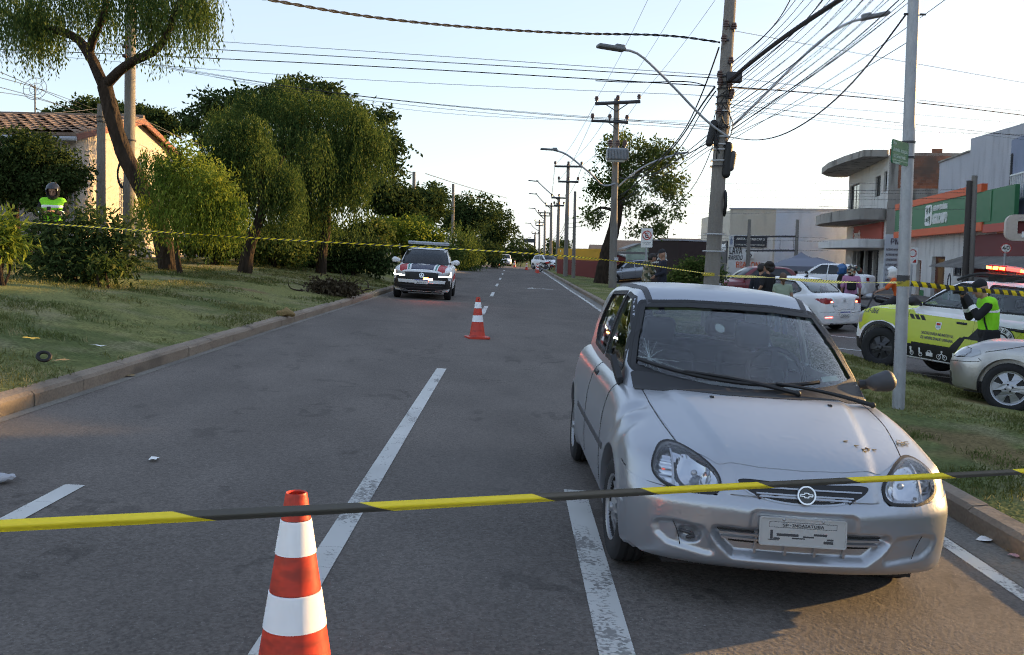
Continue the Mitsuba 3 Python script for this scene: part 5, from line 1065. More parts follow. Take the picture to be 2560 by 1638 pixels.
shrub('yellow-green sapling cut by the left edge of the frame', 5, 590, 15.5, .20, .38, 'bright', 130, .19, 33, .25, 3, 6, .12, aspect=.26)
shrub('low dark shrub between the leaning trunk and the next one', 690, 610, 33, .95, .75, 'mid', 700, .17, 35)
shrub('dark shrub right of the thin straight trunk', 885, 625, 36, 1.15, .95, 'dark', 1000, .17, 36)
shrub('yellow-green shrub mass above the police car', 1010, 570, 48, 1.6, 1.05, 'bright', 1100, .20, 37, .36)
shrub('small bright shrub behind the police car mirror', 915, 580, 44, 1.0, 1.0, 'mid', 700, .2, 38)
shrub('shrub filling the gap behind the second trunk', 760, 590, 40, 1.4, 1.0, 'mid', 900, .2, 39)
shrub('far shrub at the foot of the last left trees', 1200, 630, 88, 2.2, 1.4, 'dark', 800, .3, 40)
shrub('low shrub right of the police car on the verge', 1080, 625, 52, 1.5, .8, 'mid', 700, .2, 41)
shrub('far dark shrub on the crest, left of the queue of poles', 1300, 630, 150, 3.5, 2.2, 'dark', 700, .45, 42)
shrub('clipped dark hedge left of the concrete pole', 1735, 690, 33, .95, .62, 'mid', 1100, .12, 44, .22, 4, 7, .12, [ball(1700, 690, 33, .45, .5), ball(1740, 680, 33, .55, .6), ball(1785, 690, 33, .5, .55), ball(1720, 730, 33, .8, .45)], name='hedge')
shrub('leafy sapling at the foot of the twisted tree', 262, 660, 17.4, .22, .18, 'mid', 60, .15, 45, .2, 2, 5, .1, aspect=.3)
shrub('dark undergrowth behind the bright young tree', 530, 600, 31, .9, .6, 'mid', 800, .15, 46)
shrub('dark undergrowth at the foot of the largest weeping tree', 820, 640, 37.5, 1.3, .7, 'dark', 900, .17, 47)
shrub('undergrowth left of the leaning brown trunk', 590, 595, 36, 1.0, .6, 'dark', 800, .17, 48)
shrub('low undergrowth beyond the leaning brown trunk', 680, 640, 35, .9, .5, 'mid', 600, .15, 49)
# right-hand tree behind the transformer pole
b = base(1505, 55)
tree('broadleaf_tree', 'leaning dark tree behind the transformer pole', [([b, *W([(1515, 640, 55), (1535, 570, 55), (1545, 500, 55)])], .42, .30), (W([(1545, 510, 55), (1590, 440, 55), (1640, 380, 55)]), .20, .06), (W([(1540, 530, 55), (1500, 560 - 40, 55), (1470, 540, 55)]), .10, .04), (W([(1545, 505, 55), (1550, 420, 55), (1560, 350, 55)]), .17, .05)],
    broad([ball(1585, 375, 55, 1.8, 1.1), ball(1640, 400, 55, 1.5, 1.0), ball(1660, 470, 55, 1.5, 1.7), ball(1590, 470, 55, 2.1, 1.7), ball(1510, 470, 55, 1.1, 1.2), ball(1560, 420, 55, 1.3, 1.0), ball(1480, 540, 55, .75, .6), ball(1640, 550, 55, 1.3, .9), ball(1590, 575, 55, .7, .7)], 2600, .22, 51, .45, 7, .2), 'mat_leaf_mid')
for (u, v, D, rx, lab) in ((1375, 640, 130, 2.2, 'far round tree left of the yellow wall'), (1455, 655, 150, 1.5, 'far small tree behind the yellow wall'), (1410, 625, 160, 2.6, 'farthest tree between the road poles')):
    bb = base(u, D); bb[2] = at(u, 700, D)[2]
    tree('broadleaf_tree', lab, [([bb, at(u, v, D)], .2, .1)], broad([ball(u, v, D, rx, rx * .9), ball(u, v + 25, D, rx * 1.1, rx * .6)], 500, .5, int(u), .36), 'mat_leaf_dark')
# pile of cut branches by the left kerb
t = Thing('branch_pile', 'pile of cut grey branches at the left kerb before the police car', 'branches'); r = np.random.default_rng(5)
c0 = at(885, 715, 27); c0 = np.array([-4.75, 25.5, 0]); c0[2] = gz(c0[0], c0[1])
for k in range(26):
    p = c0 + [r.normal(0, .45), r.normal(0, 1.1), .05 + r.random() * .12]; a = r.uniform(0, 2 * PI); L = r.uniform(.5, 1.3)
    d = np.array([math.cos(a) * .6, math.sin(a), r.uniform(-.05, .5)]); q = p + d * L
    q[2] = max(q[2], gz(q[0], q[1]) + .05); p[2] = max(p[2], gz(p[0], p[1]) + .02)
    t.part('branch', limb([p, (p + q) / 2 + r.normal(0, .06, 3), q], .022, .006, 7, 5, k), 'mat_bark', 50)
pl = broad([(c0[0], c0[1], c0[2] + .12, .55, 1.2, .22)], 500, .13, 61, .2, 5, .1); t.part('wilted_leaves', pl, 'mat_leaf_dead')
leaf_mat('leaf_dead', (.05, .04, .025), (.09, .07, .045), (.13, .11, .08), .3)
# grass blades
def grass(name, label, xr, yr, n, seed, h=(.03, .09), zf=gz, tint='mat_grass_blade', dens=None):
    r = np.random.default_rng(seed); x = r.uniform(*xr, n); y = yr[0] + (yr[1] - yr[0]) * r.random(n) ** 1.5
    k = meshkit.fbm(np.stack([x * .9, y * .9, x * 0], -1), 3, seed) > .38 + .2 * r.random(n); x, y = x[k], y[k]
    z = zf(x, y); n = len(x); D = np.stack([r.normal(0, .5, n), r.normal(0, .5, n), np.ones(n)], 1)
    hh = r.uniform(*h, n) * (.6 + .8 * meshkit.noise(np.stack([x * 1.3, y * 1.3, x * 0], -1), 2)); P = np.stack([x, y, z - .005], 1)
    sc = (1 + y / 14)
    m = leaves(P, D, r.normal(size=(n, 3)), hh, .006 * sc)
    return single(name, label, 'grass', m, tint, kind='stuff')
leaf_mat('grass_blade', (.105, .130, .042), (.175, .178, .065), (.32, .28, .16), .6)
grass('bank_grass', 'short dry green grass covering the left bank', (-12.8, XL - .10), (4.5, 36), 170000, 71, (.025, .10), zbank)
grass('median_grass', 'short green grass on the median beside the silver hatchback', (XR + .14, XM - .12), (2.5, 22), 110000, 72, (.02, .07), zmed)
# ---------------------------------------------------------------- buildings
class Wall:
    "a vertical facade from plan point a to b: s along it in metres, z up; out is the side it faces"
    def __init__(s, a, b):
        s.a, s.b = np.array(a, float), np.array(b, float); s.L = np.linalg.norm(s.b - s.a); s.e = (s.b - s.a) / s.L
        s.n = np.array([s.e[1], -s.e[0]])
    def face(s, poly, d0, d1):
        "outline in (s, z) extruded from d0 to d1 outwards"
        m = prism(poly, d1 - d0); m.vertices[:, 2] += d0
        v = m.vertices; p = np.zeros((len(v), 3)); p[:, :2] = s.a + v[:, :1] * s.e + v[:, 2:] * s.n; p[:, 2] = v[:, 1]
        f = m.faces
        return trimesh.Trimesh(p, f, process=False)
    def box(s, s0, s1, z0, z1, d0, d1): return s.face(sbox(s0, z0, s1, z1), d0, d1)
    def text(s, str_, h, s0, z0, d, width=None, slant=0):
        m = text(str_, h, .03, True, width); v = m.vertices; p = np.zeros((len(v), 3)); ss = s0 + v[:, 0] + slant * v[:, 1]
        p[:, :2] = s.a + ss[:, None] * s.e + (d + v[:, 2:]) * s.n; p[:, 2] = z0 + v[:, 1]
        return trimesh.Trimesh(p, m.faces, process=False)
def opening(t, w, s0, s1, z0, z1, parent, deep=.18, name='window', frame='mat_wall_white', pane='mat_dark_glass', d=0.0, bars=1):
    k = t.part(name, w.face(sbox(s0, z0, s1, z1).difference(sbox(s0 + .07, z0 + .07, s1 - .07, z1 - .07)), d - .02, d + .05), frame, parent=parent)
    t.part('pane', w.box(s0 + .07, s1 - .07, z0 + .07, z1 - .07, d + .004, d + .012), pane, parent=k)
    for i in range(1, bars + 1):
        x = s0 + (s1 - s0) * i / (bars + 1); t.part('mullion', w.box(x - .025, x + .025, z0 + .07, z1 - .07, d + .012, d + .04), frame, parent=k)
    return k
def wall_with(w, z0, z1, d0, d1, holes, L=None):
    p = sbox(0, z0, L or w.L, z1)
    for h in holes: p = p.difference(sbox(*h))
    return w.face(p, d0, d1)

# --- house with tiled roof, left
gh = 1.0; HX, Y1, Y2, ZE, ZR = -14.5, 32.0, 42.4, 5.15, 6.3
t = Thing('tiled_house', 'cream two-storey house with a clay tile roof behind the twisted tree', 'house')
gab = Wall((HX, Y1), (HX, Y2)); ym = (Y2 - Y1) / 2
gp = Polygon([(0, gh - .6), (Y2 - Y1, gh - .6), (Y2 - Y1, ZE), (ym, ZR - .05), (0, ZE)])
win = (3.55, 2.55, 4.45, 3.95)
t.part('gable_wall', gab.face(gp.difference(sbox(*win)), -.22, 0), 'mat_wall_cream')
t.part('front_wall', bx(-34, HX - .22, Y1, Y1 + .2, gh - .6, ZE), 'mat_wall_cream'); t.part('rear_wall', bx(-34, HX - .22, Y2 - .2, Y2, gh - .6, ZE), 'mat_wall_cream')
k = t.part('window', gab.face(sbox(*win).buffer(.03, join_style=2).difference(sbox(*win).buffer(-.05)), -.12, .03), 'mat_wall_grey')
t.part('pane', gab.box(win[0], win[2], win[1], win[3], -.14, -.12), 'mat_dark_glass', parent=k)
for i in range(6): t.part('bar', gab.box(win[0] - .05, win[2] + .05, win[1] + .1 + i * .24, win[1] + .125 + i * .24, .05, .07), 'mat_off_white', parent=k)
for i in range(5): t.part('bar', gab.box(win[0] + .05 + i * .2, win[0] + .07 + i * .2, win[1] - .05, win[3] + .05, .052, .068), 'mat_off_white', parent=k)
t.part('patch', gab.box(7.0, 7.7, 1.25, 2.3, 0, .012), 'mat_wall_grey', label='grey repaired patch low on the gable wall')
ov, sl = .55, (ZR - ZE) / ym
for side in (-1, 1):
    rk = t.part('roof', trimesh.Trimesh(np.array([[x, Y1 + ym + side * yy, ZR - sl * yy + zz] for x in (-34, HX + .25) for yy in (0, ym + ov) for zz in (0, .10)]), np.array([[0, 2, 3], [0, 3, 1], [4, 7, 6], [4, 5, 7], [0, 4, 6], [0, 6, 2], [1, 3, 7], [1, 7, 5], [2, 6, 7], [2, 7, 3], [0, 1, 5], [0, 5, 4]])), 'mat_roof_tile')
    if side < 0:
        tv = []; TW, TL = .34, .55; nx = 34
        base_t = [lathe([(0, 0)] * 2, 4)]
        g = np.linspace(0, PI, 7); px = -.5 * TW * np.cos(g); pz = .075 * np.sin(g)
        vt = np.array([[x * (1 + .12 * (1 - yy)), yy * TL * 1.12, z + (1 - yy) * .035 - .01] for yy in (0, 1) for x, z in zip(px, pz)]); n7 = 7
        ft = [[i, i + 1, i + 1 + n7] for i in range(6)] + [[i, i + 1 + n7, i + n7] for i in range(6)]
        tile = mikit.ply(trimesh.Trimesh(vt, np.array(ft)[:, ::-1]), 'mat_roof_tile', smooth=True)
        ang = math.atan(sl); rows = int((ym + ov) / TL)
        for r_ in range(rows):
            for c_ in range(nx):
                if HX - .1 - c_ * TW < -26: continue
                yy = ym + ov - r_ * TL; jz = .006 * math.sin(c_ * 3.7 + r_ * 2.1)
                M = mat4((HX - .02 - c_ * TW, Y1 + ym - yy, ZR - sl * yy + .10 + jz), 0, ang)
                put(uniq(rk + '__tile'), tile, None, M=M)
t.part('ridge', tube([(-34, Y1 + ym, ZR + .10), (HX + .25, Y1 + ym, ZR + .10)], .11, 8), 'mat_roof_tile', 40)
for s0, s1 in ((-ov, ym), (ym, Y2 - Y1 + ov)):
    za, zb = [ZR - sl * abs(q - ym) for q in (s0, s1)]
    t.part('barge_board', gab.face(Polygon([(s0, za - .14), (s1, zb - .14), (s1, zb + .06), (s0, za + .06)]), .25, .29), 'mat_barge')
mat('barge', (.20, .085, .065), .8)
t.part('gutter', tube([(-34, Y1 - ov - .05, ZE - .22), (HX + .28, Y1 - ov - .05, ZE - .22)], .075, 8), 'mat_wall_grey', 40)
t.part('downpipe', tube([(HX - .35, Y1 - ov, ZE - .25), (HX - .1, Y1 - .1, ZE - .75), (HX - .08, Y1 - .08, 1.0)], .05, 8), 'mat_wall_grey', 40)
t.part('porch_roof', trimesh.Trimesh(*[np.array(q) for q in (lambda v: (v, [[0, 1, 3], [0, 3, 2], [4, 7, 5], [4, 6, 7], [0, 4, 5], [0, 5, 1], [2, 3, 7], [2, 7, 6], [0, 2, 6], [0, 6, 4], [1, 5, 7], [1, 7, 3]]))([[x, Y1 - .02 - yy, 3.55 - .30 * yy + zz] for x in (HX - 5, HX + .35) for yy in (0, 1.1) for zz in (0, .12)])]), 'mat_roof_tile')
# aerial on the roof
D = 36.9; p = at(78, 300, D); p = np.array([p[0], Y1 + ym, ZR + .1]); q = p + [0, 0, 1.0]
t = Thing('dish_aerial', 'grid dish aerial on a mast above the tiled roof', 'aerial')
t.part('mast', seg(p, q + [0, 0, .15], .03), 'mat_dark_grey'); rim = [q + .45 * np.array([math.cos(a), .25 * math.sin(a), math.sin(a) * .95]) for a in np.linspace(0, 2 * PI, 25)]
k = t.part('dish', cat([tube(rim, .012, 5)] + [seg(q + [0, .18, 0], r_, .006, n=5) for r_ in rim[::3]] + [tube([q + (r_ - q) * .55 + [0, .08, 0] for r_ in rim], .010, 5)]), 'mat_wire_grey'); t.part('feed', seg(q, q + [0, -.4, .1], .02), 'mat_dark_grey', parent=k)
# low boundary wall between the trees and the side street, seen under the dark tree
single('garden_wall', 'low pale garden wall under the dark tree beside the house', 'wall', cat([bx(-40, HX - .3, Y1 - 3.2, Y1 - 3.0, .4, 2.6)]), 'mat_wall_grey')

# --- right-hand row along one building line
fl = Wall((26.6, 76), (19.9, 38.0))                       # runs towards the camera, faces the street (left)
def sy(y): return (76 - y) / (76 - 38.0) * fl.L
g0 = -1.3
# corner shop with three curved awnings
t = Thing('corner_building', 'white two-storey corner building with three curved concrete awnings and a raw brick side', 'building')
sA = sy(63.2); ze = lambda z: 1.62 + (z - 1.62) * 1.08
wins = [(sA - 4.5, ze(5.75), sA - 2.7, ze(7.05)), (sA - 1.65, ze(5.9), sA - .6, ze(7.15)), (sA - 15.0, ze(5.0), sA - 10.8, ze(7.15))]
t.part('facade', fl.face(sbox(sA - 15.5, g0, sA, 8.5).difference(shapely.union_all([sbox(*w_) for w_ in wins] + [sbox(sA - 12.5, g0, sA - 2.2, 2.4)])), -.25, 0), 'mat_wall_dirty')
for w_ in wins: opening(t, fl, *(w_[0], w_[2], w_[1], w_[3]), t.key, d=-.18, frame='mat_dark_grey', bars=1)
side = Wall(fl.a + fl.e * sA, fl.a + fl.e * sA - fl.n * 12); side.n = -side.n if side.n[1] > 0 else side.n
t.part('brick_side', side.face(Polygon([(0.0, g0), (11, g0), (11, 9.9), (6.5, 9.3), (5.5, 8.68), (0.4, 8.68), (0, 8.68)]), -.25, 0), 'mat_brick')
t.part('corner_column', cat([side.box(-.02, .55, g0, 8.5, 0, .06)]), 'mat_raw_concrete')
for x0, x1, zz in ((.0, .8, 8.69), (.9, 1.5, 8.7), (2.6, 3.2, 8.69)): t.part('brick_stub', side.box(x0, x1, zz, zz + .28, -.22, -.02), 'mat_brick')
t.part('band', side.box(.55, 8, 3.95, 4.3, 0, .05), 'mat_raw_concrete'); t.part('dark_band', side.box(.55, 5.4, 4.3, 6.4, 0, .015), 'mat_raw_concrete', label='stained grey render across the brick side')
def awning(z0, z1, reach, back, label, mat_='mat_raw_concrete', lip=0.0):
    "slab with a rounded far end, in plan along the facade"
    poly = Polygon([(sA - 15.5 - back, -.0), (sA, 0), (sA, reach * .62), (sA - 4, reach * .85), (sA - 9, reach), (sA - 13.5, reach * .95), (sA - 15.6 - back * .5, reach * .62), (sA - 15.9 - back, reach * .25)]).buffer(-.5).buffer(.5)
    z0, z1 = ze(z0), ze(z1); m = prism(poly, z1 - z0, z0); v = m.vertices.copy(); v[:, :2] = fl.a + m.vertices[:, :1] * fl.e + (m.vertices[:, 1:2] + .002) * fl.n
    m = trimesh.Trimesh(v, m.faces[:, ::-1], process=False)
    k = t.part('awning', m, mat_, label=label)
    if lip:
        m2 = prism(poly.difference(poly.buffer(-.14)).difference(sbox(sA - 30, -1, sA + 1, .03)), lip, z1 + .001); v = m2.vertices.copy(); v[:, :2] = fl.a + m2.vertices[:, :1] * fl.e + (m2.vertices[:, 1:2] + .002) * fl.n
        t.part('parapet', trimesh.Trimesh(v, m2.faces[:, ::-1], process=False), mat_, parent=k)
awning(7.95, 8.35, 2.6, 1.2, 'topmost curved awning under the roof'); awning(4.15, 4.4, 2.9, 1.4, 'middle curved awning with a low parapet', lip=.45); awning(2.45, 2.75, 2.6, 2.2, 'lowest curved awning over the shop', 'mat_wall_dirty', .25)
t.part('roof_slab', fl.box(sA - 15.5, sA, 8.5, 8.7, -10, -.25), 'mat_raw_concrete'); t.part('back_wall', fl.box(sA - 15.5, sA, g0, 8.5, -10.2, -10), 'mat_raw_concrete'); t.part('far_wall', fl.box(sA - 15.7, sA - 15.5, g0, 8.5, -10, 0), 'mat_wall_dirty')
t.part('shop_recess', fl.box(sA - 12.6, sA - 2.1, g0, 2.4, -1.4, -1.2), 'mat_dark_grey')
for i in range(4): t.part('shop_pier', fl.box(sA - 12.3 + i * 3.3, sA - 12.0 + i * 3.3, g0, 2.4, -.5, -.25), 'mat_wall_dirty')
c = fl.a + fl.e * (sA - 7) - fl.n * 2
k = t.part('flue', cat([bx(c[0] - .25, c[0] + .25, c[1] - .25, c[1] + .25, 8.7, 9.9)]), 'mat_galvanised'); t.part('cap', bx(c[0] - .45, c[0] + .45, c[1] - .45, c[1] + .45, 10.0, 10.08), 'mat_dark_grey', parent=k)
k = t.part('red_sign', fl.box(sA - 13.4, sA - .9, ze(2.95), ze(4.05), .0, .12), 'mat_sign_red'); t.part('lettering', fl.text('park', .54, sA - 11.4, 3.32, .12, 2.7), 'mat_white', parent=k); t.part('white_end', fl.box(sA - 13.4, sA - 11.8, ze(2.96), ze(4.04), .12, .125), 'mat_wall_dirty', parent=k)
mat('sign_red', (.42, .07, .045), .6)
# hanging white service board on the corner
sb = Wall(side.a + side.e * -.15 + side.n * .35, side.a + side.e * 2.15 + side.n * .35); sb.n = side.n
t = Thing('service_board', 'white board headed PM listing services beside the corner building', 'sign')
t.part('board', sb.box(0, 1.25, -.95, 3.4, 0, .08), 'mat_board_white'); mat('board_white', (.52, .55, .60), .6)
t.part('lettering', sb.text('PM', .38, .33, 2.75, .08, .58), 'mat_sign_ink'); mat('sign_ink', (.10, .09, .12), .6)
for i, (s_, w_) in enumerate((('PEDRO MORENO', 1.35), ('ASSESSORIA', 1.1), ('USUCAPIÃO', .9), ('LOTES E AREAS', 1.1), ('VENDAS', .7), ('LOCAÇÃO', 1.2), ('IMOVEIS', .8), ('DOCUMENTOS', 1.2), ('PROJETOS', .8))):
    t.part('lettering', sb.text(s_, .12, .10, 2.36 - i * .33, .08, w_ * .76), 'mat_sign_ink')
t.part('dark_band', sb.box(-.05, 1.3, -.62, -.40, .08, .10), 'mat_dark_grey')
for x in (.1, 1.1): t.part('post', sb.box(x, x + .08, g0, -.95, 0, .08), 'mat_wall_grey')
# farm shop with the green fascia
t = Thing('farm_shop', 'farm supply shop with a long green fascia edged in orange', 'shop building')
s0, s1 = sy(58.2), sy(41.5)
doors = [(s0 + 3.6, g0, s0 + 4.7, 1.75), (s0 + 7.0, g0, s0 + 9.6, 1.95), (s0 + 11.2, 1.0, s0 + 12.9, 1.75)]
t.part('shop_wall', fl.face(sbox(s0, g0, s1, 3.05).difference(shapely.union_all([sbox(*d_) for d_ in doors])), -.2, 0), 'mat_wall_dirty')
for d_ in doors[:2]: t.part('shop_interior', fl.box(d_[0] - .1, d_[2] + .1, g0, d_[3] + .1, -1.3, -1.2), 'mat_dark_grey')
for i in range(4):
    k = t.part('shelf', fl.box(doors[1][0] + .1, doors[1][2] - .1, -.9 + i * .62, -.86 + i * .62, -1.2, -.8), 'mat_dark_grey')
    for j in range(6): t.part('goods', fl.box(doors[1][0] + .2 + j * .37, doors[1][0] + .46 + j * .37, -.86 + i * .62, -.86 + i * .62 + .18 + .12 * ((i * 7 + j * 3) % 4) / 3, -1.1, -.9), ['mat_wall_cream', 'mat_green_sign', 'mat_orange_sign', 'mat_wall_blue'][(i + j * 2) % 4], parent=k)
opening(t, fl, *(doors[2][0], doors[2][2], doors[2][1], doors[2][3]), t.key, d=-.12, frame='mat_dark_grey')
for d_ in (doors[0], doors[1]): t.part('dado', fl.box(d_[2] + .02, d_[2] + .9, g0, .1, 0, .03), 'mat_green_sign')
fk = t.part('fascia', fl.box(s0 - .4, s1 + 1.2, 3.42, 4.72, .25, .45), 'mat_green_sign')
t.part('orange_band', fl.box(s0 - .4, s1 - .1, 4.72, 5.08, .25, .5), 'mat_orange_sign', parent=fk); t.part('orange_band', fl.box(s0 - .4, s1 + .2, 3.05, 3.42, .25, .5), 'mat_orange_sign', parent=fk)
t.part('fascia_return', fl.box(s1 + .2, s1 + 4.0, 3.3, 4.75, .25, .42), 'mat_green_sign'); t.part('red_band', fl.box(s1 + .2, s1 + 4.0, 2.95, 3.3, .25, .46), 'mat_sign_red')
ls = s0 + 7.1
lk = t.part('logo_plate', fl.face(sbox(ls, 3.55, ls + 1.35, 4.62).buffer(-.2).buffer(.2), .45, .48), 'mat_white', parent=fk)
for j, (cx_, cz_) in enumerate(((.42, 4.33), (.95, 4.34), (.40, 3.85), (.95, 3.85))):
    sh = [oval(0, 0, .14, .20, 2, .5), oval(0, 0, .17, .17).union(oval(.1, .12, .06, .1)), oval(0, 0, .19, .10).union(Polygon([(.12, 0), (.26, .14), (.26, -.14)])), oval(0, .06, .17, .14).union(oval(.05, -.12, .07, .14))][j]
    t.part('mark', fl.face(shapely.affinity.translate(sh, ls + cx_, cz_), .48, .49), 'mat_green_dark', parent=fk)
mat('green_dark', (.01, .06, .025), .6)
t.part('lettering', fl.text('AGROPECUÁRIA', .25, ls + 1.55, 4.28, .45, 2.75), 'mat_white', parent=fk); t.part('lettering', fl.text('AGROCAMPO', .48, ls + 1.5, 3.62, .45, 2.8), 'mat_white', parent=fk); t.part('lettering', fl.text('PET', .18, s0 + .8, 4.8, .5, 1.2), 'mat_sign_red', parent=fk)
t.part('roof', fl.box(s0, s1, 4.6, 4.8, -12, -.2), 'mat_roof_grey')
hs = Polygon([(0, 0), (.10, 0), (.10, .9), (.22, 1.15), (.42, 1.2), (.52, 1.0), (.52, 0), (.62, 0), (.62, 1.1), (.45, 1.32), (.2, 1.3), (0, 1.0)])
t.part('horseshoe_mark', fl.face(shapely.affinity.translate(hs, s0 + 10.3, -.2), .0, .02), 'mat_dark_grey')
# grey upper walls behind the fascia
t = Thing('grey_building', 'pale grey windowless upper walls stepping up behind the green fascia', 'building')
sg0, sg1, sg2 = sy(59.7), sy(53.4), sy(45.5)
t.part('lower_wall', fl.box(sg0, sg1, 4.8, 7.72, -2.4, -2.2), 'mat_wall_grey'); t.part('upper_wall', fl.face(Polygon([(sg1, 4.8), (sg2 + 4, 4.8), (sg2 + 4, 8.1), (sg2, 8.15), (sg1, 8.43)]), -2.4, -2.2), 'mat_wall_grey')
t.part('coping', fl.box(sg0, sg1, 7.72, 7.80, -2.45, -2.1), 'mat_raw_concrete'); t.part('step_wall', fl.box(sg1, sg1 + .2, 7.7, 8.42, -8, -2.4), 'mat_wall_grey'); t.part('side_wall', fl.box(sg0, sg0 + .2, 4.8, 7.72, -10, -2.4), 'mat_wall_grey')
t.part('brick_top', fl.box(sg2 + .1, sg2 + 9, 7.6, 8.5, -4.2, -4.0), 'mat_brick')
t.part('rear_wall', fl.box(sg0, sg2, g0, 8.0, -10.2, -10), 'mat_brick')
# blue building and the low red shop at the frame edge
bl = Wall((20.55, 40.2), (16.95, 23.2)); t = Thing('blue_building', 'slate blue rendered building with a white balcony rail at the right edge', 'building')
t.part('wall', bl.box(0, 5.6, g0, 6.8, -.3, 0), 'mat_wall_blue'); t.part('side_wall', bl.box(-.25, 0, 4.7, 6.8, -9, 0), 'mat_wall_blue'); t.part('roof', bl.box(0, 17.3, 6.5, 6.7, -9, -.3), 'mat_roof_grey'); t.part('rear', bl.box(0, 15.2, g0, 6.5, -9.2, -9), 'mat_wall_blue')
k = t.part('balcony_rail', cat([bl.box(.2, 5.5, 4.25, 4.31, .06, .12), bl.box(.2, 5.5, 5.25, 5.31, .06, .12)]), 'mat_white')
for i in range(22): t.part('bar', bl.box(.25 + i * .24, .29 + i * .24, 4.31, 5.25, .07, .11), 'mat_white', parent=k)
t.part('downpipe', bl.box(.02, .10, 3.2, 6.2, 0, .08), 'mat_dark_grey')
t = Thing('red_shop', 'low dark red shop under a corrugated grey roof at the right edge', 'shop building')
t.part('wall', bl.box(-4.2, 13, g0, 2.9, .3, .5), 'mat_maroon'); t.part('white_pier', bl.box(-5.2, -4.2, g0, 1.55, .3, .55), 'mat_wall_dirty')
sh = t.part('shutter', bl.box(-3.0, -.6, g0, 1.05, .5, .53), 'mat_wall_grey')
for i in range(9): t.part('slat', bl.box(-3.0, -.6, g0 + .1 + i * .25, g0 + .13 + i * .25, .53, .545), 'mat_dark_grey', parent=sh)
ss_ = np.arange(-5.6, 13.01, .045); prof = [(q, .03 * math.sin(q * 2 * PI / .18)) for q in ss_]
rv = []
for q, h_ in prof:
    for d_, z_ in ((.45, 1.95), (1.9, 1.45)): rv.append([*(bl.a + bl.e * q + bl.n * d_), z_ + h_])
n2 = len(prof); rf = [[2 * i, 2 * i + 1, 2 * i + 3] for i in range(n2 - 1)] + [[2 * i, 2 * i + 3, 2 * i + 2] for i in range(n2 - 1)]
t.part('corrugated_roof', trimesh.Trimesh(np.array(rv), np.array(rf)), 'mat_roof_grey', True); t.part('dark_front', bl.box(-.4, 13, g0, 1.4, .52, .56), 'mat_dark_grey')
# rounded beige sign frame
p = at(2508, 600, 30); st = Wall((p[0], p[1]), (p[0] + 4, p[1] - 1.2))
t = Thing('rounded_sign', 'big rounded beige sign frame cut by the right edge', 'sign'); zt, zb = at(2508, 537, 30)[2], at(2508, 602, 30)[2]
o_ = sbox(0, zb, 4, zt).buffer(-.25).buffer(.25)
t.part('frame', st.face(o_.difference(sbox(.33, zb + .22, 4, zt - .20)), 0, .3), 'mat_wall_cream'); t.part('panel', st.box(.3, 3.9, zb + .2, zt - .2, .05, .15), 'mat_maroon'); t.part('label_strip', st.box(.45, 3.0, zb + .1, zb + .28, .3, .33), 'mat_white')
pz = p + [1.6, 0, 0]; t.part('post', seg([pz[0], pz[1] + .1, gz(pz[0], pz[1])], [pz[0], pz[1] + .1, zb + .3], .08), 'mat_dark_grey')
# unseen shops added right of the frame, heights and gaps shaped to shade the foreground
for i, (y0, y1, h_, x0) in enumerate(((14.9, 17.2, 6.0, 17.0), (-2, 4.6, 7.5, 16.5), (-16, -3, 6.5, 16.5), (4.8, 10.7, 5.6, 17.2), (17.3, 24.3, 4.7, 17.1))):
    w = Wall((x0, y1), (x0, y0)); t = Thing('shop_row_building', f"unseen shop added for shade, {['second', 'fourth', 'last', 'third', 'first and lowest'][i]} in the row towards the camera", 'shop building')
    t.part('wall', w.face(sbox(0, g0, w.L, h_).difference(sbox(.5, g0, 1.7, 2.0)), -.25, 0), ['mat_wall_white', 'mat_wall_cream', 'mat_wall_grey', 'mat_wall_dirty', 'mat_wall_white'][i]); t.part('side', w.box(0, .2, g0, h_, -3.6, -.25), 'mat_wall_grey'); t.part('side', w.box(w.L - .2, w.L, g0, h_, -3.6, -.25), 'mat_wall_grey'); t.part('roof', w.box(.2, w.L - .2, h_ - .3, h_ - .1, -3.6, -.25), 'mat_roof_grey')
    t.part('door', w.box(.4, 1.8, g0, 2.1, -.2, -.15), 'mat_dark_grey'); opening(t, w, w.L - 1.9, w.L - .6, 1.2, 2.4, t.key)

# --- car wash and wine shop building, centre right
D = 85; a = at(1823, 600, D); b_ = at(2120, 600, 82); c_ = at(1752, 600, 105)
fw = Wall((a[0], a[1]), (b_[0], b_[1])); lw = Wall((c_[0], c_[1]), (a[0], a[1])); ZT = at(1823, 523, D)[2]; gb = -2.2
t = Thing('car_wash_building', 'cream and pale blue building painted with car wash lettering', 'building')
sc = fw.L / (2120 - 1823)
S = lambda u: (u - 1823) * sc
Z = lambda v: at(1860, v, D)[2]
t.part('front_wall', fw.box(0, S(1940), gb, ZT, -.3, 0), 'mat_wall_cream2'); t.part('front_wall', fw.box(S(1940), fw.L, gb, ZT, -.3, .0), 'mat_wall_pale_blue')
mat('wall_cream2', _plaster((.46, .42, .35), (.52, .48, .40), .15), .9, spec=.2); mat('wall_pale_blue', _plaster((.46, .50, .57), (.53, .57, .64), .15), .9, spec=.2)
t.part('side_wall', lw.box(0, lw.L, gb, ZT - .1, -.3, 0), 'mat_wall_cream2'); t.part('coping', fw.box(-.1, fw.L, ZT, ZT + .12, -.4, .08), 'mat_wall_grey'); t.part('roof', fw.box(0, fw.L, ZT - .6, ZT - .4, -14, -.3), 'mat_roof_grey')
t.part('white_panel', fw.box(.0, S(1935), gb, Z(588), .0, .02), 'mat_wall_white')
sg = Thing('wine_shop_sign', 'long black sign lettered ADEGA and TABACARIA', 'sign'); sg.part('board', fw.box(S(1836), S(1920), Z(618), Z(590), .05, .15), 'mat_sign_black'); mat('sign_black', (.03, .032, .04), .6)
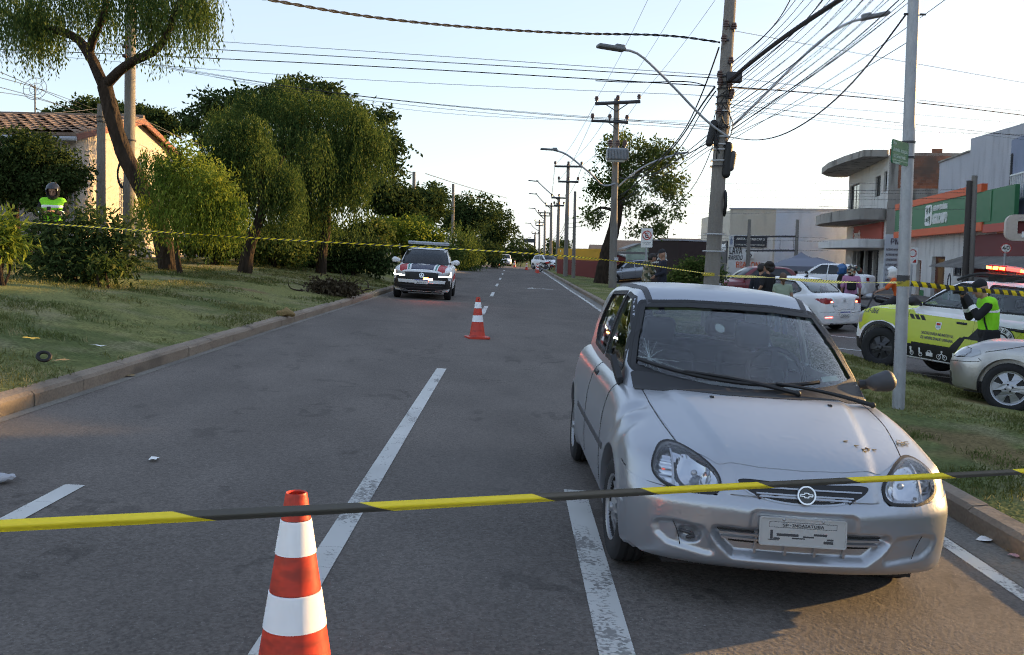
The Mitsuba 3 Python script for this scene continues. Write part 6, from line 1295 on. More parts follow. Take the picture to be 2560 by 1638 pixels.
for s_, u0, u1, h_ in (('ADEGA', 1842, 1865, 5), ('&', 1868, 1873, 5), ('TABACARIA', 1876, 1915, 5)): sg.part('lettering', fw.text(s_, h_ * sc * 1.1, S(u0), Z(600.5), .15, S(u1) - S(u0)), 'mat_white')
sg.part('lettering', fw.text('19 99528-0447 @ADEGATABACARIA', .12, S(1840), Z(614), .15, S(1915) - S(1840)), 'mat_off_white')
sg = Thing('wine_shop_sign', 'upright black sign lettered ADEGA behind the concrete pole', 'sign'); sg.part('board', lw.box(lw.L - 5.2, lw.L - .6, Z(660), Z(603), .02, .1), 'mat_sign_black'); sg.part('lettering', lw.text('ADEGA', .42, lw.L - 4.9, Z(628), .1, 3.9), 'mat_white'); sg.part('eagle_mark', lw.face(Polygon([(lw.L - 4.6, Z(622)), (lw.L - 1.6, Z(618)), (lw.L - 1.2, Z(609)), (lw.L - 2.8, Z(612)), (lw.L - 4.0, Z(608)), (lw.L - 4.9, Z(614))]), .1, .12), 'mat_white')
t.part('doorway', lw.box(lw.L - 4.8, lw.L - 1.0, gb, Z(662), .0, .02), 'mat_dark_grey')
t.part('lettering', cat([fw.text('LAVA', .58, S(1824), Z(635.5), .02, S(1857) - S(1824))]), 'mat_black', label='black painted words LAVA'); t.part('lettering', fw.text('RÁPIDO', .38, S(1821), Z(650), .02, S(1858) - S(1821), .2), 'mat_black', label='black painted words RÁPIDO')
t.part('lettering', fw.text('BIASON', .50, S(1842), Z(669), .02, S(1902) - S(1842)), 'mat_orange_sign', label='orange painted word BIASON'); t.part('lettering', fw.text('3016', .2, S(1870), Z(681), .02, S(1886) - S(1870)), 'mat_dark_grey')
k = t.part('air_conditioner', fw.box(S(1872), S(1888), Z(645), Z(632), .05, .45), 'mat_white')
cc = fw.a + fw.e * S(1878) + fw.n * .46
t.part('fan', along(prism(Point(0, 0).buffer(.19, 20).difference(Point(0, 0).buffer(.1, 16)), .02), [cc[0], cc[1], (Z(645) + Z(632)) / 2], [*fw.e, 0], (0, 0, 1)), 'mat_black', parent=k)
k = t.part('bottle_mark', fw.face(Polygon([(S(1826), Z(612)), (S(1832), Z(612)), (S(1832), Z(601)), (S(1830), Z(598)), (S(1830), Z(592)), (S(1828), Z(592)), (S(1828), Z(598)), (S(1826), Z(601))]), .02, .04), 'mat_wall_blue')
# open billboard frame on two posts
t = Thing('billboard_frame', 'empty billboard frame on two rusty posts before the car wash', 'billboard frame')
for ub, ut in ((1868, 1874), (1988, 1994)):
    q0, q1 = at(ub, 690, 60), at(ut, 549, 60); q0[2] = gz(q0[0], q0[1]); t.part('post', tube([q0, q1], [.16, .10], 8), 'mat_pole_concrete', 40)
for v0, v1 in ((592, 591), (627, 627)): t.part('rail', seg(at(1864, v0, 60), at(1992, v1, 60), .06, n=6), 'mat_dark_grey')
for u in (1907, 1950, 1983): t.part('stay', seg(at(u, 592, 60), at(u, 627, 60), .015, n=5), 'mat_wire_grey')
# grey tent
t = Thing('canopy_tent', 'grey pyramid canopy tent before the corner building', 'tent'); ap = at(2003, 629, 58)
cs = [at(1925, 664, 55), at(2092, 668, 53), at(2105, 663, 62), at(1945, 660, 63)]
v = [ap] + [q for q in cs] + [q - [0, 0, .28] for q in cs]
f = [[0, 1, 2], [0, 2, 3], [0, 3, 4], [0, 4, 1]] + [x for i in range(4) for x in ([1 + i, 5 + i, 5 + (i + 1) % 4], [1 + i, 5 + (i + 1) % 4, 1 + (i + 1) % 4])]
mt = trimesh.Trimesh(np.array(v), np.array(f)).subdivide().subdivide().subdivide(); q_ = mt.vertices; q_[:, 2] -= .22 * np.clip(1 - np.abs(np.linalg.norm(q_[:, :2] - ap[:2], axis=1) / 2.3 - .5) * 2, 0, 1)
t.part('canopy', mt, 'mat_tent'); mat('tent', (.15, .16, .20), .75)
for q in cs: t.part('leg', seg(q, [q[0], q[1], gz(q[0], q[1]) - .3], .03, n=6), 'mat_white')
# yellow and red wall, left of the right-hand tree
pa, pb, pc = at(1393, 650, 76), at(1508, 650, 66), at(1532, 650, 72); yw = Wall((pa[0], pa[1]), (pb[0], pb[1])); yw2 = Wall((pb[0], pb[1]), (pc[0], pc[1]))
t = Thing('yellow_red_building', 'low building painted yellow above dark red behind the road poles', 'building'); zy0, zy1 = at(1450, 650, 72)[2], at(1450, 622, 72)[2]
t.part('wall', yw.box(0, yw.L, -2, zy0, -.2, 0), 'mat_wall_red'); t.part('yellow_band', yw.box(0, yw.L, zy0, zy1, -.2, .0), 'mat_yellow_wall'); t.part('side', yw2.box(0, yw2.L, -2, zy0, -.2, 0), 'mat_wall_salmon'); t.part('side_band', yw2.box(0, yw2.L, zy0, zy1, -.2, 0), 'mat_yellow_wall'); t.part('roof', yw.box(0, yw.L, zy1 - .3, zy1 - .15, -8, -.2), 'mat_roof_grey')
mat('wall_red', (.16, .03, .025), .8); mat('wall_salmon', (.55, .28, .18), .8)  # sunlight on the end wall is painted in as this orange tone
t.part('lamp', trimesh.creation.icosphere(1, .12).apply_translation(at(1404, 628, 75.2)), 'mat_white'); t.part('roof_sign', yw.box(yw.L * .72, yw.L * .93, zy1 + .02, zy1 + .3, -1.2, -1.1), 'mat_off_white')
# brown panel with an arched badge; tank; pale green sheds behind
pa, pb = at(1620, 650, 60), at(1696, 650, 58); bw = Wall((pa[0], pa[1]), (pb[0], pb[1]))
t = Thing('brown_kiosk', 'dark brown kiosk with a white arched badge behind the dark uniformed man', 'kiosk'); z0_, z1_ = -1.5, at(1650, 602, 60)[2]
t.part('front', bw.box(0, bw.L, z0_, z1_, -.15, 0), 'mat_kiosk'); mat('kiosk', (.035, .020, .020), .7); t.part('roof', bw.box(-.05, bw.L + .05, z1_, z1_ + .08, -2.5, .06), 'mat_wall_grey'); t.part('side', bw.box(bw.L - .15, bw.L, z0_, z1_, -2.5, -.15), 'mat_kiosk'); t.part('side', bw.box(0, .15, z0_, z1_, -2.5, -.15), 'mat_kiosk')
cz = at(1656, 640, 60)[2]; cs_ = (1656 - 1620) / 76 * bw.L
arch = Point(cs_, cz).buffer(.36, 24).difference(Point(cs_, cz).buffer(.30, 24)).difference(sbox(cs_ - 1, cz - 1, cs_ + 1, cz - .12)); k = t.part('badge', bw.face(arch, 0, .02), 'mat_white'); t.part('lettering', bw.face(Point(cs_, cz).buffer(.25, 24).difference(Point(cs_, cz).buffer(.20, 24)).difference(sbox(cs_ - 1, cz - 1, cs_ + 1, cz)), 0, .02), 'mat_white', parent=k); t.part('ribbon', bw.face(Polygon([(cs_ - .44, cz - .3), (cs_ - .3, cz - .22), (cs_ + .3, cz - .22), (cs_ + .44, cz - .3), (cs_ + .40, cz - .16), (cs_ - .40, cz - .16)]), 0, .02), 'mat_white', parent=k)
for i in range(9): t.part('scallop', bw.face(Point(.05 + i * .17, at(1650, 656, 60)[2]).buffer(.07, 8), .0, .03), 'mat_white')
p = at(1712, 640, 62); t = Thing('water_tank', 'rusty green rounded tank beside the brown kiosk', 'tank'); t.part('shell', lathe([(0, .72), (.25, .68), (.40, .5), (.43, .25), (.43, -1.9)], 24).apply_translation((p[0], p[1], p[2])), 'mat_tank', 40); mat('tank', (.10, .075, .045), .7)
t.part('band', lathe([(.435, .0), (.45, .0), (.45, .06), (.435, .06)], 24).apply_translation(p), 'mat_dark_grey')
for u0, u1, vt, D, m_, lab in ((1565, 1632, 618, 80, 'mat_wall_pale_green', 'pale green shed wall left of the brown kiosk'), (1690, 1760, 612, 78, 'mat_wall_pale_green', 'pale green shed wall behind the water tank'), (1500, 1570, 640, 90, 'mat_maroon', 'dim maroon shed behind the transformer pole')):
    pa, pb = at(u0, 650, D), at(u1, 650, D); w = Wall((pa[0], pa[1]), (pb[0], pb[1])); t = Thing('shed', lab, 'shed'); zt = at(u0, vt, D)[2]
    t.part('wall', w.face(Polygon([(0, -2), (w.L, -2), (w.L, zt - .2), (w.L * .5, zt + .25), (0, zt - .2)]), -.15, 0), m_); t.part('roof', w.face(Polygon([(-.1, zt - .2), (w.L * .5, zt + .25), (w.L + .1, zt - .2), (w.L + .1, zt - .1), (w.L * .5, zt + .36), (-.1, zt - .1)]), -5, .15), 'mat_roof_grey')
mat('wall_pale_green', _plaster((.34, .42, .33), (.42, .50, .40), .3), .9)
# distant roofs along the skyline
for i, (u, v, D, wd, m_) in enumerate(((1640, 612, 120, 10, 'mat_wall_white'), (1740, 606, 125, 8, 'mat_wall_grey'), (1560, 622, 140, 9, 'mat_wall_dirty'))):
    p = at(u, v, D); t = Thing('distant_house', 'small far ' + ['white house above the kiosk roof', 'grey house left of the concrete pole', 'pale house behind the leaning tree'][i], 'house'); t.part('walls', bx(p[0] - wd / 2, p[0] + wd / 2, D, D + 6, -3, p[2] - .8), m_)
    t.part('roof', trimesh.Trimesh(np.array([[p[0] - wd / 2 - .3, D - .3, p[2] - .8], [p[0] + wd / 2 + .3, D - .3, p[2] - .8], [p[0] + wd / 2 + .3, D + 6.3, p[2] - .8], [p[0] - wd / 2 - .3, D + 6.3, p[2] - .8], [p[0] - wd / 2 - .3, D + 3, p[2] + .5], [p[0] + wd / 2 + .3, D + 3, p[2] + .5]]), np.array([[0, 1, 5], [0, 5, 4], [2, 3, 4], [2, 4, 5], [0, 4, 3], [1, 2, 5]])), 'mat_roof_tile')
# ---------------------------------------------------------------- poles, lamps, wires
K = 2560 / 2407
def Q(u, v, D): return at(u * K, v * K, D)
def pole(name, label, cat_, pb, pt, r0, r1, mat_='mat_pole_concrete', n=14, group=None):
    t = Thing(name, label, cat_, group); t.part('shaft', tube(np.linspace(pb, pt, 5), np.linspace(r0, r1, 5), n), mat_, 50); t.b, t.t = np.array(pb), np.array(pt)
    return t
def foot(u, D, dz=-.1):
    x = Q(u, 600, D)[0]; z = gz(x, D)
    return np.array([at(u * K, 820 - 0, D)[0] if False else x, D, z + dz])
def insul(p, d=(0, 0, 1), s=1.0):
    d = np.asarray(d, float); d /= np.linalg.norm(d); a = np.cross(d, [.3, 1, .2]); a /= np.linalg.norm(a)
    m = lathe([(0, 0), (.02, 0), (.02, .05), (.055, .055), (.05, .085), (.03, .09), (.06, .10), (.055, .13), (.03, .135), (.05, .145), (.04, .175), (0, .18)], 10); m.vertices *= s
    return along(m, p, a, np.cross(d, a))
mat('insulator', (.10, .055, .04), .25); mat('lamp_head', (.16, .17, .18), .5); mat('zip_white', (.55, .56, .58), .5)
def lamp_arm(t, pts, head, dirn, r=.028, L=.62):
    k = t.part('lamp_arm', tube(bez(pts, 18), r, 8), 'mat_galvanised', 50)
    d = np.asarray(dirn, float); d /= np.linalg.norm(d); s = np.cross(d, [0, 0, 1]); s /= np.linalg.norm(s); u = np.cross(s, d)
    m = rbox(0, L, -.13, .13, -.035, .045, .03, 2); m2 = rbox(.02, .22, -.08, .08, .03, .10, .02, 2)
    M = np.eye(4); M[:3, 0], M[:3, 1], M[:3, 2], M[:3, 3] = d, -s, u, head
    for q in (m, m2): q.apply_transform(M)
    t.part('lamp_head', cat([m, m2]), 'mat_lamp_head', 40, parent=k)
# P1: the big concrete pole with everything on it
pb = Q(1672, 668, 22); pb = np.array([pb[0], 22, gz(pb[0], 22) - .2]); b_on = Q(1672, 668, 22); tp = Q(1717, 0, 22); dirn = (tp - b_on) / (tp[2] - b_on[2])
pb = b_on + dirn * (pb[2] - b_on[2]); ptop = b_on + dirn * (10.9 - b_on[2])
P1 = pole('utility_pole', 'big leaning concrete pole hung with cables, boxes and two street lamps', 'utility pole', pb, ptop, .185, .105, n=20)
on1 = lambda v, du=0.0, dy=-.13: Q(1672 + (668 - v) / 668 * 45 + du, v, 22) + [0, dy, 0]
for v in (262, 300, 322, 340, 352, 378, 392, 196, 210, 228, 245, 590, 550): P1.part('band', along(lathe([(.128 + v / 4200 - .03 + .03, -.014), (.14 + v / 4200 - .03, -.01), (.14 + v / 4200 - .03, .01), (.128 + v / 4200, .014)], 18), Q(1672 + (668 - v) / 668 * 45, v, 22), (1, 0, 0), (0, 1, 0)), 'mat_zip_white' if v in (340, 322, 352, 378, 590, 550, 262) else 'mat_dark_grey', 50)
for (v, du, l) in ((64, -9, .22), (70, 10, .22), (98, -12, .2), (182, -16, .28), (200, -14, .24), (206, 9, .2), (232, 14, .25), (225, 16, .2), (268, -12, .2), (150, 8, .1)):
    p = on1(v); q = on1(v, du); P1.part('bracket', seg(p, q, .03, n=6), 'mat_dark_grey'); P1.part('insulator', insul(q - [0, 0, .08], s=1.15), 'mat_insulator', 40)
def hull(pts, r): return man2tri(manifold3d.Manifold.batch_hull([manifold3d.Manifold.sphere(r, 12).translate(tuple(p)) for p in pts]))
P1.part('splice_case', hull([on1(292, -22), on1(338, -30)], .085), 'mat_black', 40, label='black cable splice case on the left of the pole'); P1.part('splice_case', hull([on1(305, -20), on1(340, -14)], .05), 'mat_black', 40)
P1.part('cable_box', hull([on1(345, 16), on1(410, 14)], .10), 'mat_black', 40, label='black box on the right of the pole'); P1.part('cable_box', hull([on1(365, 27), on1(395, 23)], .09), 'mat_dark_grey', 40)
P1.part('terminal_box', rbox(*(lambda p: (p[0] - .22, p[0] + .12, p[1] - .12, p[1] + .1, p[2] - .10, p[2] + .12))(on1(186, 22)), .02), 'mat_dark_grey', 30)
P1.part('cable_reserve', along(prism(Point(0, 0).buffer(.24, 20).difference(Point(0, 0).buffer(.15, 16)), .05), on1(478, 14, 0), (0, .9, 0), (0, 0, 1.25)), 'mat_black', False)
for k in range(9):
    r_ = np.random.default_rng(k); v0 = r_.uniform(180, 300); v1 = v0 + r_.uniform(30, 120)
    P1.part('loose_cable', tube(bez([on1(v0, r_.uniform(-14, 14)), on1((v0 + v1) / 2, r_.uniform(-24, 24)) + [0, -.05, 0], on1(v1, r_.uniform(-12, 12))], 10), .012, 5), 'mat_wire', 50)
lamp_arm(P1, [Q(1712, 322, 21.85), Q(1680, 300, 21.8), Q(1600, 222, 21.6), Q(1530, 152, 21.4), Q(1490, 122, 21.3), Q(1462, 117, 21.2)], Q(1468, 118, 21.2), Q(1425, 111, 21.1) - Q(1468, 118, 21.2))
lamp_arm(P1, [Q(1722, 296, 21.9), Q(1800, 220, 21.9), Q(1880, 140, 21.9), Q(1950, 80, 21.9), Q(2000, 52, 21.9), Q(2032, 43, 21.9)], Q(2025, 45, 21.9), Q(2082, 33, 21.9) - Q(2025, 45, 21.9))
# P2 with the transformer
f2 = foot(1442, 47); P2 = pole('utility_pole', 'concrete pole carrying a grey ribbed transformer under two crossarms', 'utility pole', f2, Q(1450, 232, 47), .20, .13)
def crossarm(t, a, b, n, r=.06):
    k = t.part('crossarm', seg(a, b, r, n=6), 'mat_dark_grey')
    for s in np.linspace(.03, .97, n): t.part('insulator', insul(a + (b - a) * s + [0, 0, .05], s=1.7), 'mat_insulator', 40, parent=k)
crossarm(P2, Q(1399, 244, 46.8), Q(1505, 239, 46.8), 3, .09); crossarm(P2, Q(1390, 284, 46.8), Q(1476, 288, 46.8), 3, .07)
for a, b in (((1449, 262), (1420, 243)), ((1449, 262), (1480, 241)), ((1449, 303), (1428, 286))): P2.part('brace', seg(Q(*a, 46.8), Q(*b, 46.8), .025, n=5), 'mat_dark_grey')
c = Q(1451, 363, 46.4); kt = P2.part('transformer', rbox(c[0] - .52, c[0] + .52, c[1] - .3, c[1] + .3, c[2] - .29, c[2] + .29, .10), 'mat_transformer', 40); mat('transformer', (.24, .25, .27), .5)
for i in range(15): P2.part('fin', bx(c[0] - .5 + i * .07, c[0] - .475 + i * .07, c[1] - .36, c[1] - .28, c[2] - .24, c[2] + .22), 'mat_transformer', parent=kt)
for s in (-.35, 0, .35): P2.part('bushing', insul(c + [s, 0, .28], s=2.2), 'mat_insulator', 40, parent=kt)
P2.part('base_plate', bx(c[0] - .4, c[0] + .35, c[1] - .2, c[1] + .2, c[2] - .36, c[2] - .30), 'mat_off_white', parent=kt)
P2.part('number_band', lathe([(.185, -.1), (.19, -.1), (.19, .1), (.185, .1)], 16).apply_translation(Q(1444, 610, 47)), 'mat_zip_white')
lamp_arm(P2, [Q(1448, 430, 46.9), Q(1400, 426, 46.5) * .3 + Q(1425, 440, 46.6) * .7, Q(1400, 420, 46.3), Q(1360, 385, 46), Q(1325, 360, 45.8), Q(1302, 353, 45.7)], Q(1310, 353, 45.7), Q(1280, 351, 45.6) - Q(1310, 353, 45.7), .045, .8)
lamp_arm(P2, [Q(1452, 440, 47), Q(1500, 400, 47), Q(1560, 372, 47), Q(1592, 363, 47)], Q(1585, 363, 47), Q(1615, 359, 47) - Q(1585, 363, 47), .04, .7)
# the row of poles into the distance
def far_pole(u, vb, ut, vt, D, arms, lamp, label, r=.17):
    b = Q(u, 640, D); t = pole('utility_pole', label, 'utility pole', [b[0], D, gz(b[0], D) - .2], Q(ut, vt, D), r, r * .65, n=10)
    for (v, w) in arms: crossarm(t, Q(ut - w, v, D - .15), Q(ut + w, v + 1, D - .15), 3, .08)
    if lamp: lamp_arm(t, [Q(ut, lamp[1] + lamp[2], D), Q((ut + lamp[0]) / 2, lamp[1] + lamp[2] * .45, D), Q(lamp[0] + 8, lamp[1] + 1, D)], Q(lamp[0] + 9, lamp[1], D), Q(lamp[0], lamp[1] - 1, D) - Q(lamp[0] + 9, lamp[1], D), .05, .9)
    return t
P3 = far_pole(1329, 650, 1336, 386, 67, [(391, 33), (427, 24)], None, 'second pole of the far row with two crossarms, left of the transformer pole')
far_pole(1348, 650, 1352, 450, 64, [], None, 'thin bare pole standing right of the second far pole', .13)
P4 = far_pole(1309, 645, 1314, 463, 84, [(465, 18), (483, 12)], (1257, 427, 45), 'third pole of the far row with a street lamp over the road')
P5 = far_pole(1294, 640, 1296, 481, 100, [(484, 14)], (1254, 457, 35), 'fourth pole of the far row')
P6 = far_pole(1279, 640, 1281, 497, 120, [(500, 16), (507, 12)], (1250, 491, 25), 'fifth pole of the far row')
P7 = far_pole(1267, 640, 1268, 519, 140, [(522, 11), (530, 9)], (1240, 526, 18), 'sixth pole of the far row')
far_pole(1256, 640, 1258, 547, 170, [(549, 8)], None, 'farthest pole of the row near the overhead road signs')
# left poles
b = base(321, 29); L1 = pole('utility_pole', 'tall pale concrete pole behind the twisted tree', 'utility pole', b, Q(308, -60, 29), .165, .15, n=18)
L1.part('cable_reserve', along(prism(Point(0, 0).buffer(.44, 24).difference(Point(0, 0).buffer(.34, 20)), .08), Q(291, 410, 29.1), (.45, 0, 0), (0, 0, 1)), 'mat_black', False)
for v in (88, 110, 132): L1.part('insulator', insul(Q(302, v, 28.8), (-1, 0, 0)), 'mat_insulator', 40)
for v in (150, 330): L1.part('band', lathe([(.16, -.02), (.172, -.02), (.172, .02), (.16, .02)], 16).apply_translation(Q(306, v, 29)), 'mat_dark_grey')
b = base(252, 30.5); L2 = pole('service_pole', 'thin brown service pole between the house and the shrub', 'utility pole', b, Q(238, 245, 30.5), .155, .12, n=14)
for v in (275, 286): L2.part('band', lathe([(.135, -.02), (.15, -.02), (.15, .02), (.135, .02)], 16).apply_translation(Q(238, v, 30.5)), 'mat_dark_grey')
for i, (u, vt, D) in enumerate(((1035 / 1.0, 430, 60), (1133, 460, 75))):
    b = base(u * 1.0, D); pole('service_pole', ('thin pole top showing above the dark trees, nearer one' if i == 0 else 'thin pole top showing above the far trees, farther one'), 'utility pole', b, at(u, vt, D), .12, .10, n=8)
# grey lamp post with the street name sign
gb_ = at(2244, 1058, 10.45); gx = gb_[0]; gpb = np.array([gx, 10.45, gz(gx, 10.45) - .1]); gdir = at(2285, 0, 10.45) - at(2244, 1058, 10.45); gdir /= gdir[2]
G = pole('metal_post', 'galvanised metal post on the median bearing the green street sign', 'post', gpb, gpb + gdir * 6.2, .065, .061, 'mat_galvanised', 24)
g_at = lambda v: at(2244, 1058, 10.45) + gdir * ((1058 - v) / 1058 * (at(2285, 0, 10.45)[2] - at(2244, 1058, 10.45)[2]))
G.part('bolt', seg(g_at(35) + [-.10, 0, 0], g_at(35) + [.13, -.0, 0], .012, n=6), 'mat_dark_grey')
c0, c1 = at(2228, 345, 9.95), at(2228, 405, 9.95)
ex = (g_at(370) + [-.035, -.07, 0]) - at(2228, 377, 10.0); ex[2] = 0; Lx = np.linalg.norm(ex); ex /= Lx; hz = c0[2] - c1[2]
ez_ = np.array([0, 0, 1.0]); so = at(2228, 377, 10.0); SM = np.eye(4); SM[:3, 0], SM[:3, 1], SM[:3, 2], SM[:3, 3] = ex, ez_, np.cross(ex, ez_), so
def stext(t, k, s, h, x, y, w, m='mat_sign_pale'):
    q = text(s, h, .002, True, w); q.apply_translation((x, y, .013)); t.part('lettering', q, m, parent=k, M=SM)
t = Thing('street_name_sign', 'green street name sign clamped to the metal post', 'sign'); k = t.part('plate', prism(sbox(0, -hz * .5, Lx, hz * .5).buffer(-.03).buffer(.03), .012), 'mat_green_street', M=SM); mat('sign_pale', (.35, .48, .42), .6)
stext(t, k, 'Rua', .035, .02, .07, .08); stext(t, k, 'Antônio Joaquim', .034, .02, .005, Lx * .88); stext(t, k, 'da Silva Neto', .034, .03, -.06, Lx * .75)
t.part('rule', prism(sbox(.01, -.088, Lx - .01, -.083), .002, .013), 'mat_sign_pale', parent=k, M=SM); stext(t, k, 'Centro', .024, .03, -.122, Lx * .4)
t.part('clamp', cat([lathe([(.066, -.012), (.072, -.012), (.072, .012), (.066, .012)], 20).apply_translation(g_at(v)) for v in (350, 388)]), 'mat_dark_grey', kind=None)
# wires
def wire(pts, r=.009, grp='road', mat_='mat_wire', n=40):
    lab, name = WL[grp]
    return single(name, lab, 'cable', tube(bez(pts, n), r, 6), mat_, 50, group=lab.split(',')[0] if False else GR[grp])
WL = {'road': ('thin overhead wire spanning the road from the left pole to the concrete pole', 'overhead_wire'), 'twist': ('thick twisted overhead cable across the top of the sky', 'overhead_cable'), 'house': ('thin service wire from the left edge to the thin brown pole', 'service_wire'), 'right': ('thin overhead wire running right from the big concrete pole', 'overhead_wire'),
      'up': ('thin overhead wire rising from the big concrete pole to the top edge', 'overhead_wire'), 'fat': ('fat black overhead cable rising from the big concrete pole to the top edge', 'overhead_cable'), 'sag': ('black cable sagging from the big concrete pole up to the metal post', 'overhead_cable'), 'bundle': ('dark cable slung between the big concrete pole and the transformer pole', 'overhead_cable'),
      'primary': ('thin bare wire from the transformer pole crossarm up over the road', 'overhead_wire'), 'far': ('thin far wire strung along the row of distant poles', 'overhead_wire'), 'back': ('faint wire low across the sky behind the big concrete pole', 'overhead_wire'), 'left': ('thin wire hanging above the far trees on the left', 'overhead_wire'), 'shop': ('thin wire crossing in front of the right-hand shops', 'overhead_wire')}
GR = {g: v[0].replace(' wire ', ' wires ').replace(' cable ', ' cables ').replace('thin far', 'far').replace(' wire', ' wires').replace('wiress', 'wires') for g, v in WL.items()}
_wires = {}
def wire(pts, r=.009, grp='road', mat_='mat_wire', n=40):
    lab, name = WL[grp]; q = bez(pts, n)
    k = single(name, lab, 'cable', tube(q, r, 6), mat_, 50, group=GR[grp]); _wires.setdefault(grp, []).append((q, k))
# twisted cable: two strands round each other
p = bez([Q(560, -14, 14), Q(700, 12, 15), Q(850, 37, 16.2), Q(1000, 55, 17.3), Q(1200, 71, 18.8), Q(1400, 80, 20.2), Q(1600, 87, 21.4), Q(1692, 100, 21.9)], 260)
tt = np.arange(260) * .55; off = np.stack([0 * tt, np.cos(tt), np.sin(tt)], 1) * .014
t = Thing('overhead_cable', 'thick twisted overhead cable across the top of the sky', 'cable'); t.part('strand', tube(p + off, .014, 5), 'mat_wire', 50); t.part('strand', tube(p - off, .014, 5), 'mat_wire', 50)
for a, m_, b_, r in (((-10, 66), (640, 106), (1695, 178), .007), ((-10, 88), (640, 124), (1690, 184), .011), ((-10, 116), (640, 144), (1680, 203), .013), ((-10, 120), (700, 178), (1690, 226), .006), ((306, 140), (820, 222), (1690, 296), .006), ((306, 144), (860, 228), (1690, 300), .008), ((306, 146), (900, 240), (1690, 306), .006), ((400, 160), (1000, 262), (1680, 285), .005)):
    wire([Q(*a, 31), Q(*m_, 27), Q(*b_, 22)], r)
wire([Q(1660, 202, 22), Q(1640, 196, 22.1), Q(1550, 193, 22.4), Q(1400, 190, 23)], .012)
for a, m_, b_ in (((-10, 165), (120, 222), (236, 275)), ((-10, 180), (110, 215), (236, 262)), ((-10, 203), (120, 240), (236, 286)), ((-10, 216), (100, 236), (236, 280))): wire([Q(*a, 20), Q(*m_, 25), Q(*b_, 30.5)], .007, 'house')
for a, m_, b_ in (((238, 256), (330, 280), (470, 350)), ((238, 264), (360, 300), (480, 345)), ((100, 268), (170, 262), (236, 254))): wire([Q(*a, 30.5), Q(*m_, 34), Q(*b_, 40)], .008, 'house', 'mat_wire_grey')
for a, m_, b_, r in (((1716, 204), (2060, 232), (2420, 273), .013), ((1716, 206), (1800, 212), (1850, 206), .010), ((1720, 182), (2060, 224), (2420, 263), .006), ((1722, 72), (1930, 110), (2420, 197), .006), ((1718, 236), (2060, 262), (2420, 292), .005), ((1718, 246), (2060, 283), (2420, 322), .007), ((1718, 252), (2060, 300), (2420, 316), .005), ((1716, 262), (2060, 290), (2420, 330), .004)):
    wire([Q(*a, 22), Q(*m_, 24), Q(*b_, 27)], r, 'right')
for a, m_, b_, r in (((1712, 192), (1810, 112), (1995, -14), .042),): wire([Q(*a, 21.9), Q(*m_, 19), Q(*b_, 15)], r, 'fat')
rr = np.random.default_rng(12)
for i in range(17):
    v0 = 150 + i * 10.5; u1 = 1868 + i * 17 + rr.uniform(-8, 8); k_ = rr.uniform(4, 14)
    a, b_ = np.array([1718, v0]), np.array([u1, -14.0]); mid_ = (a + b_) / 2 + [k_ * .6, k_]
    wire([Q(*a, 21.9), Q(*mid_, 19), Q(*b_, 15)], .010 if i % 5 == 0 else .0055, 'up')
for v0, u1, v1 in ((318, 2132, 100), (306, 2160, -14), (330, 2240, -14), (296, 2105, 30)): wire([Q(1718, v0, 21.9), Q((1718 + u1) / 2, (v0 + v1) / 2 + 12, 19), Q(u1, v1, 16)], .006, 'up')
wire([Q(1714, 322, 21.9), Q(1770, 329, 19), Q(1850, 312, 16), Q(1950, 246, 13.5), Q(2050, 140, 11.6), Q(2131, 32, 10.5)], .010, 'sag')
for pts, r in (([(1690, 112), (1662, 190), (1622, 282), (1572, 352), (1500, 410), (1452, 420)], .020), ([(1680, 205), (1640, 262), (1596, 330), (1530, 400), (1452, 470)], .024), ([(1682, 215), (1645, 270), (1600, 345), (1530, 420), (1452, 478)], .016), ([(1690, 322), (1600, 372), (1520, 420), (1452, 462)], .014), ([(1690, 328), (1610, 380), (1530, 430), (1452, 476)], .010), ([(1690, 300), (1600, 385), (1520, 440), (1452, 482)], .008), ([(1690, 340), (1640, 372), (1560, 430), (1452, 484)], .008), ([(1452, 414), (1480, 420), (1530, 410), (1580, 384), (1690, 296)], .010)):
    n_ = len(pts); wire([Q(*q, 21.9 + (46.8 - 21.9) * i / (n_ - 1)) if pts[0][0] > 1600 else Q(*q, 46.8 + (21.9 - 46.8) * i / (n_ - 1)) for i, q in enumerate(pts)], r, 'bundle')
wire([Q(1690, 300, 22), Q(1665, 370, 23), Q(1625, 445, 25), Q(1570, 484, 28), Q(1535, 475, 30), Q(1520, 432, 32), Q(1516, 420, 33)], .010, 'bundle')
for (a, b_) in (((1401, 236), (1655, -290)), ((1452, 232), (1765, -290)), ((1503, 230), (1880, -290))):
    A, B = Q(*a, 46.7), Q(*b_, 22); wire([A, (A + B) / 2 - [0, 0, .25], B], .007, 'primary')
for (a, b_) in (((1401, 240), (1304, 388)), ((1452, 236), (1336, 386)), ((1503, 234), (1368, 390)), ((1392, 282), (1314, 424)), ((1475, 286), (1358, 426))): 
    A, B = Q(*a, 46.7), Q(*b_, 66.8); wire([A, (A + B) / 2 - [0, 0, .35], B], .010, 'primary')
for (a, b_, D0, D1) in (((1446, 478, ), (1334, 525), 47, 67), ((1446, 470), (1334, 515), 47, 67), ((1446, 486), (1334, 535), 47, 67), ((1330, 520), (1311, 548), 67, 84), ((1330, 530), (1311, 556), 67, 84), ((1304, 390), (1296, 464), 67, 84), ((1368, 392), (1331, 465), 67, 84), ((1314, 464), (1296, 484), 84, 100), ((1310, 548), (1294, 560), 84, 100), ((1296, 484), (1280, 500), 100, 120), ((1280, 500), (1267, 521), 120, 140)):
    A, B = Q(*a, D0), Q(*b_, D1); wire([A, (A + B) / 2 - [0, 0, .3], B], .016, 'far')
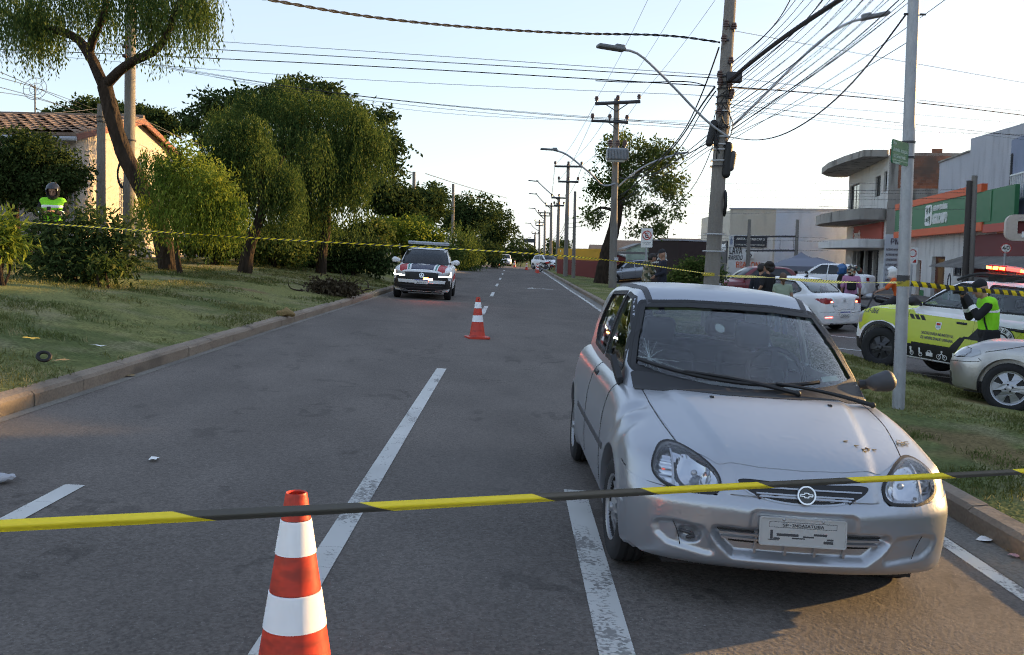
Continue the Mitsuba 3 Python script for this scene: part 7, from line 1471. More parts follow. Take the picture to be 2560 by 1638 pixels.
for v0, v1, D in ((426, 431, 60), (440, 447, 62), (458, 462, 64), (478, 484, 66), (500, 494, 70)): wire([Q(1500, v0, D), Q(1800, (v0 + v1) / 2 + 4, D), Q(2060, v1, D * .95)], .009, 'back', 'mat_wire_grey')
wire([Q(1000, 408, 58), Q(1100, 440, 70), Q(1192, 466, 85)], .02, 'left'); wire([Q(1040, 452, 62), Q(1120, 464, 74), Q(1200, 478, 88)], .016, 'left')
for v0, v1 in ((448, 446), (456, 453), (470, 466), (486, 492)): wire([Q(1925, v0, 46), Q(2060, (v0 + v1) / 2 + 1, 44), Q(2268, v1, 40)], .008, 'shop')
for v0, v1 in ((553, 560), (560, 568), (580, 590)): wire([Q(1640, v0, 62), Q(1780, (v0 + v1) / 2, 60), Q(1945, v1, 58)], .010, 'shop')
def _pix(p):
    d = p - EYE; zf = d @ _f; s_ = np.cross(_f, _up); return 1280 + FOC * (d @ s_) / zf, CY - FOC * (d @ _up) / zf
ORD = ['first', 'second', 'third', 'fourth', 'fifth', 'sixth', 'seventh', 'eighth', 'ninth', 'tenth', 'eleventh', 'twelfth', 'thirteenth', 'fourteenth', 'fifteenth', 'sixteenth', 'seventeenth', 'eighteenth', 'nineteenth', 'twentieth', 'twenty-first', 'twenty-second']
PH = {'road': ('from the top', 'thin wires spanning the road to the concrete pole'), 'house': ('from the top', 'service wires reaching the thin brown pole'), 'right': ('from the top', 'thin wires running right from the concrete pole'), 'up': ('from the left', 'thin wires fanning up from the concrete pole'), 'bundle': ('from the top', 'dark cables slung towards the transformer pole'),
      'primary': ('from the left', 'bare wires on the transformer pole crossarms'), 'far': ('from the top', 'far wires strung between the distant poles'), 'back': ('from the top', 'faint wires low behind the concrete pole'), 'left': ('from the top', 'thin wires above the far left trees'), 'shop': ('from the top', 'thin wires crossing the right-hand shops')}
for g, ws_ in _wires.items():
    if g not in PH or len(ws_) < 2: continue
    ax = 0 if PH[g][0] == 'from the left' else 1
    ref = lambda q: _pix(q[len(q) // 2])[ax]
    for i, (q, k) in enumerate(sorted(ws_, key=lambda w_: ref(w_[0]))): labels[k]['label'] = f'{ORD[i]} {PH[g][0]} of the {PH[g][1]}'
# two dark poles before the farm shop
for i, (ub, ut, vt) in enumerate(((2272, 2279, 425), (2285, 2291, 413))):
    b = Q(ub, 600, 38); t = pole('service_pole', ['dark wooden pole before the farm shop, left of the pair', 'lighter wooden pole before the farm shop, right of the pair'][i], 'utility pole', [b[0], 38, gz(b[0], 38) - .1], Q(ut, vt, 38), .13, .11, 'mat_pole_dark' if i == 0 else 'mat_pole_concrete', 10)
mat('pole_dark', (.06, .052, .047), .8)
# ---------------------------------------------------------------- road signs
def sign_M(c, yaw=0.0):
    return vmat(np.asarray(c), (math.cos(yaw), math.sin(yaw), 0), (0, 0, 1))
# no-parking sign on the median
D = 30; c = at(1617, 595, D); t = Thing('no_parking_sign', 'white no-parking sign with a crossed letter E on a slim post', 'road sign'); f = gz(c[0], D)
hgt = (at(1617, 574, D) - at(1617, 620, D))[2]; wdt = .36
pl = t.part('plate', prism(sbox(-wdt / 2, -hgt * .52, wdt / 2, hgt * .52).buffer(-.03).buffer(.03), .01), 'mat_white', M=sign_M(c))
rc = .08; R = .145
t.part('ring', prism(Point(0, rc).buffer(R, 24).difference(Point(0, rc).buffer(R * .80, 24)), .003, .01), 'mat_red', parent=pl, M=sign_M(c)); m = centre(text('E', .15, .003, True)); m.apply_translation((0, rc, .0105)); t.part('letter', m, 'mat_black', parent=pl, M=sign_M(c))
t.part('slash', prism(LineString([(-R * .62, rc + R * .62), (R * .62, rc - R * .62)]).buffer(.014, cap_style=2), .003, .0125), 'mat_red', parent=pl, M=sign_M(c))
for i, w_ in enumerate((.26, .22)):
    m = centre(text(['CARGA E DESCARGA', 'PROIBIDO'][i], .024, .002, True, w_)); m.apply_translation((0, -.14 - i * .05, .0105)); t.part('lettering', m, 'mat_dark_grey', parent=pl, M=sign_M(c))
t.part('post', seg([c[0], c[1] + .03, f - .1], [c[0], c[1] + .03, c[2] + .2], .028, n=10), 'mat_galvanised', 50)
# 40 speed sign
D = 31; c = at(2515, 621, D); t = Thing('speed_limit_sign', 'round speed limit sign reading 40 before the red shop', 'road sign'); f = gz(c[0], D)
rr_ = 12.5 / 2408 * D
pl = t.part('plate', prism(Point(0, 0).buffer(rr_, 28), .01), 'mat_white', M=sign_M(c, -.35)); t.part('ring', prism(Point(0, 0).buffer(rr_, 28).difference(Point(0, 0).buffer(rr_ * .82, 28)), .004, .01), 'mat_red', parent=pl, M=sign_M(c, -.35))
m = centre(text('40', rr_ * .78, .004, True)); m.apply_translation((0, .02, .011)); t.part('lettering', m, 'mat_black', parent=pl, M=sign_M(c, -.35)); m = centre(text('km/h', rr_ * .2, .004, True)); m.apply_translation((0, -rr_ * .55, .011)); t.part('lettering', m, 'mat_black', parent=pl, M=sign_M(c, -.35))
t.part('post', seg([c[0], c[1] + .04, f - .1], [c[0], c[1] + .04, c[2] + .1], .04, n=8), 'mat_galvanised', 50)
# sign half hidden behind the metal post
D = 36; c = at(2281, 640, D); t = Thing('no_parking_sign', 'white road sign with a red ring half hidden behind the metal post', 'road sign'); hgt = 42 / 2408 * D
pl = t.part('plate', prism(sbox(-.2, -hgt / 2, .2, hgt / 2).buffer(-.04).buffer(.04), .01), 'mat_white', M=sign_M(c)); t.part('ring', prism(Point(0, .1).buffer(.15, 24).difference(Point(0, .1).buffer(.115, 24)), .004, .01), 'mat_red', parent=pl, M=sign_M(c)); t.part('symbol', prism(Polygon([(0, -.25), (.14, -.25), (.14, -.12), (.05, -.18)]), .004, .01), 'mat_red', parent=pl, M=sign_M(c))
t.part('post', seg([c[0], c[1] + .03, gz(c[0], D) - .1], [c[0], c[1] + .03, c[2]], .035, n=8), 'mat_galvanised', 50)
# overhead direction signs far down the road
D = 150; t = Thing('overhead_signs', 'two dark overhead direction signs far down the road', 'road sign')
for v, u0, u1 in ((602, 1308, 1336), (626, 1300, 1326)):
    a, b = at(u0, v - 5, D), at(u1, v + 5, D); t.part('panel', bx(a[0], b[0], D, D + .15, b[2], a[2]), 'mat_sign_far')
mat('sign_far', (.05, .055, .06), .7); a = at(1337, 600, D + .2); t.part('post', seg([a[0], D + .2, -3], [a[0], D + .2, a[2] + .8], .12, n=8), 'mat_dark_grey')
a, b = at(1300, 626, D + .2), at(1337, 626, D + .2); t.part('arm', seg(a, b, .06, n=6), 'mat_dark_grey'); a, b = at(1308, 602, D + .2), at(1337, 602, D + .2); t.part('arm', seg(a, b, .06, n=6), 'mat_dark_grey')
# ---------------------------------------------------------------- people
mat('skin', (.36, .20, .135), .6); mat('skin_dark', (.20, .105, .07), .6); mat('hair_dark', (.018, .013, .011), .6); mat('hair_brown', (.10, .055, .03), .6)
mat('cloth_black', (.014, .014, .016), .9); mat('cloth_navy', (.015, .017, .028), .9); mat('cloth_dark', (.03, .03, .034), .9); mat('cloth_green', (.30, .36, .27), .9); mat('cloth_pink', (.42, .20, .33), .9); mat('cloth_orange', (.62, .11, .02), .85); mat('jeans', (.16, .20, .29), .9); mat('shoe', (.02, .02, .02), .6)
mat('hivis', (.26, .72, .015), .75); mat('reflective', (.82, .83, .82), .4); mat('helmet_black', (.012, .013, .018), .15, coat=1.0); mat('helmet_white', (.68, .70, .68), .2, coat=1.0); mat('helmet_blue', (.02, .10, .26), .2, coat=1.0); mat('helmet_mixed', mikit.proc(lambda p, n, uv: mix(mix((.02, .02, .02), (.45, .42, .32), sstep(.45, .55, noise(p.x * 22, p.y * 22, p.z * 22))), (.35, .09, .02), sstep(.62, .70, noise(p.x * 17 + 5, p.y * 17, p.z * 17)))), .3)
mat('camouflage', mikit.proc(lambda p, n, uv: mix(mix((.05, .065, .035), (.24, .20, .13), sstep(.48, .54, noise(p.x * 12, p.y * 12, p.z * 12))), (.42, .42, .38), sstep(.66, .72, noise(p.x * 15 + 9, p.y * 15, p.z * 15)))), .9)
Mf = manifold3d.Manifold
def _sp(p, r): return Mf.sphere(max(r, .004), 14).translate(tuple(float(q) for q in p))
def _hull(*pr): return Mf.batch_hull([_sp(p, r) for p, r in pr])
def flesh(ms, edge=.028, it=8):
    u = Mf.batch_boolean(ms, manifold3d.OpType.Add).refine_to_length(edge); m = man2tri(u)
    m = trimesh.Trimesh(m.vertices, m.faces, process=True); trimesh.smoothing.filter_taubin(m, .5, .52, it); return m
def figure(kind='stand', **kw):
    "joints of a 1.75 m figure, x forward, y left"
    J = dict(pel=(0, 0, .95), waist=(0, 0, 1.10), chest=(.01, 0, 1.30), neck=(0, 0, 1.46), head=(.02, 0, 1.63), shl=(0, .185, 1.41), shr=(0, -.185, 1.41), ell=(-.02, .25, 1.13), elr=(-.02, -.25, 1.13), wrl=(.06, .26, .88), wrr=(.06, -.26, .88), hil=(0, .09, .92), hir=(0, -.09, .92), knl=(.02, .10, .50), knr=(.02, -.10, .50), anl=(-.02, .11, .08), anr=(-.02, -.11, .08), look=(1, 0, -.05))
    J.update(kw); return {k: np.array(v, float) for k, v in J.items()}
def hand(J, s):
    w, e = J['wr' + s], J['el' + s]; d = w - e; d /= np.linalg.norm(d); d = d * .8 + J.get('hd' + s, d) * .5; d /= np.linalg.norm(d)
    side = np.cross(d, [0, 0, 1.0]); n_ = np.linalg.norm(side); side = side / n_ if n_ > .1 else np.array([1.0, 0, 0])
    if s == 'r': side = -side
    nrm = np.cross(d, side); out = [_hull((w, .026), (w + d * .09 + side * .028, .017), (w + d * .09 - side * .028, .015), (w + d * .02 + side * .02, .02))]
    for k, L in enumerate((.062, .072, .067, .052)):
        b = w + d * .09 + side * (.030 - .020 * k); m = b + d * L * .55 + nrm * .006; tip = m + d * L * .42 + nrm * .020; out += [_hull((b, .0095), (m, .0085)), _hull((m, .0085), (tip, .0072))]
    b = w + d * .03 + side * .03; m = b + d * .035 + side * .025; out += [_hull((b, .013), (m, .0105)), _hull((m, .0105), (m + d * .03 + nrm * .008, .0085))]
    return out
def torso(J, g=0.0, low=False):
    p, w, c = J['pel'], J['waist'], J['chest']; y = np.array([0, 1.0, 0]); a = J['shl'] - J['shr']; a = a / np.linalg.norm(a)
    ms = [_hull((p + y * .075, .105 + g), (p - y * .075, .105 + g), (w + y * .065, .095 + g), (w - y * .065, .095 + g)), _hull((w + y * .065, .095 + g), (w - y * .065, .095 + g), (c + a * .085, .108 + g), (c - a * .085, .108 + g)), _hull((c + a * .085, .105 + g), (c - a * .085, .105 + g), (J['shl'] - a * .02, .062 + g), (J['shr'] + a * .02, .062 + g), (J['neck'] - [0, 0, .05], .06 + g))]
    return ms
def arm(J, s, g=0.0, upto=1.0):
    a, b, c = J['sh' + s], J['el' + s], J['wr' + s]; ms = []
    if upto <= .5: q = a + (b - a) * (upto * 2); return [_hull((a, .058 + g), (q, .05 + g))]
    q = b + (c - b) * ((upto - .5) * 2); return [_hull((a, .056 + g), (b, .042 + g)), _hull((b, .042 + g), (q, (.030 if upto > .95 else .036) + g))]
def leg(J, s, g=0.0): return [_hull((J['hi' + s], .092 + g), (J['kn' + s], .058 + g)), _hull((J['kn' + s], .058 + g), (J['an' + s], .040 + g))]
def person(name_label, M, J, shirt, trousers, skin='mat_skin', sleeves=1.0, hair=None, cap=None, helmet=None, vest=None, shoes='mat_shoe', group=None, belt=False):
    t = Thing('person', name_label, 'person', group, M=M)
    h, L = J['head'], J['look'] / np.linalg.norm(J['look']); up = np.array([0, 0, 1.0]) - L * L[2]; up /= np.linalg.norm(up); sd = np.cross(up, L)
    H = lambda f, s, u: h + L * f + sd * s + up * u
    head = [_hull((H(-.018, 0, .035), .092), (H(.022, 0, .03), .080), (H(.035, .028, -.055), .036), (H(.035, -.028, -.055), .036), (H(.052, 0, -.085), .022)), _hull((H(.095, 0, .0), .010), (H(.112, 0, -.030), .011)), _hull((H(.088, .02, -.062), .008), (H(.088, -.02, -.062), .008))] + [_hull((H(-.01, s * .088, .015), .018), (H(-.012, s * .09, -.02), .013)) for s in (-1, 1)]
    body = torso(J, -.012) + arm(J, 'l') + arm(J, 'r') + leg(J, 'l', -.01) + leg(J, 'r', -.01) + [_hull((J['neck'] - [0, 0, .03], .056), (H(-.02, 0, -.05), .052))] + head + hand(J, 'l') + hand(J, 'r')
    for s in 'lr': body.append(_hull((J['an' + s], .036), (J['an' + s] + [.12, 0, -.05], .025)))
    t.part('body', flesh(body, .026, 5), skin, True)
    for s in (-1, 1): t.part('eye', trimesh.creation.icosphere(1, .011).apply_translation(H(.092, s * .033, .008)), 'mat_hair_dark', True)
    k = t.part('shirt', flesh(torso(J, .012) + arm(J, 'l', .014, sleeves) + arm(J, 'r', .014, sleeves), .03, 6), shirt, True)
    t.part('trousers', flesh([_hull((J['pel'] + [0, .075, .02], .112), (J['pel'] + [0, -.075, .02], .112), (J['hil'], .10), (J['hir'], .10))] + leg(J, 'l', .016) + leg(J, 'r', .016), .03, 6), trousers, True)
    for s in 'lr': t.part('shoe', flesh([_hull((J['an' + s] + [-.04, 0, -.03], .045), (J['an' + s] + [.06, 0, -.04], .04), (J['an' + s] + [.16, 0, -.048], .032))], .02, 3), shoes, True)
    if hair:
        m_, style = hair; hs = [_hull((H(-.025, 0, .05), .098), (H(.01, 0, .075), .085), (H(-.05, 0, -.01), .085))]
        if style == 'curly': hs += [_hull((H(-.06 + .05 * math.cos(a), .06 * math.sin(a * 1.3), .06 + .05 * math.sin(a)), .07)) for a in np.arange(0, 6.2, .7)] + [_hull((H(-.09, 0, -.04), .08))]
        if style == 'tail': hs += [_hull((H(-.10, 0, .05), .045), (H(-.13, 0, -.06), .04)), _hull((H(-.13, 0, -.06), .04), (H(-.11, 0, -.17), .022))]
        m = flesh(hs, .02, 4)
        if style == 'curly': m.vertices += m.vertex_normals * (meshkit.noise(m.vertices * 30) - .3)[:, None] * .03
        t.part('hair', m, m_, True)
    if cap:
        k = t.part('cap', flesh([_hull((H(-.02, 0, .075), .092), (H(.015, 0, .07), .085)), ], .02, 3), cap, True); t.part('peak', flesh([_hull((H(.08, .05, .062), .010), (H(.08, -.05, .062), .010), (H(.175, .035, .045), .008), (H(.175, -.035, .045), .008))], .02, 2), cap, True, parent=k)
    if helmet:
        he = Mf.batch_hull([_sp(H(-.02, 0, .03), .142), _sp(H(.02, 0, .02), .135), _sp(H(-.02, 0, -.06), .122), _sp(H(.04, 0, -.085), .11)]) - Mf.batch_hull([_sp(H(.06, .055, .035), .042), _sp(H(.06, -.055, .035), .042), _sp(H(.24, .09, .04), .05), _sp(H(.24, -.09, .04), .05), _sp(H(.08, .05, -.035), .045), _sp(H(.08, -.05, -.035), .045), _sp(H(.24, .08, -.05), .05), _sp(H(.24, -.08, -.05), .05)])
        m = man2tri(he.refine_to_length(.03)); k = t.part('helmet', m, helmet, 45); t.part('vent', flesh([_hull((H(-.05, .05, .17), .012), (H(-.12, .05, .12), .012)), _hull((H(-.05, -.05, .17), .012), (H(-.12, -.05, .12), .012))], .03, 1), 'mat_dark_grey', True, parent=k)
    if vest:
        k = t.part('vest', flesh(torso(J, .030)[1:] + [_hull((J['waist'] + [0, .07, -.08], .115), (J['waist'] + [0, -.07, -.08], .115), (J['waist'] + [0, .065, 0], .125), (J['waist'] + [0, -.065, 0], .125))], .03, 6), vest, True)
        for z in ((J['chest'] * .75 + J['neck'] * .25),):
            t.part('reflective_band', flesh([_hull((z + [0, .085, -.03], .146), (z + [0, -.085, -.03], .146)).trim_by_plane((0, 0, 1), float(z[2] - .055)).trim_by_plane((0, 0, -1), -float(z[2] - .0))], .04, 0), 'mat_reflective', 40, parent=k)
        for s in 'lr':
            p_ = J['wr' + s] * .45 + J['el' + s] * .55; d = J['wr' + s] - J['el' + s]; d /= np.linalg.norm(d); t.part('cuff_band', seg(p_ - d * .03, p_ + d * .03, .058, .055, 14), 'mat_reflective', 40, parent=k)
    return t
def stand(x, y, az, s=1.0, f=gz, dz=0.0):
    return mat4((x, y, f(x, y) + dz), PI / 2 - az, s=s)
def px(u, D): return at(u, 640, D)[0]
# officer with a camera to his face, right
x = px(2480, 13.9); J = figure(head=(.13, .0, 1.575), neck=(.05, 0, 1.44), chest=(.02, 0, 1.28), look=(1, 0, -.28), ell=(.20, .20, 1.20), elr=(.20, -.24, 1.17), wrl=(.33, .06, 1.47), wrr=(.34, -.06, 1.45), shl=(.03, .19, 1.40), shr=(.03, -.19, 1.40))
t = person('officer in black cap and lime vest holding a camera beside the patrol SUV', stand(x, 13.9, math.radians(-80), 1.0), J, 'mat_cloth_black', 'mat_cloth_dark', vest='mat_hivis', cap='mat_cloth_black')
k = t.part('pouch', rbox(-.12, .10, .10, .20, .86, 1.02, .03), 'mat_cloth_black', 40); t.part('strap', tube(bez([(-.02, .17, 1.38), (.10, .16, 1.2), (.05, .165, 1.0)], 10), .012, 6), 'mat_cloth_black', 40, parent=k)
single('camera', 'small black camera held by the officer beside the patrol SUV', 'camera', cat([rbox(.335, .41, -.075, .075, 1.50, 1.61, .015), seg((.40, 0, 1.555), (.50, 0, 1.55), .04, n=14)]).apply_transform(t.M), 'mat_black', 35)
# helmeted officer behind the shrub
x = px(133, 20.6); J = figure(look=(1, .0, -.30), ell=(.05, .27, 1.15), elr=(.05, -.29, 1.15), wrl=(.26, .08, 1.20), wrr=(.27, -.10, 1.18))
t = person('officer in dark helmet and lime vest standing behind the big shrub', stand(x, 20.6, math.radians(165), 1.04), J, 'mat_cloth_black', 'mat_cloth_dark', helmet='mat_helmet_black', vest='mat_hivis')
single('phone', 'dark phone in the hands of the helmeted officer behind the shrub', 'phone', rbox(.36, .375, -.05, .03, 1.17, 1.30, .006).apply_transform(t.M), 'mat_black', 30)
# three bystanders behind the silver hatchback
ZX = lambda u, D: stand(px(u, D), D, 0)
J = figure(ell=(-.05, .30, 1.15), wrl=(.12, .22, 1.0), elr=(.02, -.26, 1.13), wrr=(.16, -.18, .98), look=(1, .5, -.1))
person('woman with curly dark hair in a black T-shirt, back to the camera', stand(px(1922, 24), 24, math.radians(-35), .93), J, 'mat_cloth_black', 'mat_jeans', sleeves=.42, hair=('mat_hair_dark', 'curly'))
J = figure(ell=(.02, .24, 1.14), wrl=(.10, .24, .92), elr=(.02, -.25, 1.14), wrr=(.10, -.22, .93))
person('woman with a light brown ponytail in a pale green top, back to the camera', stand(px(1960, 23.6), 23.6, math.radians(8), .90), J, 'mat_cloth_green', 'mat_jeans', sleeves=.22, hair=('mat_hair_brown', 'tail'))
J = figure(look=(1, -.4, -.15)); person('tall short-haired man in a dark jacket behind the two women', stand(px(1905, 25.4), 25.4, math.radians(25), 1.02), J, 'mat_cloth_navy', 'mat_cloth_dark', hair=('mat_hair_dark', 'short'))
# two people by the median in front of the brown kiosk
J = figure(ell=(.02, .27, 1.14), wrl=(.20, .16, 1.06), elr=(.02, -.27, 1.14), wrr=(.20, -.12, 1.02), look=(1, 0, -.2)); person('man in dark uniform and cap standing left of the hedge', stand(px(1657, 26.5), 26.5, math.radians(-95), 1.0), J, 'mat_cloth_navy', 'mat_cloth_navy', cap='mat_cloth_dark')
J = figure(head=(.16, 0, 1.55), neck=(.07, 0, 1.42), chest=(.05, 0, 1.27), look=(1, 0, -.35), ell=(.12, .25, 1.16), wrl=(.30, .12, 1.08), elr=(.12, -.25, 1.16), wrr=(.30, -.10, 1.06)); person('person in a mottled camouflage jacket beside the man in dark uniform', stand(px(1618, 27.2), 27.2, math.radians(75), .97), J, 'mat_camouflage', 'mat_camouflage', hair=('mat_hair_dark', 'short'))
# two helmeted people beyond the white saloon
J = figure(look=(1, .3, -.1)); person('person in blue and black helmet beyond the white saloon', stand(px(2107, 29), 29, math.radians(-60), .98), J, 'mat_cloth_black', 'mat_cloth_dark', helmet='mat_helmet_blue')
J = figure(); t = person('person in pink shirt and multicoloured helmet beyond the white saloon', stand(px(2131, 28), 28, math.radians(15), .97), J, 'mat_cloth_pink', 'mat_cloth_dark', sleeves=.45, helmet='mat_helmet_mixed')
single('backpack', 'small black backpack worn over the pink shirt', 'backpack', rbox(-.27, -.13, -.13, .13, 1.05, 1.32, .05).apply_transform(t.M), 'mat_cloth_black', 40)
# motorcycle with an orange-shirted rider
def motorcycle(label, M, paint):
    t = Thing('motorcycle', label, 'motorcycle', M=M)
    for x in (.62, -.66):
        k = uniq(t.key + '__wheel'); w = mat4((x, 0, .30)); MM = t.M @ w
        put(k + '__tyre', trimesh.creation.torus(.255, .045, 36, 12).apply_transform(trimesh.transformations.rotation_matrix(PI / 2, (1, 0, 0))), 'mat_tyre', 50, MM); put(k + '__rim', cat([trimesh.creation.torus(.215, .014, 30, 6).apply_transform(trimesh.transformations.rotation_matrix(PI / 2, (1, 0, 0)))] + [seg((0, 0, 0), (.21 * math.cos(a), 0, .21 * math.sin(a)), .012, n=5) for a in np.arange(6) * PI / 3] + [seg((0, -.06, 0), (0, .06, 0), .04, n=12)]), 'mat_rim_dark', 40, MM)
    t.part('frame', cat([tube(bez([(.62, s * .07, .30), (.42, s * .07, .78), (.34, s * .06, .98)], 8), .022, 8) for s in (-1, 1)] + [tube(bez([(.36, 0, .9), (-.1, 0, .72), (-.5, 0, .70)], 8), .03, 8), tube([(-.66, .09, .30), (-.1, .09, .38)], .025, 6), tube([(-.66, -.09, .30), (-.1, -.09, .38)], .025, 6)]), 'mat_dark_grey', 40)
    t.part('engine', rbox(-.15, .22, -.14, .14, .24, .56, .05), 'mat_dark_grey', 40); t.part('tank', flesh([_hull((( .22, 0, .86), .11), ((-.10, 0, .80), .09))], .03, 3), paint, True); t.part('seat', flesh([_hull(((-.12, .06, .78), .06), ((-.12, -.06, .78), .06), ((-.62, .05, .84), .05), ((-.62, -.05, .84), .05))], .03, 3), 'mat_cloth_black', True)
    t.part('handlebar', tube(bez([(.22, .36, 1.06), (.33, .18, 1.04), (.35, 0, 1.0), (.33, -.18, 1.04), (.22, -.36, 1.06)], 14), .014, 8), 'mat_black', 40); t.part('headlight', flesh([_hull(((.42, 0, .92), .085), ((.48, 0, .92), .075))], .03, 2), 'mat_steel', True)
    t.part('exhaust', tube(bez([(.15, -.14, .35), (0, -.16, .26), (-.75, -.18, .36)], 10), .04, 10), 'mat_steel', 40); t.part('tail_lamp', rbox(-.80, -.74, -.06, .06, .72, .80, .015), 'mat_tail_lamp', 40)
    for s in (-1, 1): k = t.part('mirror', flesh([_hull(((.26, s * .40, 1.24), .045), ((.26, s * .46, 1.24), .035))], .03, 1), 'mat_black', True); t.part('mirror_stem', seg((.25, s * .30, 1.06), (.26, s * .40, 1.22), .008), 'mat_black', parent=k)
    t.part('mudguard', tube(bez([(.92, 0, .42), (.78, 0, .60), (.60, 0, .63), (.42, 0, .56)], 10), .05, 8), paint, 40)
    return t
x = px(2222, 26.5); MB = stand(x, 26.5, math.radians(-68)); motorcycle('black motorcycle ridden by the orange-shirted rider', MB, 'mat_black_paint')
J = figure(pel=(-.30, 0, .93), waist=(-.27, 0, 1.08), chest=(-.20, 0, 1.27), neck=(-.15, 0, 1.43), head=(-.11, 0, 1.60), shl=(-.17, .185, 1.38), shr=(-.17, -.185, 1.38), ell=(.0, .30, 1.18), elr=(.0, -.30, 1.18), wrl=(.20, .32, 1.09), wrr=(.20, -.32, 1.09), hil=(-.28, .10, .90), hir=(-.28, -.10, .90), knl=(.12, .17, .66), knr=(.12, -.17, .66), anl=(-.02, .20, .30), anr=(-.02, -.20, .30))
t = person('motorcyclist in orange shirt and white helmet, right of the white saloon', MB, J, 'mat_cloth_orange', 'mat_cloth_dark', sleeves=.5, helmet='mat_helmet_white')
# parked motorcycle far beyond the cones
x = px(1366, 88); motorcycle('tiny parked motorcycle by the far cones', stand(x, 88, math.radians(60)), 'mat_red')
# driver silhouettes are not visible in the photograph

# ---------------------------------------------------------------- cones, tapes, litter
mat('cone_orange', mikit.proc(lambda p, n, uv: mix((.56, .045, .022), (.34, .035, .02), sstep(.45, .75, fbm(p.x * 9, p.y * 9, p.z * 22, 4))) * (.88 + .2 * noise(p.x * 60, p.y * 60, p.z * 60))), .45); mat('cone_white', (.85, .86, .88), .25, coat=1.0)
def cone(label, x, y, h=.75, r0=.145, r1=.036, base=.20, group=None, tilt=0.0):
    t = Thing('traffic_cone', label, 'traffic cone', group, M=mat4((x, y, gz(x, y)), .3, tilt))
    R = lambda z: r0 + (r1 - r0) * (z - .03) / (h - .03)
    b = [.0, .03, .30 * h, .405 * h, .455 * h, .565 * h, .605 * h, .735 * h, .768 * h, .905 * h, h]
    t.part('base', prism(sbox(-base, -base, base, base).buffer(-.05).buffer(.05), .035), 'mat_cone_orange')
    hole = 5
    zs = [(.03, .405 * h), (.565 * h, .735 * h), (.885 * h, h)]
    for z0, z1 in zs:
        pr = [(R(z0) * (1.12 if z0 < .04 else 1), z0 + .002)] + ([(R(.06), .06)] if z0 < .04 else []) + [(R(z1), z1)]
        m = lathe(pr, 40)
        if z1 == h:
            so = tri2man(cat([lathe([(0, z0), (R(z0), z0), (R(z1) , z1 - .004), (R(z1) - .003, z1), (R(z1) - .007, z1), (R(z0) - .007, z0 + .02), (0, z0 + .02)], 40)])) if False else None
            pts = []
            m = cat([m, lathe([(R(z1), z1), (R(z1) - .003, z1 + .004), (R(z1) - .007, z1), (R(z0) - .006, z0)], 40)])
            c0 = np.array([0, 0, z1 - .035]); f = m.triangles_center; a = np.arctan2(f[:, 1], f[:, 0]); cam = math.atan2(-1, .2) - .3
            dd = np.abs((a - cam + PI) % (2 * PI) - PI) * R(z1); dd2 = np.abs((a - cam) % (2 * PI) - PI) * R(z1)
        t.part('orange_section', m, 'mat_cone_orange', 50)
    t.part('reflective_band', lathe([(R(.405 * h), .405 * h), (R(.405 * h) + .0025, .407 * h), (R(.565 * h) + .0025, .563 * h), (R(.565 * h), .565 * h)], 40), 'mat_cone_white', 40); t.part('reflective_band', lathe([(R(.735 * h), .735 * h), (R(.735 * h) + .0025, .737 * h), (R(.885 * h) + .0025, .883 * h), (R(.885 * h), .885 * h)], 40), 'mat_cone_white', 40)
    t.part('grip_hole', along(prism(oval(0, 0, .011, .013), .003), [R(h - .045) * math.cos(cam), R(h - .045) * math.sin(cam), h - .045], [-math.sin(cam), math.cos(cam), 0], [0, 0, 1]), 'mat_cone_dark')
    return t
mat('cone_dark', (.10, .02, .012), .7)
p = at(741, 1240, 3.17); cone('near orange and white cone cut by the bottom edge', p[0], 3.17)
p = ground_hit(1193, 846, 0); cone('orange and white cone standing alone in the middle of the lane', p[0], p[1])
for i, (u, D, lb) in enumerate(((1287, 104, 'far cone left of the crest cones'), (1317, 92, 'second far cone on the crest'), (1345, 80, 'nearest of the far cones by the right kerb'), (1343, 86, 'far cone just behind the nearest far one'), (1247, 112, 'farthest cone beside the oncoming car'))): cone('small ' + lb, px(u, D), D)
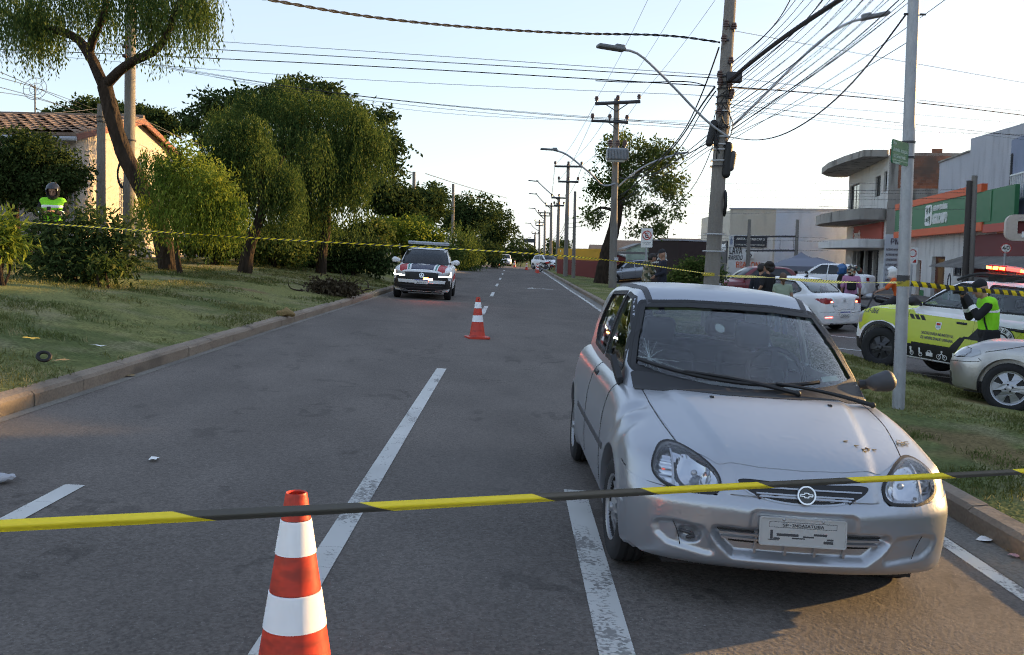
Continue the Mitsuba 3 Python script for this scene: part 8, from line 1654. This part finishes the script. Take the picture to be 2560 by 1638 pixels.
# barrier tapes: black and yellow printed film, twisted here and there
def _tape(period, skew):
    def fn(p, n, uv):
        s = uv.x / period + uv.y * skew; f = s - dr.floor(s)
        return mix((.085, .078, .064), (.95, .74, .03), sstep(.44, .452, f) * (1 - sstep(.99, 1.0, f)))
    return mikit.proc(fn)
scene['mat_tape_near'] = {'type': 'twosided', 'nested': {'type': 'principled', 'base_color': _tape(.46, .10), 'roughness': .35, 'specular': .5}}
scene['mat_tape_far'] = {'type': 'twosided', 'nested': {'type': 'principled', 'base_color': _tape(.125, .5), 'roughness': .45, 'specular': .4}}
def tape(label, pts, w, mat_, twist, n=400, fold=0.0, start=None):
    p = bez(pts, n); s = np.r_[0, np.cumsum(np.linalg.norm(np.diff(p, axis=0), axis=1))]
    if start is not None: s = s - np.interp(start, p[:, 0], s)
    t_ = np.gradient(p, axis=0); t_ /= np.linalg.norm(t_, axis=1, keepdims=True); side = np.cross(t_, [0, 0, 1.0]); side /= np.linalg.norm(side, axis=1, keepdims=True); up = np.cross(side, t_)
    a = np.asarray(twist(s)); cs, sn = np.cos(a)[:, None], np.sin(a)[:, None]; across = up * cs + side * sn; nn = side * cs - up * sn
    cols = np.linspace(-.5, .5, 7); V = np.stack([p + across * c * w + nn * fold * (math.cos(c * 2 * PI) * .5) * w for c in cols], 1).reshape(-1, 3); uv = np.stack([np.repeat(s, 7), np.tile(cols + .5, n)], 1)
    i, j = np.meshgrid(np.arange(n - 1), np.arange(6), indexing='ij'); q = np.stack([i * 7 + j, i * 7 + j + 1, (i + 1) * 7 + j + 1, (i + 1) * 7 + j], -1).reshape(-1, 4)
    return single('barrier_tape', label, 'barrier tape', trimesh.Trimesh(V, np.vstack([q[:, [0, 1, 2]], q[:, [0, 2, 3]]]), process=False), mat_, True, uv=uv)
tape('yellow and black barrier tape stretched close across the whole foreground', [at(-1500, 1400, .78), at(0, 1316, .95), at(950, 1268, 1.12), at(1675, 1227, 1.42), at(2257, 1196, 1.70), at(2560, 1180, 1.87), at(3600, 1128, 2.6)], .0125, 'mat_tape_near', lambda s: .25 * np.sin(s * 1.6), 500, .30, float(at(545, 1290, 1.03)[0]))
P1p = at(1777, 686, 21.8)
tape('thin yellow and black tape across the road from the concrete pole to the left trees', [P1p + [0, -.15, 0], at(1560, 655, 18), at(1300, 632, 15.2), at(1000, 615, 14.2), at(560, 590, 14.6), at(0, 551, 16.2), at(-500, 520, 18)], .024, 'mat_tape_far', lambda s: .5 * np.sin(s * .9) + .3 * np.sin(s * 2.3), 700, .1)
tape('yellow and black tape from the metal post back to the concrete pole', [g_at(700) + [-.05, -.07, 0], at(2100, 706, 12.8), at(1950, 696, 16), P1p + [.1, -.16, -.03]], .055, 'mat_tape_far', lambda s: 1.0 + .5 * np.sin(s * 1.3), 400, .1)
tape('yellow and black tape from the metal post off the right edge past the patrol SUV', [g_at(702) + [.06, -.06, 0], at(2400, 722, 10.6), at(2560, 735, 10.9), at(2760, 752, 11.5)], .06, 'mat_tape_far', lambda s: .5 * np.sin(s * 2.0) + .2, 300, .1)
t = Thing('tape_wrap', 'turns of yellow and black tape wound round the metal post', 'barrier tape')
for i, v in enumerate((690, 702)): t.part('turn', lathe([(.0655, -.035), (.067, -.033), (.067, .033), (.0655, .035)], 24).apply_translation(g_at(v)), ['mat_dark_grey', 'mat_tape_band'][i])
mat('tape_band', (.40, .32, .03), .5)
t = Thing('tape_wrap', 'turns of yellowed tape wound round the big concrete pole', 'barrier tape'); t.part('turn', lathe([(.168, -.04), (.18, -.035), (.18, .035), (.168, .04)], 24).apply_translation(at(1777, 686, 22)), 'mat_tape_band')
# litter and small things
p = ground_hit(8, 1208, 0); r = np.random.default_rng(3); m = trimesh.creation.icosphere(3, .065); m.vertices *= [1.3, .8, .45]; m.vertices += m.vertex_normals * (meshkit.fbm(m.vertices * 14, 3) - .5)[:, None] * .11
single('plastic_bag', 'crumpled white plastic bag on the asphalt at the left edge', 'bag', m.apply_translation([p[0], p[1], p[2] + .035]), 'mat_bag', True); scene['mat_bag'] = {'type': 'principledthin', 'base_color': {'type': 'rgb', 'value': [.62, .63, .66]}, 'roughness': .3, 'diff_trans': .7, 'eta': 1.4}
p = ground_hit(110, 904, 0); m = trimesh.creation.torus(.055, .019, 28, 10); m.vertices *= [.95, .75, .8]; m.apply_transform(trimesh.transformations.rotation_matrix(1.0, (1, .2, 0)))
single('rubber_ring', 'small black rubber ring lying on the left grass bank', 'ring', m.apply_translation([p[0], p[1], p[2] + .045]), 'mat_rubber', 40)
p = ground_hit(730, 812, 0)
for i in range(1):
    m = trimesh.creation.icosphere(2, .13); m.vertices *= [1.4, .8, .55]; m.vertices += m.vertex_normals * (meshkit.noise(m.vertices * 11, 2) - .5)[:, None] * .12; single('dry_clump', 'clump of dry leaves on the left kerb', 'leaves', m.apply_translation([XL - .03, p[1], gz(XL - .05, p[1]) + .20]), 'mat_dry_leaf', False)
for u, v, lab, m_, s in ((2470, 1352, 'scrap of white paper in the right gutter', 'mat_white', .055), (2545, 1395, 'pinkish crumpled paper by the right kerb', 'mat_pink_paper', .035), (2524, 1378, 'small brown leaf by the right kerb', 'mat_dry_leaf', .03), (245, 868, 'small white paper scrap on the left bank', 'mat_white', .05), (152, 905, 'dry brown leaf beside the rubber ring', 'mat_dry_leaf', .05), (78, 850, 'yellow leaf on the left bank', 'mat_yellow_leaf', .05), (385, 1152, 'pale twig on the asphalt left of the lane line', 'mat_white', .035), (318, 943, 'brown leaf at the foot of the left kerb', 'mat_dry_leaf', .05)):
    p = ground_hit(u, v, 0); m = grid(np.linspace(-s * 1.6, s * 1.6, 6), np.linspace(-s * .7, s * .7, 4), lambda x, y: .010 + .018 * meshkit.noise(np.stack([x * 30, y * 30, x * 0 + u], -1))); m.apply_transform(mat4((0, 0, 0), u * 1.0)); single('litter_scrap', lab, 'litter', m.apply_translation(p), m_, True)
mat('pink_paper', (.50, .30, .33), .8); mat('yellow_leaf', (.45, .33, .05), .8)
